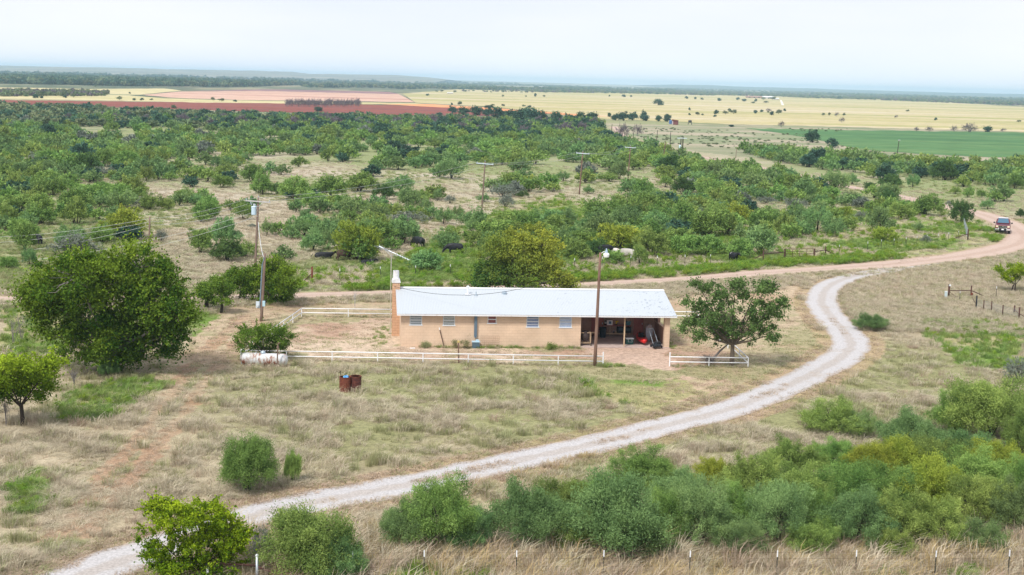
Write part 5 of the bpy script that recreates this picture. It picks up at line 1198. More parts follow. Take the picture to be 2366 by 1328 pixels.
def barn(label, px, py, wpx, hpx, roofc, wallc, rz=0.0):
    B = at(px, py); s_ = ppm(B); w = wpx / s_; h = hpx / s_
    t = thing('farm_building', label, 'farm building', B, rz, 'buildings of the distant farmstead')
    obj('wall', [box((0, 0, h * .3), (w, w * .3, h * .6))], wallc, t)
    obj('roof', [prism([(-w * .15 - .6, h * .6), (w * .15 + .6, h * .6), (0, h)], w * 1.04, 'x')], roofc, t)
    each('door', [box((w * f, -w * .152, h * .25), (w * .09, .2, h * .5)) for f in (-.3, 0, .3)], M['black'], t)
wr = mat('barn_roof', (.78, .80, .82), .5); wl = mat('barn_wall', (.36, .22, .18), .8); w2 = mat('barn_wall_pale', (.55, .50, .46), .8)
barn('long low distant barn with pale red walls at the farmstead', 1742, 226, 36, 4.5, wl, wl); barn('white-roofed distant barn at the farmstead', 1775, 228, 26, 6, wr, w2); barn('small white-roofed distant shed right of the barns', 1793, 230, 13, 4, wr, w2)
for px, py, w, lb in ((1634, 206, 7, 'tiny white house on the far wooded rise'), (1723, 212, 6, 'tiny white building left on the horizon slope'), (1740, 213, 5, 'tiny white building right on the horizon slope'), (1798, 205, 8, 'tiny white roof before the dark blue hill'), (1040, 216, 14, 'pale low shed in the yellow field')):
    barn(lb, px, py, w, 2.6, wr, w2)
struct('farm_track', [quad(*[np.append(at(*p)[:2], .12) for p in ((1806, 243), (1812, 243), (1806, 231), (1802, 231))])], [mat('track_pale', (.72, .66, .58), .9)], 'short pale track leading up to the distant farmstead', 'track')

# ------------------------------------------------------------------ trees, each shaped to its own outline
def px_blobs(base, L, seed=0, ydep=.8):
    """blob list in photo pixels (dx, up, rx, ry) -> metres round the base"""
    s_ = ppm(base); rng = np.random.default_rng(seed)
    return [(dx / s_, rng.normal() * rx / s_ * ydep * .6, up / s_, rx / s_, rz / s_) for dx, up, rx, rz in L]
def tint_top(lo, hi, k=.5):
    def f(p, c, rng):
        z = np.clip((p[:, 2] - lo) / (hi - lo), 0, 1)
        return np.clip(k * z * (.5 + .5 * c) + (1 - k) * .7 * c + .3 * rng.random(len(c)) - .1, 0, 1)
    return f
B = at(262, 866)
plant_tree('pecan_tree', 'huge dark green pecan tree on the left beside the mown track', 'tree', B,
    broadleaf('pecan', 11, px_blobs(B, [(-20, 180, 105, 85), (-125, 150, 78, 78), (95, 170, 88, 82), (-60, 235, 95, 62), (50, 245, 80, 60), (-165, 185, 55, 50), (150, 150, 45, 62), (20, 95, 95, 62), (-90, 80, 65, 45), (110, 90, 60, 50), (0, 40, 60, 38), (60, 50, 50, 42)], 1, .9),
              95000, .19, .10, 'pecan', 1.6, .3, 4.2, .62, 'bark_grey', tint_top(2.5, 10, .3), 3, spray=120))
B = at(48, 984)
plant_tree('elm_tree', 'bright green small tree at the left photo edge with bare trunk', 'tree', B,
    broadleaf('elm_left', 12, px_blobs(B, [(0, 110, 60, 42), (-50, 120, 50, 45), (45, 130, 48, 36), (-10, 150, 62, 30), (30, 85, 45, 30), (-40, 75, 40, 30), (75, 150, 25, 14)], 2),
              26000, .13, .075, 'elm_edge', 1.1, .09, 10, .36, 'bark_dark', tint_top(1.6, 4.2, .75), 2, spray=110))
B = at(448, 1352)
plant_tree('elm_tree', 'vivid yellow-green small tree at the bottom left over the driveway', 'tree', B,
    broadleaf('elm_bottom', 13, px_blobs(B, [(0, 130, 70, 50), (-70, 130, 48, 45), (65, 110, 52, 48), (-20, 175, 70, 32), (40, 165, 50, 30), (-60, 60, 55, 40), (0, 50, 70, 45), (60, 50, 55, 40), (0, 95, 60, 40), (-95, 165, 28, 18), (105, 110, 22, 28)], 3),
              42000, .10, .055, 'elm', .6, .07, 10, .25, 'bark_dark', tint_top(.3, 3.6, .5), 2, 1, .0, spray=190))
B = at(1208, 684)
plant_tree('hackberry_tree', 'broad tree turning yellow on its right side behind the house roof', 'tree', B,
    broadleaf('behind', 14, px_blobs(B, [(-15, 100, 60, 45), (-65, 75, 48, 45), (40, 85, 55, 45), (-5, 128, 55, 26), (75, 55, 38, 38), (-95, 30, 30, 26), (0, 45, 80, 36), (100, 35, 22, 25), (-60, 118, 35, 22), (45, 118, 38, 24)], 4),
              34000, .21, .11, 'autumn', 1.2, .18, 7, .5, 'bark', lambda p, c, rng: np.clip(.30 * c + .25 * rng.random(len(c)) + .22 * np.clip(p[:, 0] / 3, -1, 1.3) + .10 * (p[:, 2] - 2), 0, 1), 3))
B = at(1690, 846)
plant_tree('oak_tree', 'dark green oak with visible trunk inside the white fence corner', 'tree', B,
    broadleaf('oak', 15, px_blobs(B, [(-10, 130, 62, 50), (-70, 110, 42, 42), (55, 120, 48, 42), (0, 175, 48, 30), (50, 172, 38, 26), (-60, 165, 40, 30), (-98, 150, 22, 24), (-95, 80, 26, 26), (90, 130, 26, 30), (-40, 75, 40, 28), (50, 75, 38, 26), (92, 80, 18, 20), (-90, 195, 16, 14), (78, 190, 18, 16), (-100, 105, 20, 18), (105, 155, 14, 14), (0, 92, 52, 28)], 5),
              19000, .16, .095, 'oak', 1.55, .155, 7, .33, 'bark', None, 1, 1))
t = thing('dead_branch', 'fallen grey dead branch leaning on the white fence under the oak', 'branch', at(1640, 842)); s_ = 33.0
obj('limb', [tube([(.05, 0, .1), (.35, .1, .55), (.7, .2, .95), (1.35, .35, 1.5)], [.09, .08, .07, .04], 7)], M['bark_grey'], t)
rg = np.random.default_rng(8); obj('twig', [tube([(rg.normal() * .25, rg.normal() * .2, .1 + rg.random() * .4), (rg.normal() * .35 - .1, rg.normal() * .3, .25 + rg.random() * .5)], .012, 3) for _ in range(60)], M['bark_grey'], t)
B = at(622, 702)
plant_tree('hackberry_tree', 'dense dark green round tree behind the meter pole', 'tree', B,
    broadleaf('round', 16, px_blobs(B, [(0, 62, 44, 38), (-42, 55, 36, 34), (42, 58, 34, 34), (10, 88, 42, 20), (0, 22, 52, 22)], 6), 20000, .17, .09, 'pecan', .9, .12, 9, .4, 'bark_dark', tint_top(1, 4, .4), 2))
B = at(560, 694)
plant_tree('hackberry_tree', 'green leafy tree between the pecan and the meter pole', 'tree', B, broadleaf('mid_left', 17, px_blobs(B, [(0, 48, 34, 34), (-18, 60, 26, 26), (24, 40, 26, 24)], 7), 9000, .16, .09, 'haw', .9, .08, 9, .38, 'bark_dark', tint_top(.5, 3.4, .5), 2))
for k, (x, y, w, h, lb) in enumerate(((513, 722, 52, 88, 'slim green tree standing close to the right of the pecan'), (478, 716, 40, 70, 'small tree squeezed against the right edge of the pecan'), (660, 700, 40, 55, 'airy small tree at the right foot of the dense round tree'))):
    B = at(x, y)
    plant_tree('young_tree', lb, 'tree', B, broadleaf('young%d' % k, 18 + k, px_blobs(B, [(0, h * .62, w * .45, h * .3), (-w * .25, h * .75, w * .3, h * .2), (w * .25, h * .45, w * .3, h * .22)], 8 + k), 6500 if k < 2 else 3500, .15, .08, 'haw' if k < 2 else 'mesq', 1.0, .07, 10, .36, 'bark_dark', None, 3))
B = at(2344, 676)
plant_tree('elm_tree', 'small yellow-leaved tree at the right photo edge', 'tree', B, broadleaf('right_yel', 25, px_blobs(B, [(0, 40, 28, 20), (-26, 48, 20, 14), (22, 44, 26, 18), (4, 55, 26, 12)], 12), 9000, .13, .07, 'elm', .8, .07, 11, .34, 'bark_dark', None, 2, spray=25))
B = at(612, 834)
plant_tree('hawthorn_bush', 'rounded leafy green bush growing right behind the propane tank', 'bush', B, broadleaf('tankbush', 26, px_blobs(B, [(0, 48, 44, 30), (-38, 52, 28, 22), (38, 50, 28, 26), (-10, 72, 40, 16), (0, 22, 50, 20), (30, 70, 26, 14), (-50, 68, 14, 10)], 13), 15000, .115, .06, 'haw', .5, .06, 14, .28, 'bark_dark', tint_top(.3, 2.6, .5), 3, spray=40))
# weeds under the wall
for k, (x, y, w, h, lb, mt_) in enumerate(((1066, 803, 56, 30, 'dense olive weed clump at the foot of the wall pipe', 'olive_grass'), (1085, 797, 14, 32, 'tall dark spiky weed beside the wall pipe', 'haw'), (985, 801, 20, 12, 'small weed clump under the second window', 'olive_grass'), (1270, 806, 26, 16, 'low dark weed clump under the right windows', 'green_grass'))):
    B = at(x, y + 1); s_ = ppm(B); rg = np.random.default_rng(k + 60)
    C = [(rg.normal() * w / s_ * .22, rg.normal() * .12 - .1, h / s_ * (.2 + .55 * rg.random())) for _ in range(9)]
    t = thing('weed_clump', lb, 'weed', B); obj('foliage', [leaves(rg, C, [.18 + .1 * rg.random() for _ in C], 1800, .12, .025, -.5)], [M[mt_]], t)
    obj('stem', [tube([(C[q][0] * .4, C[q][1], -.02), C[q]], .008, 3) for q in range(9)], M['bark_dark'], t)
# bare brush at left
for k, (x, y, h, lb) in enumerate(((14, 985, 80, 'grey bare brush at the foot of the left-edge tree'), (30, 800, 75, 'bare grey sapling at the left edge behind the bright tree'), (50, 790, 80, 'bare twisted sapling left of the big pecan'), (172, 893, 45, 'tiny dark bare sapling in the shade left of the track'), (820, 712, 45, 'thin pale sapling behind the back fence'))):
    B = at(x, y); s_ = ppm(B); rg = np.random.default_rng(k + 80); P = []
    for q in range(7 if k != 4 else 3):
        a = rg.random() * 6.28; r = rg.random() * .35 * h / s_ ; P.append(tube([(0, 0, -.05), (math.cos(a) * r * .4, math.sin(a) * r * .4, h / s_ * .5), (math.cos(a) * r, math.sin(a) * r, h / s_ * (.7 + .3 * rg.random()))], [.016, .011, .005], 4, False))
        for w_ in range(6): e0 = np.array([math.cos(a) * r * .6, math.sin(a) * r * .6, h / s_ * (.4 + .3 * rg.random())]); P.append(tube([e0, e0 + rg.normal(size=3) * [.25, .25, .2] + [0, 0, .25]], [.012, .004], 3, False))
    t = thing('bare_sapling', lb, 'sapling', B); obj('stem', P, M['bark_grey'] if k != 4 else M['arm_wood'], t)

# ------------------------------------------------------------------ mesquite bushes
random.seed(21)
HI = [mesquite('mesquite_hi_%d' % k, 100 + k, 42000, .105, .024, 'mesq', nb=44, sides=5, spread=.95 + .1 * (k % 2)) for k in range(4)]
HI_Y = [mesquite('mesquite_hi_y_%d' % k, 120 + k, 42000, .105, .024, 'mesq_y', nb=44, sides=5) for k in range(2)]
HI_B = [mesquite('mesquite_hi_b_%d' % k, 130 + k, 42000, .105, .024, 'mesq_b', nb=44, sides=5) for k in range(3)]
MID = [mesquite('mesquite_mid_%d' % k, 200 + k, 3600, .26, .075, 'mesq', nb=28, sides=4) for k in range(6)] + [mesquite('mesquite_mid_b_%d' % k, 230 + k, 3400, .26, .075, 'mesq_b', nb=26, sides=4) for k in range(4)]
MID_Y = [mesquite('mesquite_mid_y_%d' % k, 240 + k, 3800, .24, .075, 'mesq_y', nb=28, sides=4) for k in range(2)]
MID_D = [mesquite('mesquite_mid_d_%d' % k, 260 + k, 4200, .24, .085, 'mesq_d', nb=30, sides=4) for k in range(3)]
MID_G = [mesquite('scrub_grey_%d' % k, 270 + k, 1500, .22, .06, 'grey_leaf', nb=24, sides=4, tall=.7) for k in range(2)]

VASE = [mesquite('mesquite_vase', 191, 46000, .10, .023, 'mesq', nb=60, sides=5, spread=.85)]

def split_bush(me):
    """a bush mesh as its two parts: crown and stems"""
    if me.name in SPL: return SPL[me.name]
    import bmesh
    out = []
    for want in (0, 1):
        bm = bmesh.new(); bm.from_mesh(me); bmesh.ops.delete(bm, geom=[f for f in bm.faces if f.material_index != want], context='FACES')
        m2 = bpy.data.meshes.new(me.name + ('_crown', '_stem')[want]); 
        for f in bm.faces: f.material_index = 0
        bm.to_mesh(m2); bm.free(); m2.materials.append(me.materials[want]); out.append(m2)
    SPL[me.name] = out; return out
SPL = {}
N_BUSH = [0]; PLACED = []
def bush(me, base, w, h, label, group, cat='bush', name='mesquite_bush'):
    cr, st = split_bush(me)
    o = bpy.data.objects.new(name, None); COL.objects.link(o); tag(o, label, cat, group)
    o.location = Vector([float(base[0]), float(base[1]), 0.0]); o.rotation_euler[2] = random.random() * 6.283; o.scale = (w / 4.0, w / 4.0, h / 2.75)
    for nm, m_ in (('crown', cr), ('stem', st)):
        c = bpy.data.objects.new(nm, m_); COL.objects.link(c); c.parent = o
    N_BUSH[0] += 1; PLACED.append((float(base[0]), float(base[1]), w / 2)); return o
def bush_px(sets, x, y, w, h, label, group, **k):
    B = at(x, y); s_ = ppm(B); return bush(random.choice(sets), B, w / s_ * 1.0, h / s_ * .97, label, group, **k)

GT = 'mesquite bushes of the thicket in front'
LT = {'g': 'feathery green mesquite bush packed in the thicket at the lower right', 'y': 'yellow-green mesquite bush standing out in the lower right thicket', 'b': 'blue-green mesquite bush packed in the thicket at the lower right'}
thick = [(1925, 1000, 175, 92, 'g'), (1985, 1008, 100, 70, 'b'), (2110, 1046, 175, 115, 'b'), (2290, 1016, 215, 170, 'g'), (2205, 1005, 140, 130, 'g'), (2240, 1070, 150, 90, 'b'), (2360, 1050, 120, 130, 'g'), (1642, 1128, 96, 84, 'y'), (1830, 1112, 190, 120, 'g'), (1925, 1080, 110, 80, 'g'),
         (2010, 1110, 150, 110, 'y'), (2085, 1105, 160, 110, 'y'), (2160, 1110, 150, 120, 'g'), (2290, 1120, 170, 120, 'y'), (2250, 1160, 190, 150, 'g'), (2350, 1170, 130, 140, 'g'), (1480, 1130, 155, 120, 'g'), (1550, 1170, 150, 110, 'g'), (1560, 1200, 190, 120, 'b'), (1745, 1170, 190, 150, 'g'), (1690, 1140, 120, 80, 'g'),
         (1850, 1200, 180, 140, 'g'), (1960, 1190, 190, 130, 'g'), (2060, 1190, 180, 130, 'g'), (2150, 1195, 190, 150, 'y'), (2250, 1215, 170, 130, 'g'), (2340, 1230, 150, 140, 'b'), (1230, 1262, 215, 165, 'b'), (1300, 1215, 150, 120, 'g'), (1420, 1285, 250, 215, 'b'), (1385, 1200, 170, 110, 'g'), (1530, 1260, 150, 140, 'g'),
         (1620, 1262, 180, 170, 'b'), (1700, 1240, 150, 130, 'g'), (1790, 1265, 190, 165, 'b'), (1880, 1245, 160, 130, 'g'), (1975, 1262, 190, 150, 'b'), (2070, 1258, 170, 140, 'g'), (2165, 1262, 170, 130, 'g'), (2270, 1280, 120, 90, 'b'), (1330, 1278, 120, 110, 'g'), (1490, 1290, 130, 100, 'b'), (1710, 1285, 130, 90, 'b'), (1880, 1285, 130, 90, 'g'), (2060, 1290, 120, 80, 'g')]
for x, y, w, h, k in thick: bush_px({'g': HI, 'y': HI_Y, 'b': HI_B}[k], x, y, w * .84, h * (.9 if y > 1180 else .82), LT[k], GT)
for x, y, w, h, st, lb in ((1030, 1268, 170, 165, HI, 'mesquite bush left of the thicket with a thin gap beside it'), (935, 1272, 110, 115, HI_B, 'low blue-green mesquite at the left end of the thicket'), (1080, 1275, 110, 100, HI_B, 'small mesquite filling the gap left of the thicket'), (715, 1345, 195, 172, VASE, 'bushy green mesquite at the bottom right of the yellow-green tree'),
                           (770, 1352, 130, 120, HI_B, 'mesquite overlapping the right side of the bottom mesquite'), (572, 1134, 118, 122, VASE, 'vase-shaped feathery mesquite alone in the dry grass'), (676, 1116, 42, 74, HI, 'thin wispy mesquite sapling right of the vase-shaped one'), (2012, 762, 68, 38, HI_B, 'low round green bush at the right edge of the driveway'), (2352, 884, 70, 60, MID_G, 'grey-green scrub bush at the right photo edge'),
                           (250, 872, 44, 46, HI_B, 'pale blue-green shrub under the front of the pecan'), (600, 1300, 60, 90, MID_G, 'thin olive shrub between the yellow-green tree and the mesquite')):
    bush_px(st, x, y, w, h, lb, None)
    o = [q for q in COL.objects if q.name.startswith('mesquite_bush')][-1]
    if 'group' in o.keys(): del o['group']

def zx(zoom, L, ox, oy): return [(x / zoom + ox, y / zoom + oy, w / zoom, h / zoom, k) for x, y, w, h, k in L]
ex = zx(2.951, [(860, 1205, 290, 215, 'y'), (515, 1115, 200, 190, 'g'), (275, 1115, 230, 130, 'g'), (170, 1300, 160, 210, 'g'), (60, 1120, 150, 160, 'g'), (225, 1003, 170, 122, 'g'), (240, 815, 160, 100, 'g'), (700, 915, 170, 95, 'g'), (430, 898, 170, 105, 'g'), (1400, 1085, 210, 155, 'g'), (1025, 1015, 160, 115, 'g'), (1145, 1015, 110, 80, 'g'),
                 (1790, 915, 130, 160, 'g'), (1520, 865, 150, 85, 'g'), (1530, 1270, 260, 215, 'b'), (1370, 1312, 160, 175, 'g'), (1660, 1085, 150, 115, 'g'), (1820, 1195, 110, 125, 'b'), (2220, 1155, 100, 85, 'b'), (2085, 1120, 130, 115, 'b'), (2330, 1015, 120, 105, 'g'), (690, 1195, 80, 110, 'y'), (2140, 1300, 200, 160, 'b'), (2240, 1290, 150, 140, 'b'), (1890, 913, 100, 85, 'b'), (2250, 933, 230, 155, 'g'),
                 (880, 765, 140, 95, 'g'), (1000, 823, 130, 105, 'g'), (100, 905, 130, 160, 'g'), (1100, 1235, 90, 90, 's'), (510, 1210, 110, 45, 's'), (1720, 1140, 80, 30, 's'), (60, 1420, 130, 90, 'g'), (200, 1400, 100, 130, 'b'), (930, 950, 130, 90, 'g'), (560, 1010, 150, 90, 'g'), (800, 990, 190, 120, 'g'), (1250, 960, 150, 100, 'g')], 0, 140)
ex += zx(2.951, [(205, 1093, 180, 135, 'b'), (430, 1018, 160, 160, 'b'), (540, 1023, 110, 100, 'b'), (665, 1118, 120, 120, 'b'), (755, 1085, 80, 100, 'b'), (260, 945, 160, 112, 'd'), (710, 973, 90, 60, 's'), (625, 955, 90, 85, 'b'), (330, 1075, 140, 105, 'g'), (380, 1250, 270, 195, 'b'), (670, 1292, 180, 155, 'b'), (1090, 1003, 140, 100, 's'), (1200, 933, 90, 50, 'd'), (940, 963, 100, 62, 'b'), (1490, 1133, 160, 135, 'b'),
                  (1860, 993, 90, 90, 'g'), (1150, 853, 180, 90, 'g'), (1250, 863, 120, 82, 'y'), (1480, 823, 90, 70, 'b'), (2110, 963, 90, 92, 'b'), (2180, 863, 120, 82, 'g'), (1950, 853, 120, 62, 'g'), (1790, 823, 150, 62, 'g'), (1650, 908, 90, 62, 'b'), (1720, 1100, 230, 185, 'g'), (1990, 1093, 200, 145, 'g'), (2130, 1113, 160, 150, 'g'), (2300, 1150, 200, 200, 'g'), (1860, 1290, 330, 185, 'y'), (2090, 1330, 250, 190, 'g'), (1540, 1330, 230, 130, 'g'),
                  (110, 1368, 235, 190, 'g'), (545, 1435, 240, 150, 'b'), (860, 1180, 130, 130, 'b'), (1290, 1120, 180, 110, 'b'), (1000, 1200, 150, 120, 'b'), (960, 1290, 130, 130, 'b'), (1360, 1230, 160, 120, 'g'), (1640, 1200, 190, 130, 'b'), (2250, 1290, 210, 160, 'g'), (1700, 1330, 180, 120, 'd'), (2000, 1270, 130, 130, 'g')], 800, 140)
ex += zx(2.951, [(950, 1173, 190, 190, 'b'), (1360, 1173, 220, 190, 'b'), (1520, 1083, 180, 122, 'g'), (1930, 1112, 170, 165, 'd'), (1440, 975, 120, 98, 'd'), (1200, 973, 130, 72, 'd'), (1190, 843, 90, 72, 'b'), (220, 833, 90, 72, 'g'), (1140, 1063, 90, 72, 'y'), (600, 973, 160, 50, 's'), (470, 953, 90, 82, 'g'), (860, 933, 60, 82, 'g'), (990, 953, 80, 62, 'g'), (2300, 873, 130, 112, 'g'), (2110, 1013, 100, 82, 'b'), (2335, 1068, 70, 60, 'd'),
                  (1890, 908, 80, 50, 'g'), (1980, 933, 80, 82, 'g'), (2070, 933, 70, 60, 'g'), (1450, 863, 160, 92, 'd'), (1600, 863, 90, 92, 'b'), (1310, 883, 90, 56, 'd'), (340, 1193, 150, 170, 'g'), (120, 1163, 150, 132, 'g'), (560, 1323, 250, 205, 'b'), (200, 1330, 230, 150, 'g'), (390, 1330, 150, 115, 'b'), (740, 1203, 150, 170, 'g'), (1080, 1203, 160, 132, 'b'), (1400, 1233, 200, 102, 'y'), (1640, 1163, 90, 72, 'b'), (1690, 1243, 80, 60, 's'), (420, 1360, 180, 160, 'g'), (30, 1330, 180, 150, 'g'),
                  (870, 990, 50, 40, 's'), (1850, 990, 60, 40, 's'), (620, 1080, 160, 90, 'g'), (420, 1070, 140, 90, 'g'), (250, 1060, 150, 90, 'g'), (1250, 1080, 90, 60, 's'), (2230, 770, 120, 60, 'g')], 1566, 140)
PB = {'g': MID[:6], 'b': MID[6:], 'y': MID_Y, 'd': MID_D, 's': MID_G}
LP = {'g': 'rounded green mesquite bush scattered over the cattle pasture behind the house', 'b': 'soft blue-green mesquite bush in the cattle pasture behind the house', 'y': 'olive-yellow mesquite bush in the cattle pasture behind the house', 'd': 'dark dense bush standing out among the paler pasture mesquites', 's': 'low grey-green scrub patch in the pasture behind the house'}
GPB = {'g': 'green pasture mesquites', 'b': 'blue-green pasture mesquites', 'y': 'olive pasture mesquites', 'd': 'dark pasture bushes', 's': 'grey pasture scrub'}
ex += [(1478, 612, 46, 48, 'g'), (1420, 611, 50, 34, 'g'), (828, 602, 118, 92, 'y')]
for x, y, w, h, k in ex: bush_px(PB[k], x, y, w * .92, h * .96, LP[k], GPB[k], name='scrub_bush' if k in 'ds' else 'mesquite_bush')

# the rest of the pasture: one seeded spread; the nearest become things, the far ones one stuff object
rng = np.random.default_rng(77)
Z_PAST = [(-300, 287), (0, 284), (600, 283), (1000, 288), (1170, 291), (1392, 288), (1436, 330), (1560, 366), (1700, 388), (1900, 428), (2040, 452), (2115, 470), (2225, 508), (2205, 535), (1960, 560), (1760, 575), (1500, 590), (1340, 600), (900, 600), (720, 610), (300, 600), (-300, 640)]
Z_CLEAR = [[(1000, 470), (1340, 440), (1460, 445), (1440, 500), (1180, 530), (1010, 520)], [(1750, 575), (1960, 560), (1960, 600), (1750, 615)], [(570, 560), (640, 560), (640, 620), (570, 620)],
           [(60, 535), (160, 535), (160, 590), (60, 590)], [(320, 480), (420, 480), (430, 560), (330, 560)], [(1000, 562), (1095, 562), (1095, 650), (1000, 650)], [(725, 572), (905, 572), (905, 660), (725, 660)], [(1380, 560), (1480, 560), (1480, 630), (1380, 630)], [(1660, 575), (1725, 575), (1725, 625), (1660, 625)], [(940, 540), (1000, 540), (1000, 600), (940, 600)], [(500, 560), (560, 560), (560, 600), (500, 600)], [(1960, 500), (2240, 500), (2240, 560), (1960, 575)]]
Z_RIGHT = [(1715, 352), (1800, 356), (1960, 368), (2100, 384), (2300, 384), (2500, 388), (2500, 470), (2230, 420), (2130, 412), (2000, 402), (1900, 392), (1800, 380)]
Z_RIGHT2 = [(1900, 400), (2130, 408), (2500, 440), (2500, 480), (2300, 470), (2130, 440), (1990, 425)]
cand = []
n = 60000
Yc = 108 * (760 / 108.0) ** (rng.random(n) ** .62); Xc = (rng.random(n) * 2 - 1) * .40 * Yc
px, py = proj(Xc, Yc, 0.0)
inp = inpoly(px, py, Z_PAST); r1 = inpoly(px, py, Z_RIGHT); r2 = inpoly(px, py, Z_RIGHT2)
clr = np.zeros(n, bool)
for p in Z_CLEAR: clr |= inpoly(px, py, p)
rd = pdist(Xc, Yc, ROAD[::3])
cl = fbm(Xc * .022, Yc * .014, 55, 3)
hy = py - hor(px)
dens = np.select([hy < 120, hy < 150, hy < 200, hy < 250, hy < 330], [.97, .80, .60, .48, .42], .36)
dens = np.where((hy >= 250) & (px > 1150), np.minimum(.85, dens + .16), dens)
dens = np.where((hy > 125) & (hy < 150) & (px < 520), .25, dens)
dens = np.where((hy > 128) & (hy < 165) & (px < 330), .36, dens)
dens = np.where(r1, .88, np.where(r2, .3, dens))
vn = .45 * cl + .55 * vnoise(Xc * .15, Yc * .13, 71)
ok = (inp | r1 | r2) & ~clr & (rd > np.where(hy < 245, 8.5, 5.5)) & (vn < .45 + (dens - .5) * .62)
Xc, Yc, hyc, r1c = Xc[ok], Yc[ok], hy[ok], (r1 | r2)[ok]; pxc = px[ok]; pyc = py[ok]
grid = {}
def near_ok(x, y, r, f=.82):
    i, j = int(x // 6), int(y // 6)
    for a in range(i - 1, i + 2):
        for b in range(j - 1, j + 2):
            for (qx, qy, qr) in grid.get((a, b), ()):
                if (x - qx) ** 2 + (y - qy) ** 2 < ((r + qr) * f) ** 2: return False
    return True
def gput(x, y, r): grid.setdefault((int(x // 6), int(y // 6)), []).append((x, y, r))
for p in PLACED: gput(*p)
chosen = []
for x, y, h_, rr, pxx, pyy in zip(Xc, Yc, hyc, r1c, pxc, pyc):
    w = 2.8 + 2.6 * random.random() ** 1.2
    if h_ > 250: w = 2.2 + 2.6 * random.random() ** 1.4
    if not near_ok(x, y, w / 2, 0.94 if h_ > 190 else .88 if h_ > 135 else .66): continue
    gput(x, y, w / 2); h = w * (.56 + .24 * random.random()); chosen.append((x, y, w, h, rr, h_, pxx, pyy))
chosen.sort(key=lambda q: -q[2] * q[3] / q[1] ** 2)
room = max(0, 296 - N_BUSH[0]); rest = chosen[room:]
for x, y, w, h, rr, h_, pxx, pyy in chosen[:room]:
    if rr or pxx > 2250:
        k = random.choice('ddgb'); bush(random.choice(PB[k]), (x, y), w, h, 'dark or dull green bush in the straw grass right of the dirt road', 'bushes right of the dirt road', name='scrub_bush')
    else:
        k = random.choices('gbyds', (50, 32, 4, 6, 8))[0]; bush(random.choice(PB[k]), (x, y), w, h * (.6 if k == 's' else 1), LP[k], GPB[k], name='scrub_bush' if k in 'ds' else 'mesquite_bush')
LOW = [mesquite('far_bush_%d' % k, 300 + k, 900, .46, .17, ('mesq', 'mesq_b', 'mesq', 'mesq_b', 'far_tree', 'grey_leaf')[k % 6], nb=22, sides=3, twigs=False) for k in range(10)]
LOW.append(mesquite('far_bush_bare', 333, 1100, .5, .10, 'bare_twig', nb=22, sides=3, twigs=False))
cl_low = protos('far_bush_kinds', LOW)
rest = np.array([q[:3] + (q[3], q[4], q[5], q[6]) for q in rest], float)
kk = rng.choice(10, len(rest), p=[.15, .15, .15, .14, .02, .03, .15, .13, .03, .05])
dk = (rng.random(len(rest)) < np.select([rest[:, 5] < 115, rest[:, 5] < 140], [.70, .42], .06)); kk = np.where(dk, 4, kk)
br_ = (rest[:, 5] < 128) & (rng.random(len(rest)) < .22); kk = np.where(br_, 10, kk)
hs_ = np.where(rest[:, 5] < 125, 1.15, 1.0)
scatter('far_mesquite_scrub', 'far mesquite scrub closing over the pasture towards the fields', 'scrub', np.stack([rest[:, 0], rest[:, 1], np.zeros(len(rest))], 1), np.stack([rest[:, 2] / 4, rest[:, 2] / 4, rest[:, 3] / 2.75 * hs_], 1), rng.random(len(rest)) * 6.28, kk, cl_low)

# ------------------------------------------------------------------ far trees that can be told apart
FT = [broadleaf('far_tree_%d' % k, 400 + k, [(0, 0, 2.6, 1.6, 1.5), (-1, .3, 2.0, 1.2, 1.0), (1.1, -.2, 2.2, 1.2, 1.1), (0, 0, 1.1, 1.7, .8)], 1500, .5, .26, 'far_tree', 1.0, .16, 4, .6, 'bark_dark') for k in range(4)]
FT += [broadleaf('far_pale_%d' % k, 410 + k, [(0, 0, 2.5, 1.7, 1.3), (-1.2, .3, 1.8, 1.1, .9), (1.2, -.2, 2.2, 1.0, 1.2)], 1300, .5, .24, 'far_scrub', 1.0, .16, 4, .6, 'bark_dark') for k in range(3)]
FTM = [(mesh('far_crown', a[0], [a[2]]), mesh('far_trunk', [(p[0], p[1], 0, .5) for p in a[1]], [a[3]])) for a in FT]
FB = [mesquite('far_bare_%d' % k, 430 + k, 700, .5, .06, 'bare_twig', 'bark_grey', nb=26, sides=4) for k in range(2)]
def far_tree(x, y, w, h, label, group, bare=False, name='far_tree', cat='tree', base=None):
    B = at(x, y) if base is None else base; s_ = ppm(B); t = thing(name, label, cat, B, random.random() * 6.28, group)
    if bare: t.scale = (w / s_ / 4, w / s_ / 4, h / s_ / 2.75); a, b = split_bush(random.choice(FB))
    else: t.scale = (w / s_ / 4.6, w / s_ / 4.6, h / s_ / 4.1); a, b = random.choice(FTM if group in (G2, G3) else FTM[:4])
    obj('crown', a, None, t); obj('trunk', b, None, t); return t
G1, G2, G3 = 'dark trees in the line at the end of the pasture', 'small trees dotted over the yellow field', 'small trees on the left stubble field'
L1 = 'dark blue-green tree in the line between the pasture and the yellow field'
for x, y, w, h in ((1045, 262, 24, 18), (1070, 266, 30, 22), (1100, 266, 34, 24), (1128, 268, 30, 20), (1150, 274, 40, 26), (1180, 280, 50, 30), (1205, 282, 48, 32), (1228, 284, 44, 34), (1250, 284, 34, 28), (1285, 282, 34, 24), (1310, 282, 26, 20), (1340, 283, 30, 24), (1368, 282, 36, 26), (1422, 278, 22, 16), (1440, 279, 30, 22), (1462, 278, 28, 20), (1486, 277, 20, 22), (1492, 279, 24, 16), (1521, 280, 20, 16), (1542, 281, 22, 17), (1408, 270, 12, 10), (1016, 268, 18, 10), (736, 257, 26, 10), (1130, 250, 26, 8)):
    far_tree(x, y, w, h, L1, G1)
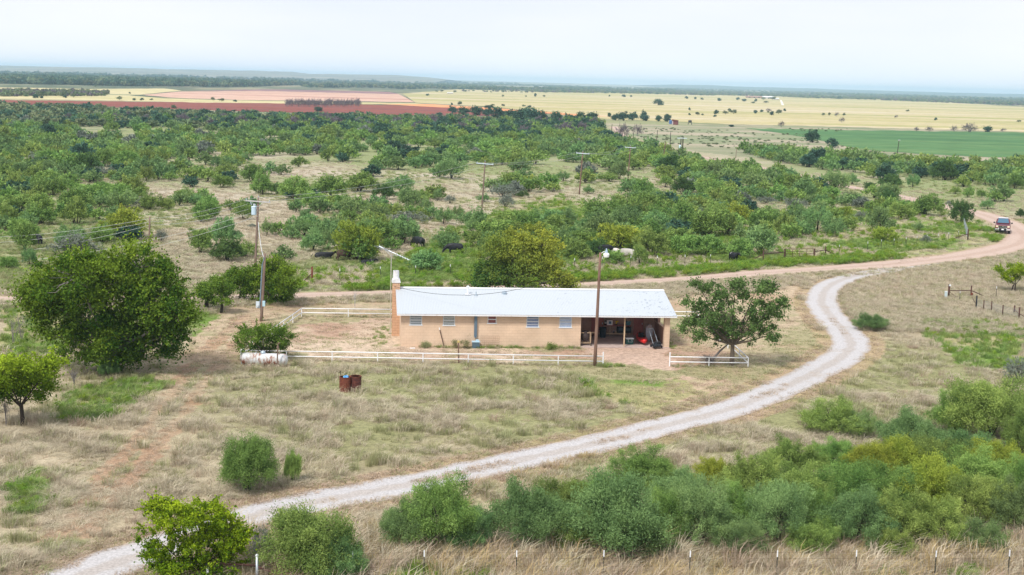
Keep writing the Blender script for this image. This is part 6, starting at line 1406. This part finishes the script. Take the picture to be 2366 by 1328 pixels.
far_tree(1877, 329, 38, 30, 'dark round tree at the near edge of the green field, larger of two', None); far_tree(1924, 341, 30, 22, 'dark round tree at the near edge of the green field, smaller of two', None)
far_tree(1521, 243, 26, 14, 'lone dark tree in the middle of the yellow field', None)
L2 = 'small dark tree dotted across the pale yellow field'
for x, y, w, h in ((1586, 228, 10, 7), (1606, 229, 9, 7), (1622, 231, 9, 7), (1662, 233, 14, 8), (1705, 231, 11, 8), (1720, 234, 14, 8), (1746, 235, 9, 9), (1763, 231, 12, 9), (1785, 230, 20, 9), (1770, 238, 16, 6), (1740, 239, 12, 6), (1655, 264, 14, 12), (1676, 264, 16, 10), (1695, 263, 18, 13), (1686, 258, 10, 9), (1612, 266, 14, 9), (1623, 267, 9, 6), (1652, 270, 10, 6), (1745, 262, 12, 11), (1760, 259, 10, 7), (1775, 261, 8, 6), (1783, 266, 14, 11), (1799, 263, 18, 12), (1813, 257, 9, 8), (1902, 267, 9, 8), (1916, 267, 8, 9), (1950, 268, 9, 9), (2097, 258, 10, 6), (2162, 278, 9, 8), (2354, 282, 12, 6), (1593, 266, 8, 6), (1062, 243, 13, 11), (1044, 243, 7, 7), (1138, 245, 12, 6), (1162, 245, 11, 6), (1210, 247, 10, 7), (1224, 249, 11, 8), (1162, 224, 7, 7), (988, 221, 10, 6), (1215, 224, 6, 5), (1237, 223, 9, 9), (1257, 224, 9, 6), (1408, 223, 6, 5), (1441, 224, 12, 7), (1458, 224, 8, 6), (1593, 255, 6, 8)):
    far_tree(x, y, w * .9, h * .85, L2, G2)
for x, y, w, h in ((1933, 269, 11, 10), (1945, 283, 14, 12), (2070, 273, 9, 8), (2118, 303, 12, 10), (2147, 304, 18, 12), (2204, 304, 16, 14), (2240, 305, 36, 20), (2317, 304, 14, 8), (1776, 258, 14, 8), (1805, 293, 16, 13), (1437, 322, 34, 36), (1473, 314, 26, 26), (1528, 348, 22, 14)):
    far_tree(x, y, w, h, 'bare grey thin-branched tree on the far field edges', 'bare grey trees of the far fields', bare=True)
far_tree(2283, 305, 22, 16, 'dark leafy tree beyond the green field, right of the bare trees', None)
far_tree(1690, 293, 18, 6, 'low dark bush left of the green field tip', None, cat='bush', name='far_bush')
L3 = 'small tree on the pale stubble field at the far left'
for x, y, w, h in ((8, 219, 14, 10), (82, 227, 16, 10), (96, 227, 12, 6), (130, 221, 16, 9), (150, 222, 16, 9), (170, 225, 14, 9), (150, 226, 10, 6), (187, 218, 10, 5), (207, 217, 9, 5), (228, 217, 8, 6), (251, 217, 5, 4), (221, 201, 9, 6), (172, 216, 9, 6), (5, 194, 9, 6), (276, 231, 16, 9), (310, 232, 10, 6), (328, 232, 10, 6), (350, 232, 9, 5), (492, 232, 10, 8), (512, 234, 14, 8), (543, 235, 10, 5), (402, 252, 14, 10), (300, 217, 6, 5)):
    far_tree(x, y, w, h, L3, G3)
for k in range(34):
    x = 662 + k * 5.1 + random.uniform(-2, 2); far_tree(x, 246 + random.uniform(-1.2, 1.2), random.uniform(9, 16), 15 + random.random() * 4, 'purple-grey leafless tree packed in the grove on the red field', 'leafless grove on the red field', bare=True)
for x, y, w, h in ((30, 248, 30, 10), (60, 250, 34, 12), (95, 252, 36, 12), (135, 252, 40, 14), (165, 256, 30, 10), (205, 255, 44, 16), (250, 258, 30, 9), (120, 262, 40, 12), (20, 262, 34, 12), (300, 262, 40, 14), (340, 264, 40, 14), (380, 266, 44, 15), (430, 268, 46, 16), (480, 270, 48, 17), (530, 272, 50, 18), (580, 274, 50, 19), (640, 276, 54, 20), (700, 277, 50, 18), (760, 279, 50, 17), (820, 282, 44, 15), (100, 280, 36, 18), (175, 284, 34, 18), (220, 290, 30, 16), (60, 290, 34, 16), (10, 292, 30, 16), (330, 290, 36, 18), (420, 292, 40, 20), (500, 296, 40, 18)):
    far_tree(x, y, w, h, 'dark rounded tree in the wooded belt before the red field', 'dark trees of the belt before the red field')

# distant woods and scrub: masses nobody could count
WD = [mesquite('wood_tree_%d' % k, 500 + k, 90, 1.5, .9, ('far_tree', 'far_tree', 'far_scrub', 'far_scrub')[k], nb=14, sides=0) for k in range(4)]
WD.append(mesquite('wood_bare', 510, 110, 1.4, .5, 'bare_twig', nb=14, sides=0))
cw_ = protos('wood_kinds', WD)
def band(polys, n, wlo, whi, hk, kinds, seed, thr=0.0, fx=.004, fy=.0012):
    r = np.random.default_rng(seed); P, S, K = [], [], []
    for poly in polys:
        xs = [p[0] for p in poly]; ys = [p[1] - hor(p[0]) for p in poly]; a, b = max(min(ys), 1.5), max(ys)
        u = r.random(n); inv = 1 / b + (1 / a - 1 / b) * u; hh = 1 / inv; X_ = min(xs) + (max(xs) - min(xs)) * r.random(n)
        Yp = hh + hor(X_); k = inpoly(X_, Yp, poly)
        pts = np.array([at(x, y) for x, y in zip(X_[k], Yp[k])]).reshape(-1, 3)
        if thr: pts = pts[fbm(pts[:, 0] * fx, pts[:, 1] * fy, seed, 3) > thr]
        P.append(pts)
    P = np.concatenate(P); w = wlo + (whi - wlo) * r.random(len(P)); K = r.choice(kinds, len(P))
    return P, np.stack([w / 4, w / 4, w * hk / 2.75 * (.8 + .4 * r.random(len(P)))], 1), r.random(len(P)) * 6.28, K
bands = [band([[(-150, 178), (60, 176), (200, 181), (690, 187), (700, 196), (560, 201), (300, 199), (0, 193), (-150, 192)]], 26000, 6, 13, .62, [0, 1, 0, 2, 2], 601, .49, .0035, .0011),
         band([[(690, 190), (1100, 193), (1300, 199), (1560, 206), (1560, 212), (1200, 208), (900, 207), (700, 204)]], 12000, 5, 10, .6, [0, 1, 2, 3], 602, .46, .004, .0014),
         band([[(1200, 206), (1560, 208), (1700, 213), (1900, 220), (2366, 232), (2500, 236), (2500, 252), (2366, 246), (2200, 238), (2000, 230), (1800, 225), (1500, 217), (1230, 213)]], 16000, 4, 8, .5, [3, 3, 2, 0, 4], 603, .40, .006, .003),
         band([[(1560, 199), (1900, 208), (2366, 221), (2500, 225), (2500, 238), (2366, 234), (1900, 220), (1700, 214), (1560, 207)]], 16000, 6, 12, .5, [2, 3, 0], 604, .42, .003, .001),
         band([[(-150, 168), (300, 172), (700, 179), (1040, 187), (1200, 192), (1200, 196), (900, 192), (400, 181), (0, 175), (-150, 174)]], 9000, 9, 20, .5, [0, 1, 2], 605, .44, .002, .0006),
         band([[(0, 246), (200, 250), (560, 266), (1000, 274), (1180, 284), (1180, 300), (900, 300), (0, 292)]], 1300, 3, 5.5, .55, [0, 2, 3, 3], 606, .42),
         band([[(950, 212), (1250, 207), (1560, 213), (1560, 217), (1200, 214)], [(0, 212), (250, 214), (240, 222), (0, 223)]], 800, 3, 6, .55, [2, 3, 4], 607, .60),
         band([[(1425, 290), (1980, 296), (1860, 318), (1960, 342), (2100, 356), (2366, 372), (2366, 380), (1740, 362), (1600, 346), (1470, 316)]], 1500, .5, 1.4, .4, [3, 3, 3], 608, .45, .02, .03)]
scatter('distant_woods', 'far-off belts of blue-green woods and scrub under the horizon', 'woods', *[np.concatenate([b[k] for b in bands]) for k in range(4)], cw_)

# ------------------------------------------------------------------ grass
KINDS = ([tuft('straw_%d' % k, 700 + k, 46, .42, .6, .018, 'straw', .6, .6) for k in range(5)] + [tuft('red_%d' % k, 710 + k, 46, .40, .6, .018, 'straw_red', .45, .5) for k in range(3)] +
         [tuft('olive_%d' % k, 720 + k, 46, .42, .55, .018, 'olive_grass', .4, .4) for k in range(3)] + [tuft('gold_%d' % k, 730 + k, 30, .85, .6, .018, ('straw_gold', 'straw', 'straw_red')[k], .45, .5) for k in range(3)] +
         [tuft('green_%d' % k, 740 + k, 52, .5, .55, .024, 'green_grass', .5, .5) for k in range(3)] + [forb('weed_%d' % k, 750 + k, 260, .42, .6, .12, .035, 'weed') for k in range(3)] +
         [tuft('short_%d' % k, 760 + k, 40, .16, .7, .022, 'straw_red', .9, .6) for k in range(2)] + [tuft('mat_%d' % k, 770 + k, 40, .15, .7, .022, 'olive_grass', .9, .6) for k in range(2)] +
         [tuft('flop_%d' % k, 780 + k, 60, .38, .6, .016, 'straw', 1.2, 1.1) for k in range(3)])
IX = {'straw': [0, 1, 2, 3, 4], 'red': [5, 6, 7], 'olive': [8, 9, 10], 'gold': [11, 12, 13], 'green': [14, 15, 16], 'weed': [17, 18, 19], 'short': [20, 21], 'mat': [22, 23], 'flop': [24, 25, 26]}
cg = protos('grass_kinds', KINDS)
rng = np.random.default_rng(5)
def lots(n, ylo, yhi, half=.42, pw=1.0):
    inv = 1 / yhi + (1 / ylo - 1 / yhi) * rng.random(n)       # more of them near the camera
    Y = 1 / inv; X = (rng.random(n) * 2 - 1) * half * Y; return X, Y
GP_, GS_, GR_, GK_ = [], [], [], []
def add_grass(X, Y, kind, lo, hi, hlo=None, hhi=None):
    n = len(X)
    if not n: return
    w = lo + (hi - lo) * rng.random(n); h = w if hlo is None else hlo + (hhi - hlo) * rng.random(n)
    GP_.append(np.stack([X, Y, np.zeros(n)], 1)); GS_.append(np.stack([w, w, h], 1)); GR_.append(rng.random(n) * 6.28); GK_.append(rng.choice(IX[kind], n))
BUSHES = PLACED
def in_house(X, Y):
    u = (X - O[0]) * EX[0] + (Y - O[1]) * EX[1]; v = (X - O[0]) * EY[0] + (Y - O[1]) * EY[1]
    return (u > -1.3) & (u < HL + .1) & (v > -.12) & (v < HD + .2)
X, Y = lots(132000, 44, 118, .60); z = zones(X, Y)
drv = (z['drive'] < 1.55); rdd = z['road'] < 2.7
edge = (z['drive'] < 2.6)
rut = np.minimum(z['ruta'], z['rutb']) < .42
ok = ~drv & ~rdd & ~in_house(X, Y) & ~z['apron']
c1 = fbm(X * .16, Y * .16, 201, 4); c2 = fbm(X * .5, Y * .5, 211, 3); q = rng.random(len(X)); PXg, PYg = proj(X, Y, 0.0)
tall = ok & ~z['mown'] & ~rut & ~z['green'] & ~edge
dcl = np.clip((c2 - .30) * 2.4, .15, 1)
hv = np.clip((fbm(X * .9, Y * .9, 231, 2) - .3) * 3.4, .3, 2.1)
k = tall & (q < .62 * dcl); sel = rng.random(len(X))
tw = .75 + .55 * np.clip((c1 - .35) * 3, 0, 1)
def pick(m): return X[m], Y[m]
def tallg(m, kind, lo, hi):
    n = int(m.sum()); h = hv[m] * (lo + (hi - lo) * rng.random(n)); n0 = len(GS_); add_grass(X[m], Y[m], kind, lo, hi)
    if len(GS_) > n0: GS_[-1][:, 2] = h
tallg(k & (c1 < .47) & (sel < .6), 'straw', .7, 1.25); tallg(k & (c1 < .47) & (sel >= .6) & (sel < .88), 'flop', .8, 1.4); tallg(k & (c1 < .47) & (sel < .14), 'olive', .7, 1.1); tallg(k & (c1 < .47) & (sel >= .88), 'red', .7, 1.2)
tallg(k & (c1 >= .47) & (c1 < .505) & (sel < .4), 'red', .7, 1.25); tallg(k & (c1 >= .47) & (c1 < .505) & (sel >= .4) & (sel < .75), 'straw', .7, 1.2); tallg(k & (c1 >= .47) & (c1 < .505) & (sel >= .75), 'olive', .6, 1.1)
tallg(k & (c1 >= .505) & (sel < .6), 'olive', .7, 1.2); tallg(k & (c1 >= .505) & (sel >= .6), 'straw', .6, 1.1)
# clumps that stand above the rest
k = tall & (q > .955) & (c2 > .5); add_grass(*pick(k & (sel < .5)), 'straw', 1.3, 1.8, 1.3, 1.7); add_grass(*pick(k & (sel >= .5)), 'olive', 1.2, 1.7, 1.2, 1.6)
# gold stalks along the lower right
gz = inpoly(PXg, PYg, [(540, 1240), (760, 1180), (1200, 1080), (1330, 1030), (1560, 1010), (1520, 1090), (1340, 1120), (1130, 1190), (1000, 1180), (880, 1260), (1400, 1265), (2366, 1235), (2500, 1235), (2500, 1420), (300, 1420)]) & ~drv
k = gz & (q < .30 * np.clip(dcl * 1.4, .2, 1)) & ~z['green'] & ((PYg > 1200) | (c2 > .52)); add_grass(*pick(k & (PYg > 1230)), 'gold', .8, 1.3, .55, 1.05); add_grass(*pick(k & (PYg <= 1230)), 'gold', .6, 1.0, .45, .7)
k = gz & (q > .972) & (PYg > 1215) & ~drv; add_grass(*pick(k), 'gold', 1.2, 1.7, 1.2, 1.75)
k = inpoly(PXg, PYg, [(1930, 690), (2000, 690), (2010, 730), (1950, 735)]) | inpoly(PXg, PYg, [(2190, 670), (2366, 690), (2366, 780), (2250, 740)]); add_grass(*pick(k & ok & (q < .4)), 'gold', .5, .8, .4, .6)
# green zones, mown yard, edges
k = ok & z['green'] & ~z['mown'] & (q < .55); add_grass(*pick(k & (sel < .72)), 'green', .6, 1.15); add_grass(*pick(k & (sel >= .72) & (sel < .82)), 'weed', .5, .9); add_grass(*pick(k & (sel >= .82)), 'straw', .6, 1.0)
k = ok & z['mown'] & (q < .40); add_grass(*pick(k & (sel < .55) & (c1 < .56)), 'short', .6, 1.3); add_grass(*pick(k & ((sel >= .72) | (c1 > .56)) & (sel > .25)), 'mat', .6, 1.3)
k = edge & ~drv & (q < .6) & ok; add_grass(*pick(k & (sel < .6)), 'short', .7, 1.4); add_grass(*pick(k & (sel >= .6) & (sel < .75)), 'mat', .8, 1.5)
k = rut & ok & (q < .32); add_grass(*pick(k & (sel < .6)), 'short', .5, 1.0); add_grass(*pick(k & (sel > .8)), 'straw', .5, .9, .35, .6)
# weedy middle and margins of the driveway
k = drv & (z['drive'] < .35) & (fbm(X * .25, Y * .25, 260, 3) > .57) & (q < .5); add_grass(*pick(k), 'short', .5, 1.1, .8, 1.6)
k = drv & (z['drive'] > 1.2) & (c2 > .45) & (q < .5); add_grass(*pick(k), 'short', .5, 1.2)
# fringe along fence and house foot
def fringe(A, B_, n, off, kinds, lo, hi):
    f = rng.random(n); P = np.outer(1 - f, A[:2]) + np.outer(f, B_[:2]) + rng.normal(size=(n, 2)) * off
    kd = rng.choice(len(kinds), n)
    for q_, kn in enumerate(kinds): add_grass(P[kd == q_, 0], P[kd == q_, 1], kn, lo, hi)
fringe(FC, F1, 260, .16, ['straw', 'olive', 'straw', 'red'], .3, .65); fringe(F2, F3, 80, .16, ['straw', 'olive'], .3, .6); fringe(FC, FBL, 70, .25, ['straw', 'olive'], .3, .7); fringe(FBL, at(912, 733), 60, .25, ['straw', 'olive'], .3, .7)
fringe(hw(1.5, -.35), hw(XG, -.3), 150, .12, ['olive', 'green', 'mat', 'straw'], .35, .7); fringe(hw(-1.2, .5), hw(-1.2, 8), 40, .3, ['green', 'olive'], .3, .6); fringe(hw(HL + .3, -.4), hw(HL + .5, 6), 40, .3, ['green', 'mat', 'olive'], .3, .6); fringe(at(1385, 846), at(1440, 846), 30, .2, ['green', 'olive'], .4, .8)
# beyond: verge weeds along the dirt road, then pasture grass
X, Y = lots(88000, 112, 330, .50); z = zones(X, Y); q = rng.random(len(X)); sel = rng.random(len(X)); c1 = fbm(X * .06, Y * .04, 301, 4); c2 = fbm(X * .3, Y * .3, 311, 3)
PXg, PYg = proj(X, Y, 0.0); far_side = z['past'] & (z['road'] > 2.8)
verge = (z['road'] > 2.7) & (z['road'] < 6.5) & (Y < 200)
north = inpoly(PXg, PYg, [(640, 600), (900, 600), (1500, 560), (2000, 500), (2366, 430), (2366, 560), (2200, 590), (1900, 619), (1756, 627), (1500, 645), (1150, 661), (905, 671), (640, 681)])
k = verge & north & (fbm(X * .12, Y * .12, 320, 3) > .43); add_grass(*pick(k & (sel < .62)), 'weed', .9, 1.5, .8, 1.3); add_grass(*pick(k & (sel >= .62)), 'green', 1.0, 1.6)
k = verge & (q < .5); add_grass(*pick(k & (sel < .5)), 'straw', .9, 1.4, .6, 1.1); add_grass(*pick(k & (sel > .7)), 'olive', .9, 1.4, .6, 1.0)
k = far_side & ~verge & z['green'] & (q < .75); add_grass(*pick(k & (c1 < .52) & (sel < .75)), 'green', 1.0, 2.0, .7, 1.2); add_grass(*pick(k & (c1 >= .52) & (sel < .6)), 'straw', 1.0, 2.0, .7, 1.1); add_grass(*pick(k & (sel >= .75) & (sel < .85)), 'weed', .8, 1.4)
k = far_side & ~verge & ~z['green'] & (q < .7); add_grass(*pick(k & (c1 < .47) & (sel < .6)), 'straw', 1.0, 2.0, .6, 1.1); add_grass(*pick(k & (c1 < .5) & (sel >= .6) & (sel < .75)), 'red', 1.0, 1.8, .6, 1.1); add_grass(*pick(k & (c1 >= .47) & (sel < .6)), 'olive', 1.0, 2.0, .6, 1.1); add_grass(*pick(k & (c1 >= .5) & (sel >= .5) & (sel < .7)), 'green', 1.0, 1.6, .6, 1.0)
k = ~z['past'] & (z['road'] > 2.8) & (z['drive'] > 1.6) & ~z['mown'] & ~in_house(X, Y); add_grass(*pick(k & (sel < .45)), 'straw', .8, 1.3); add_grass(*pick(k & (sel >= .45) & (sel < .65)), 'flop', .8, 1.3); add_grass(*pick(k & (sel >= .65) & (sel < .85)), 'olive', .7, 1.2); add_grass(*pick(k & (sel >= .85)), 'red', .7, 1.2)
k = (z['drive'] < 2.4) & (z['drive'] > 1.6) & (q < .5); add_grass(*pick(k), 'short', .7, 1.3)
scatter('dry_grass', 'dry straw grass, green weeds and mown stubble covering the near ground', 'grass', np.concatenate(GP_), np.concatenate(GS_), np.concatenate(GR_), np.concatenate(GK_), cg)
print('bushes', N_BUSH[0], 'far', len(rest), 'grass', sum(len(p) for p in GP_), 'woods', sum(len(b[0]) for b in bands))

# ------------------------------------------------------------------ haze: even pale air round the whole scene
hz = obj('haze', [box((0, 7500, 30.5), (110000, 17500, 63))], []); tag(hz, 'pale blue air thickening towards the horizon', 'haze', kind='stuff')
hmat = bpy.data.materials.new('haze'); hmat.use_nodes = True; n = hmat.node_tree; n.nodes.clear()
o_ = n.nodes.new('ShaderNodeOutputMaterial'); pv = n.nodes.new('ShaderNodeVolumePrincipled'); pv.inputs['Density'].default_value = 1.15e-4; pv.inputs['Color'].default_value = (.56, .80, 1.0, 1)
n.links.new(pv.outputs[0], o_.inputs['Volume']); hz.data.materials.append(hmat)
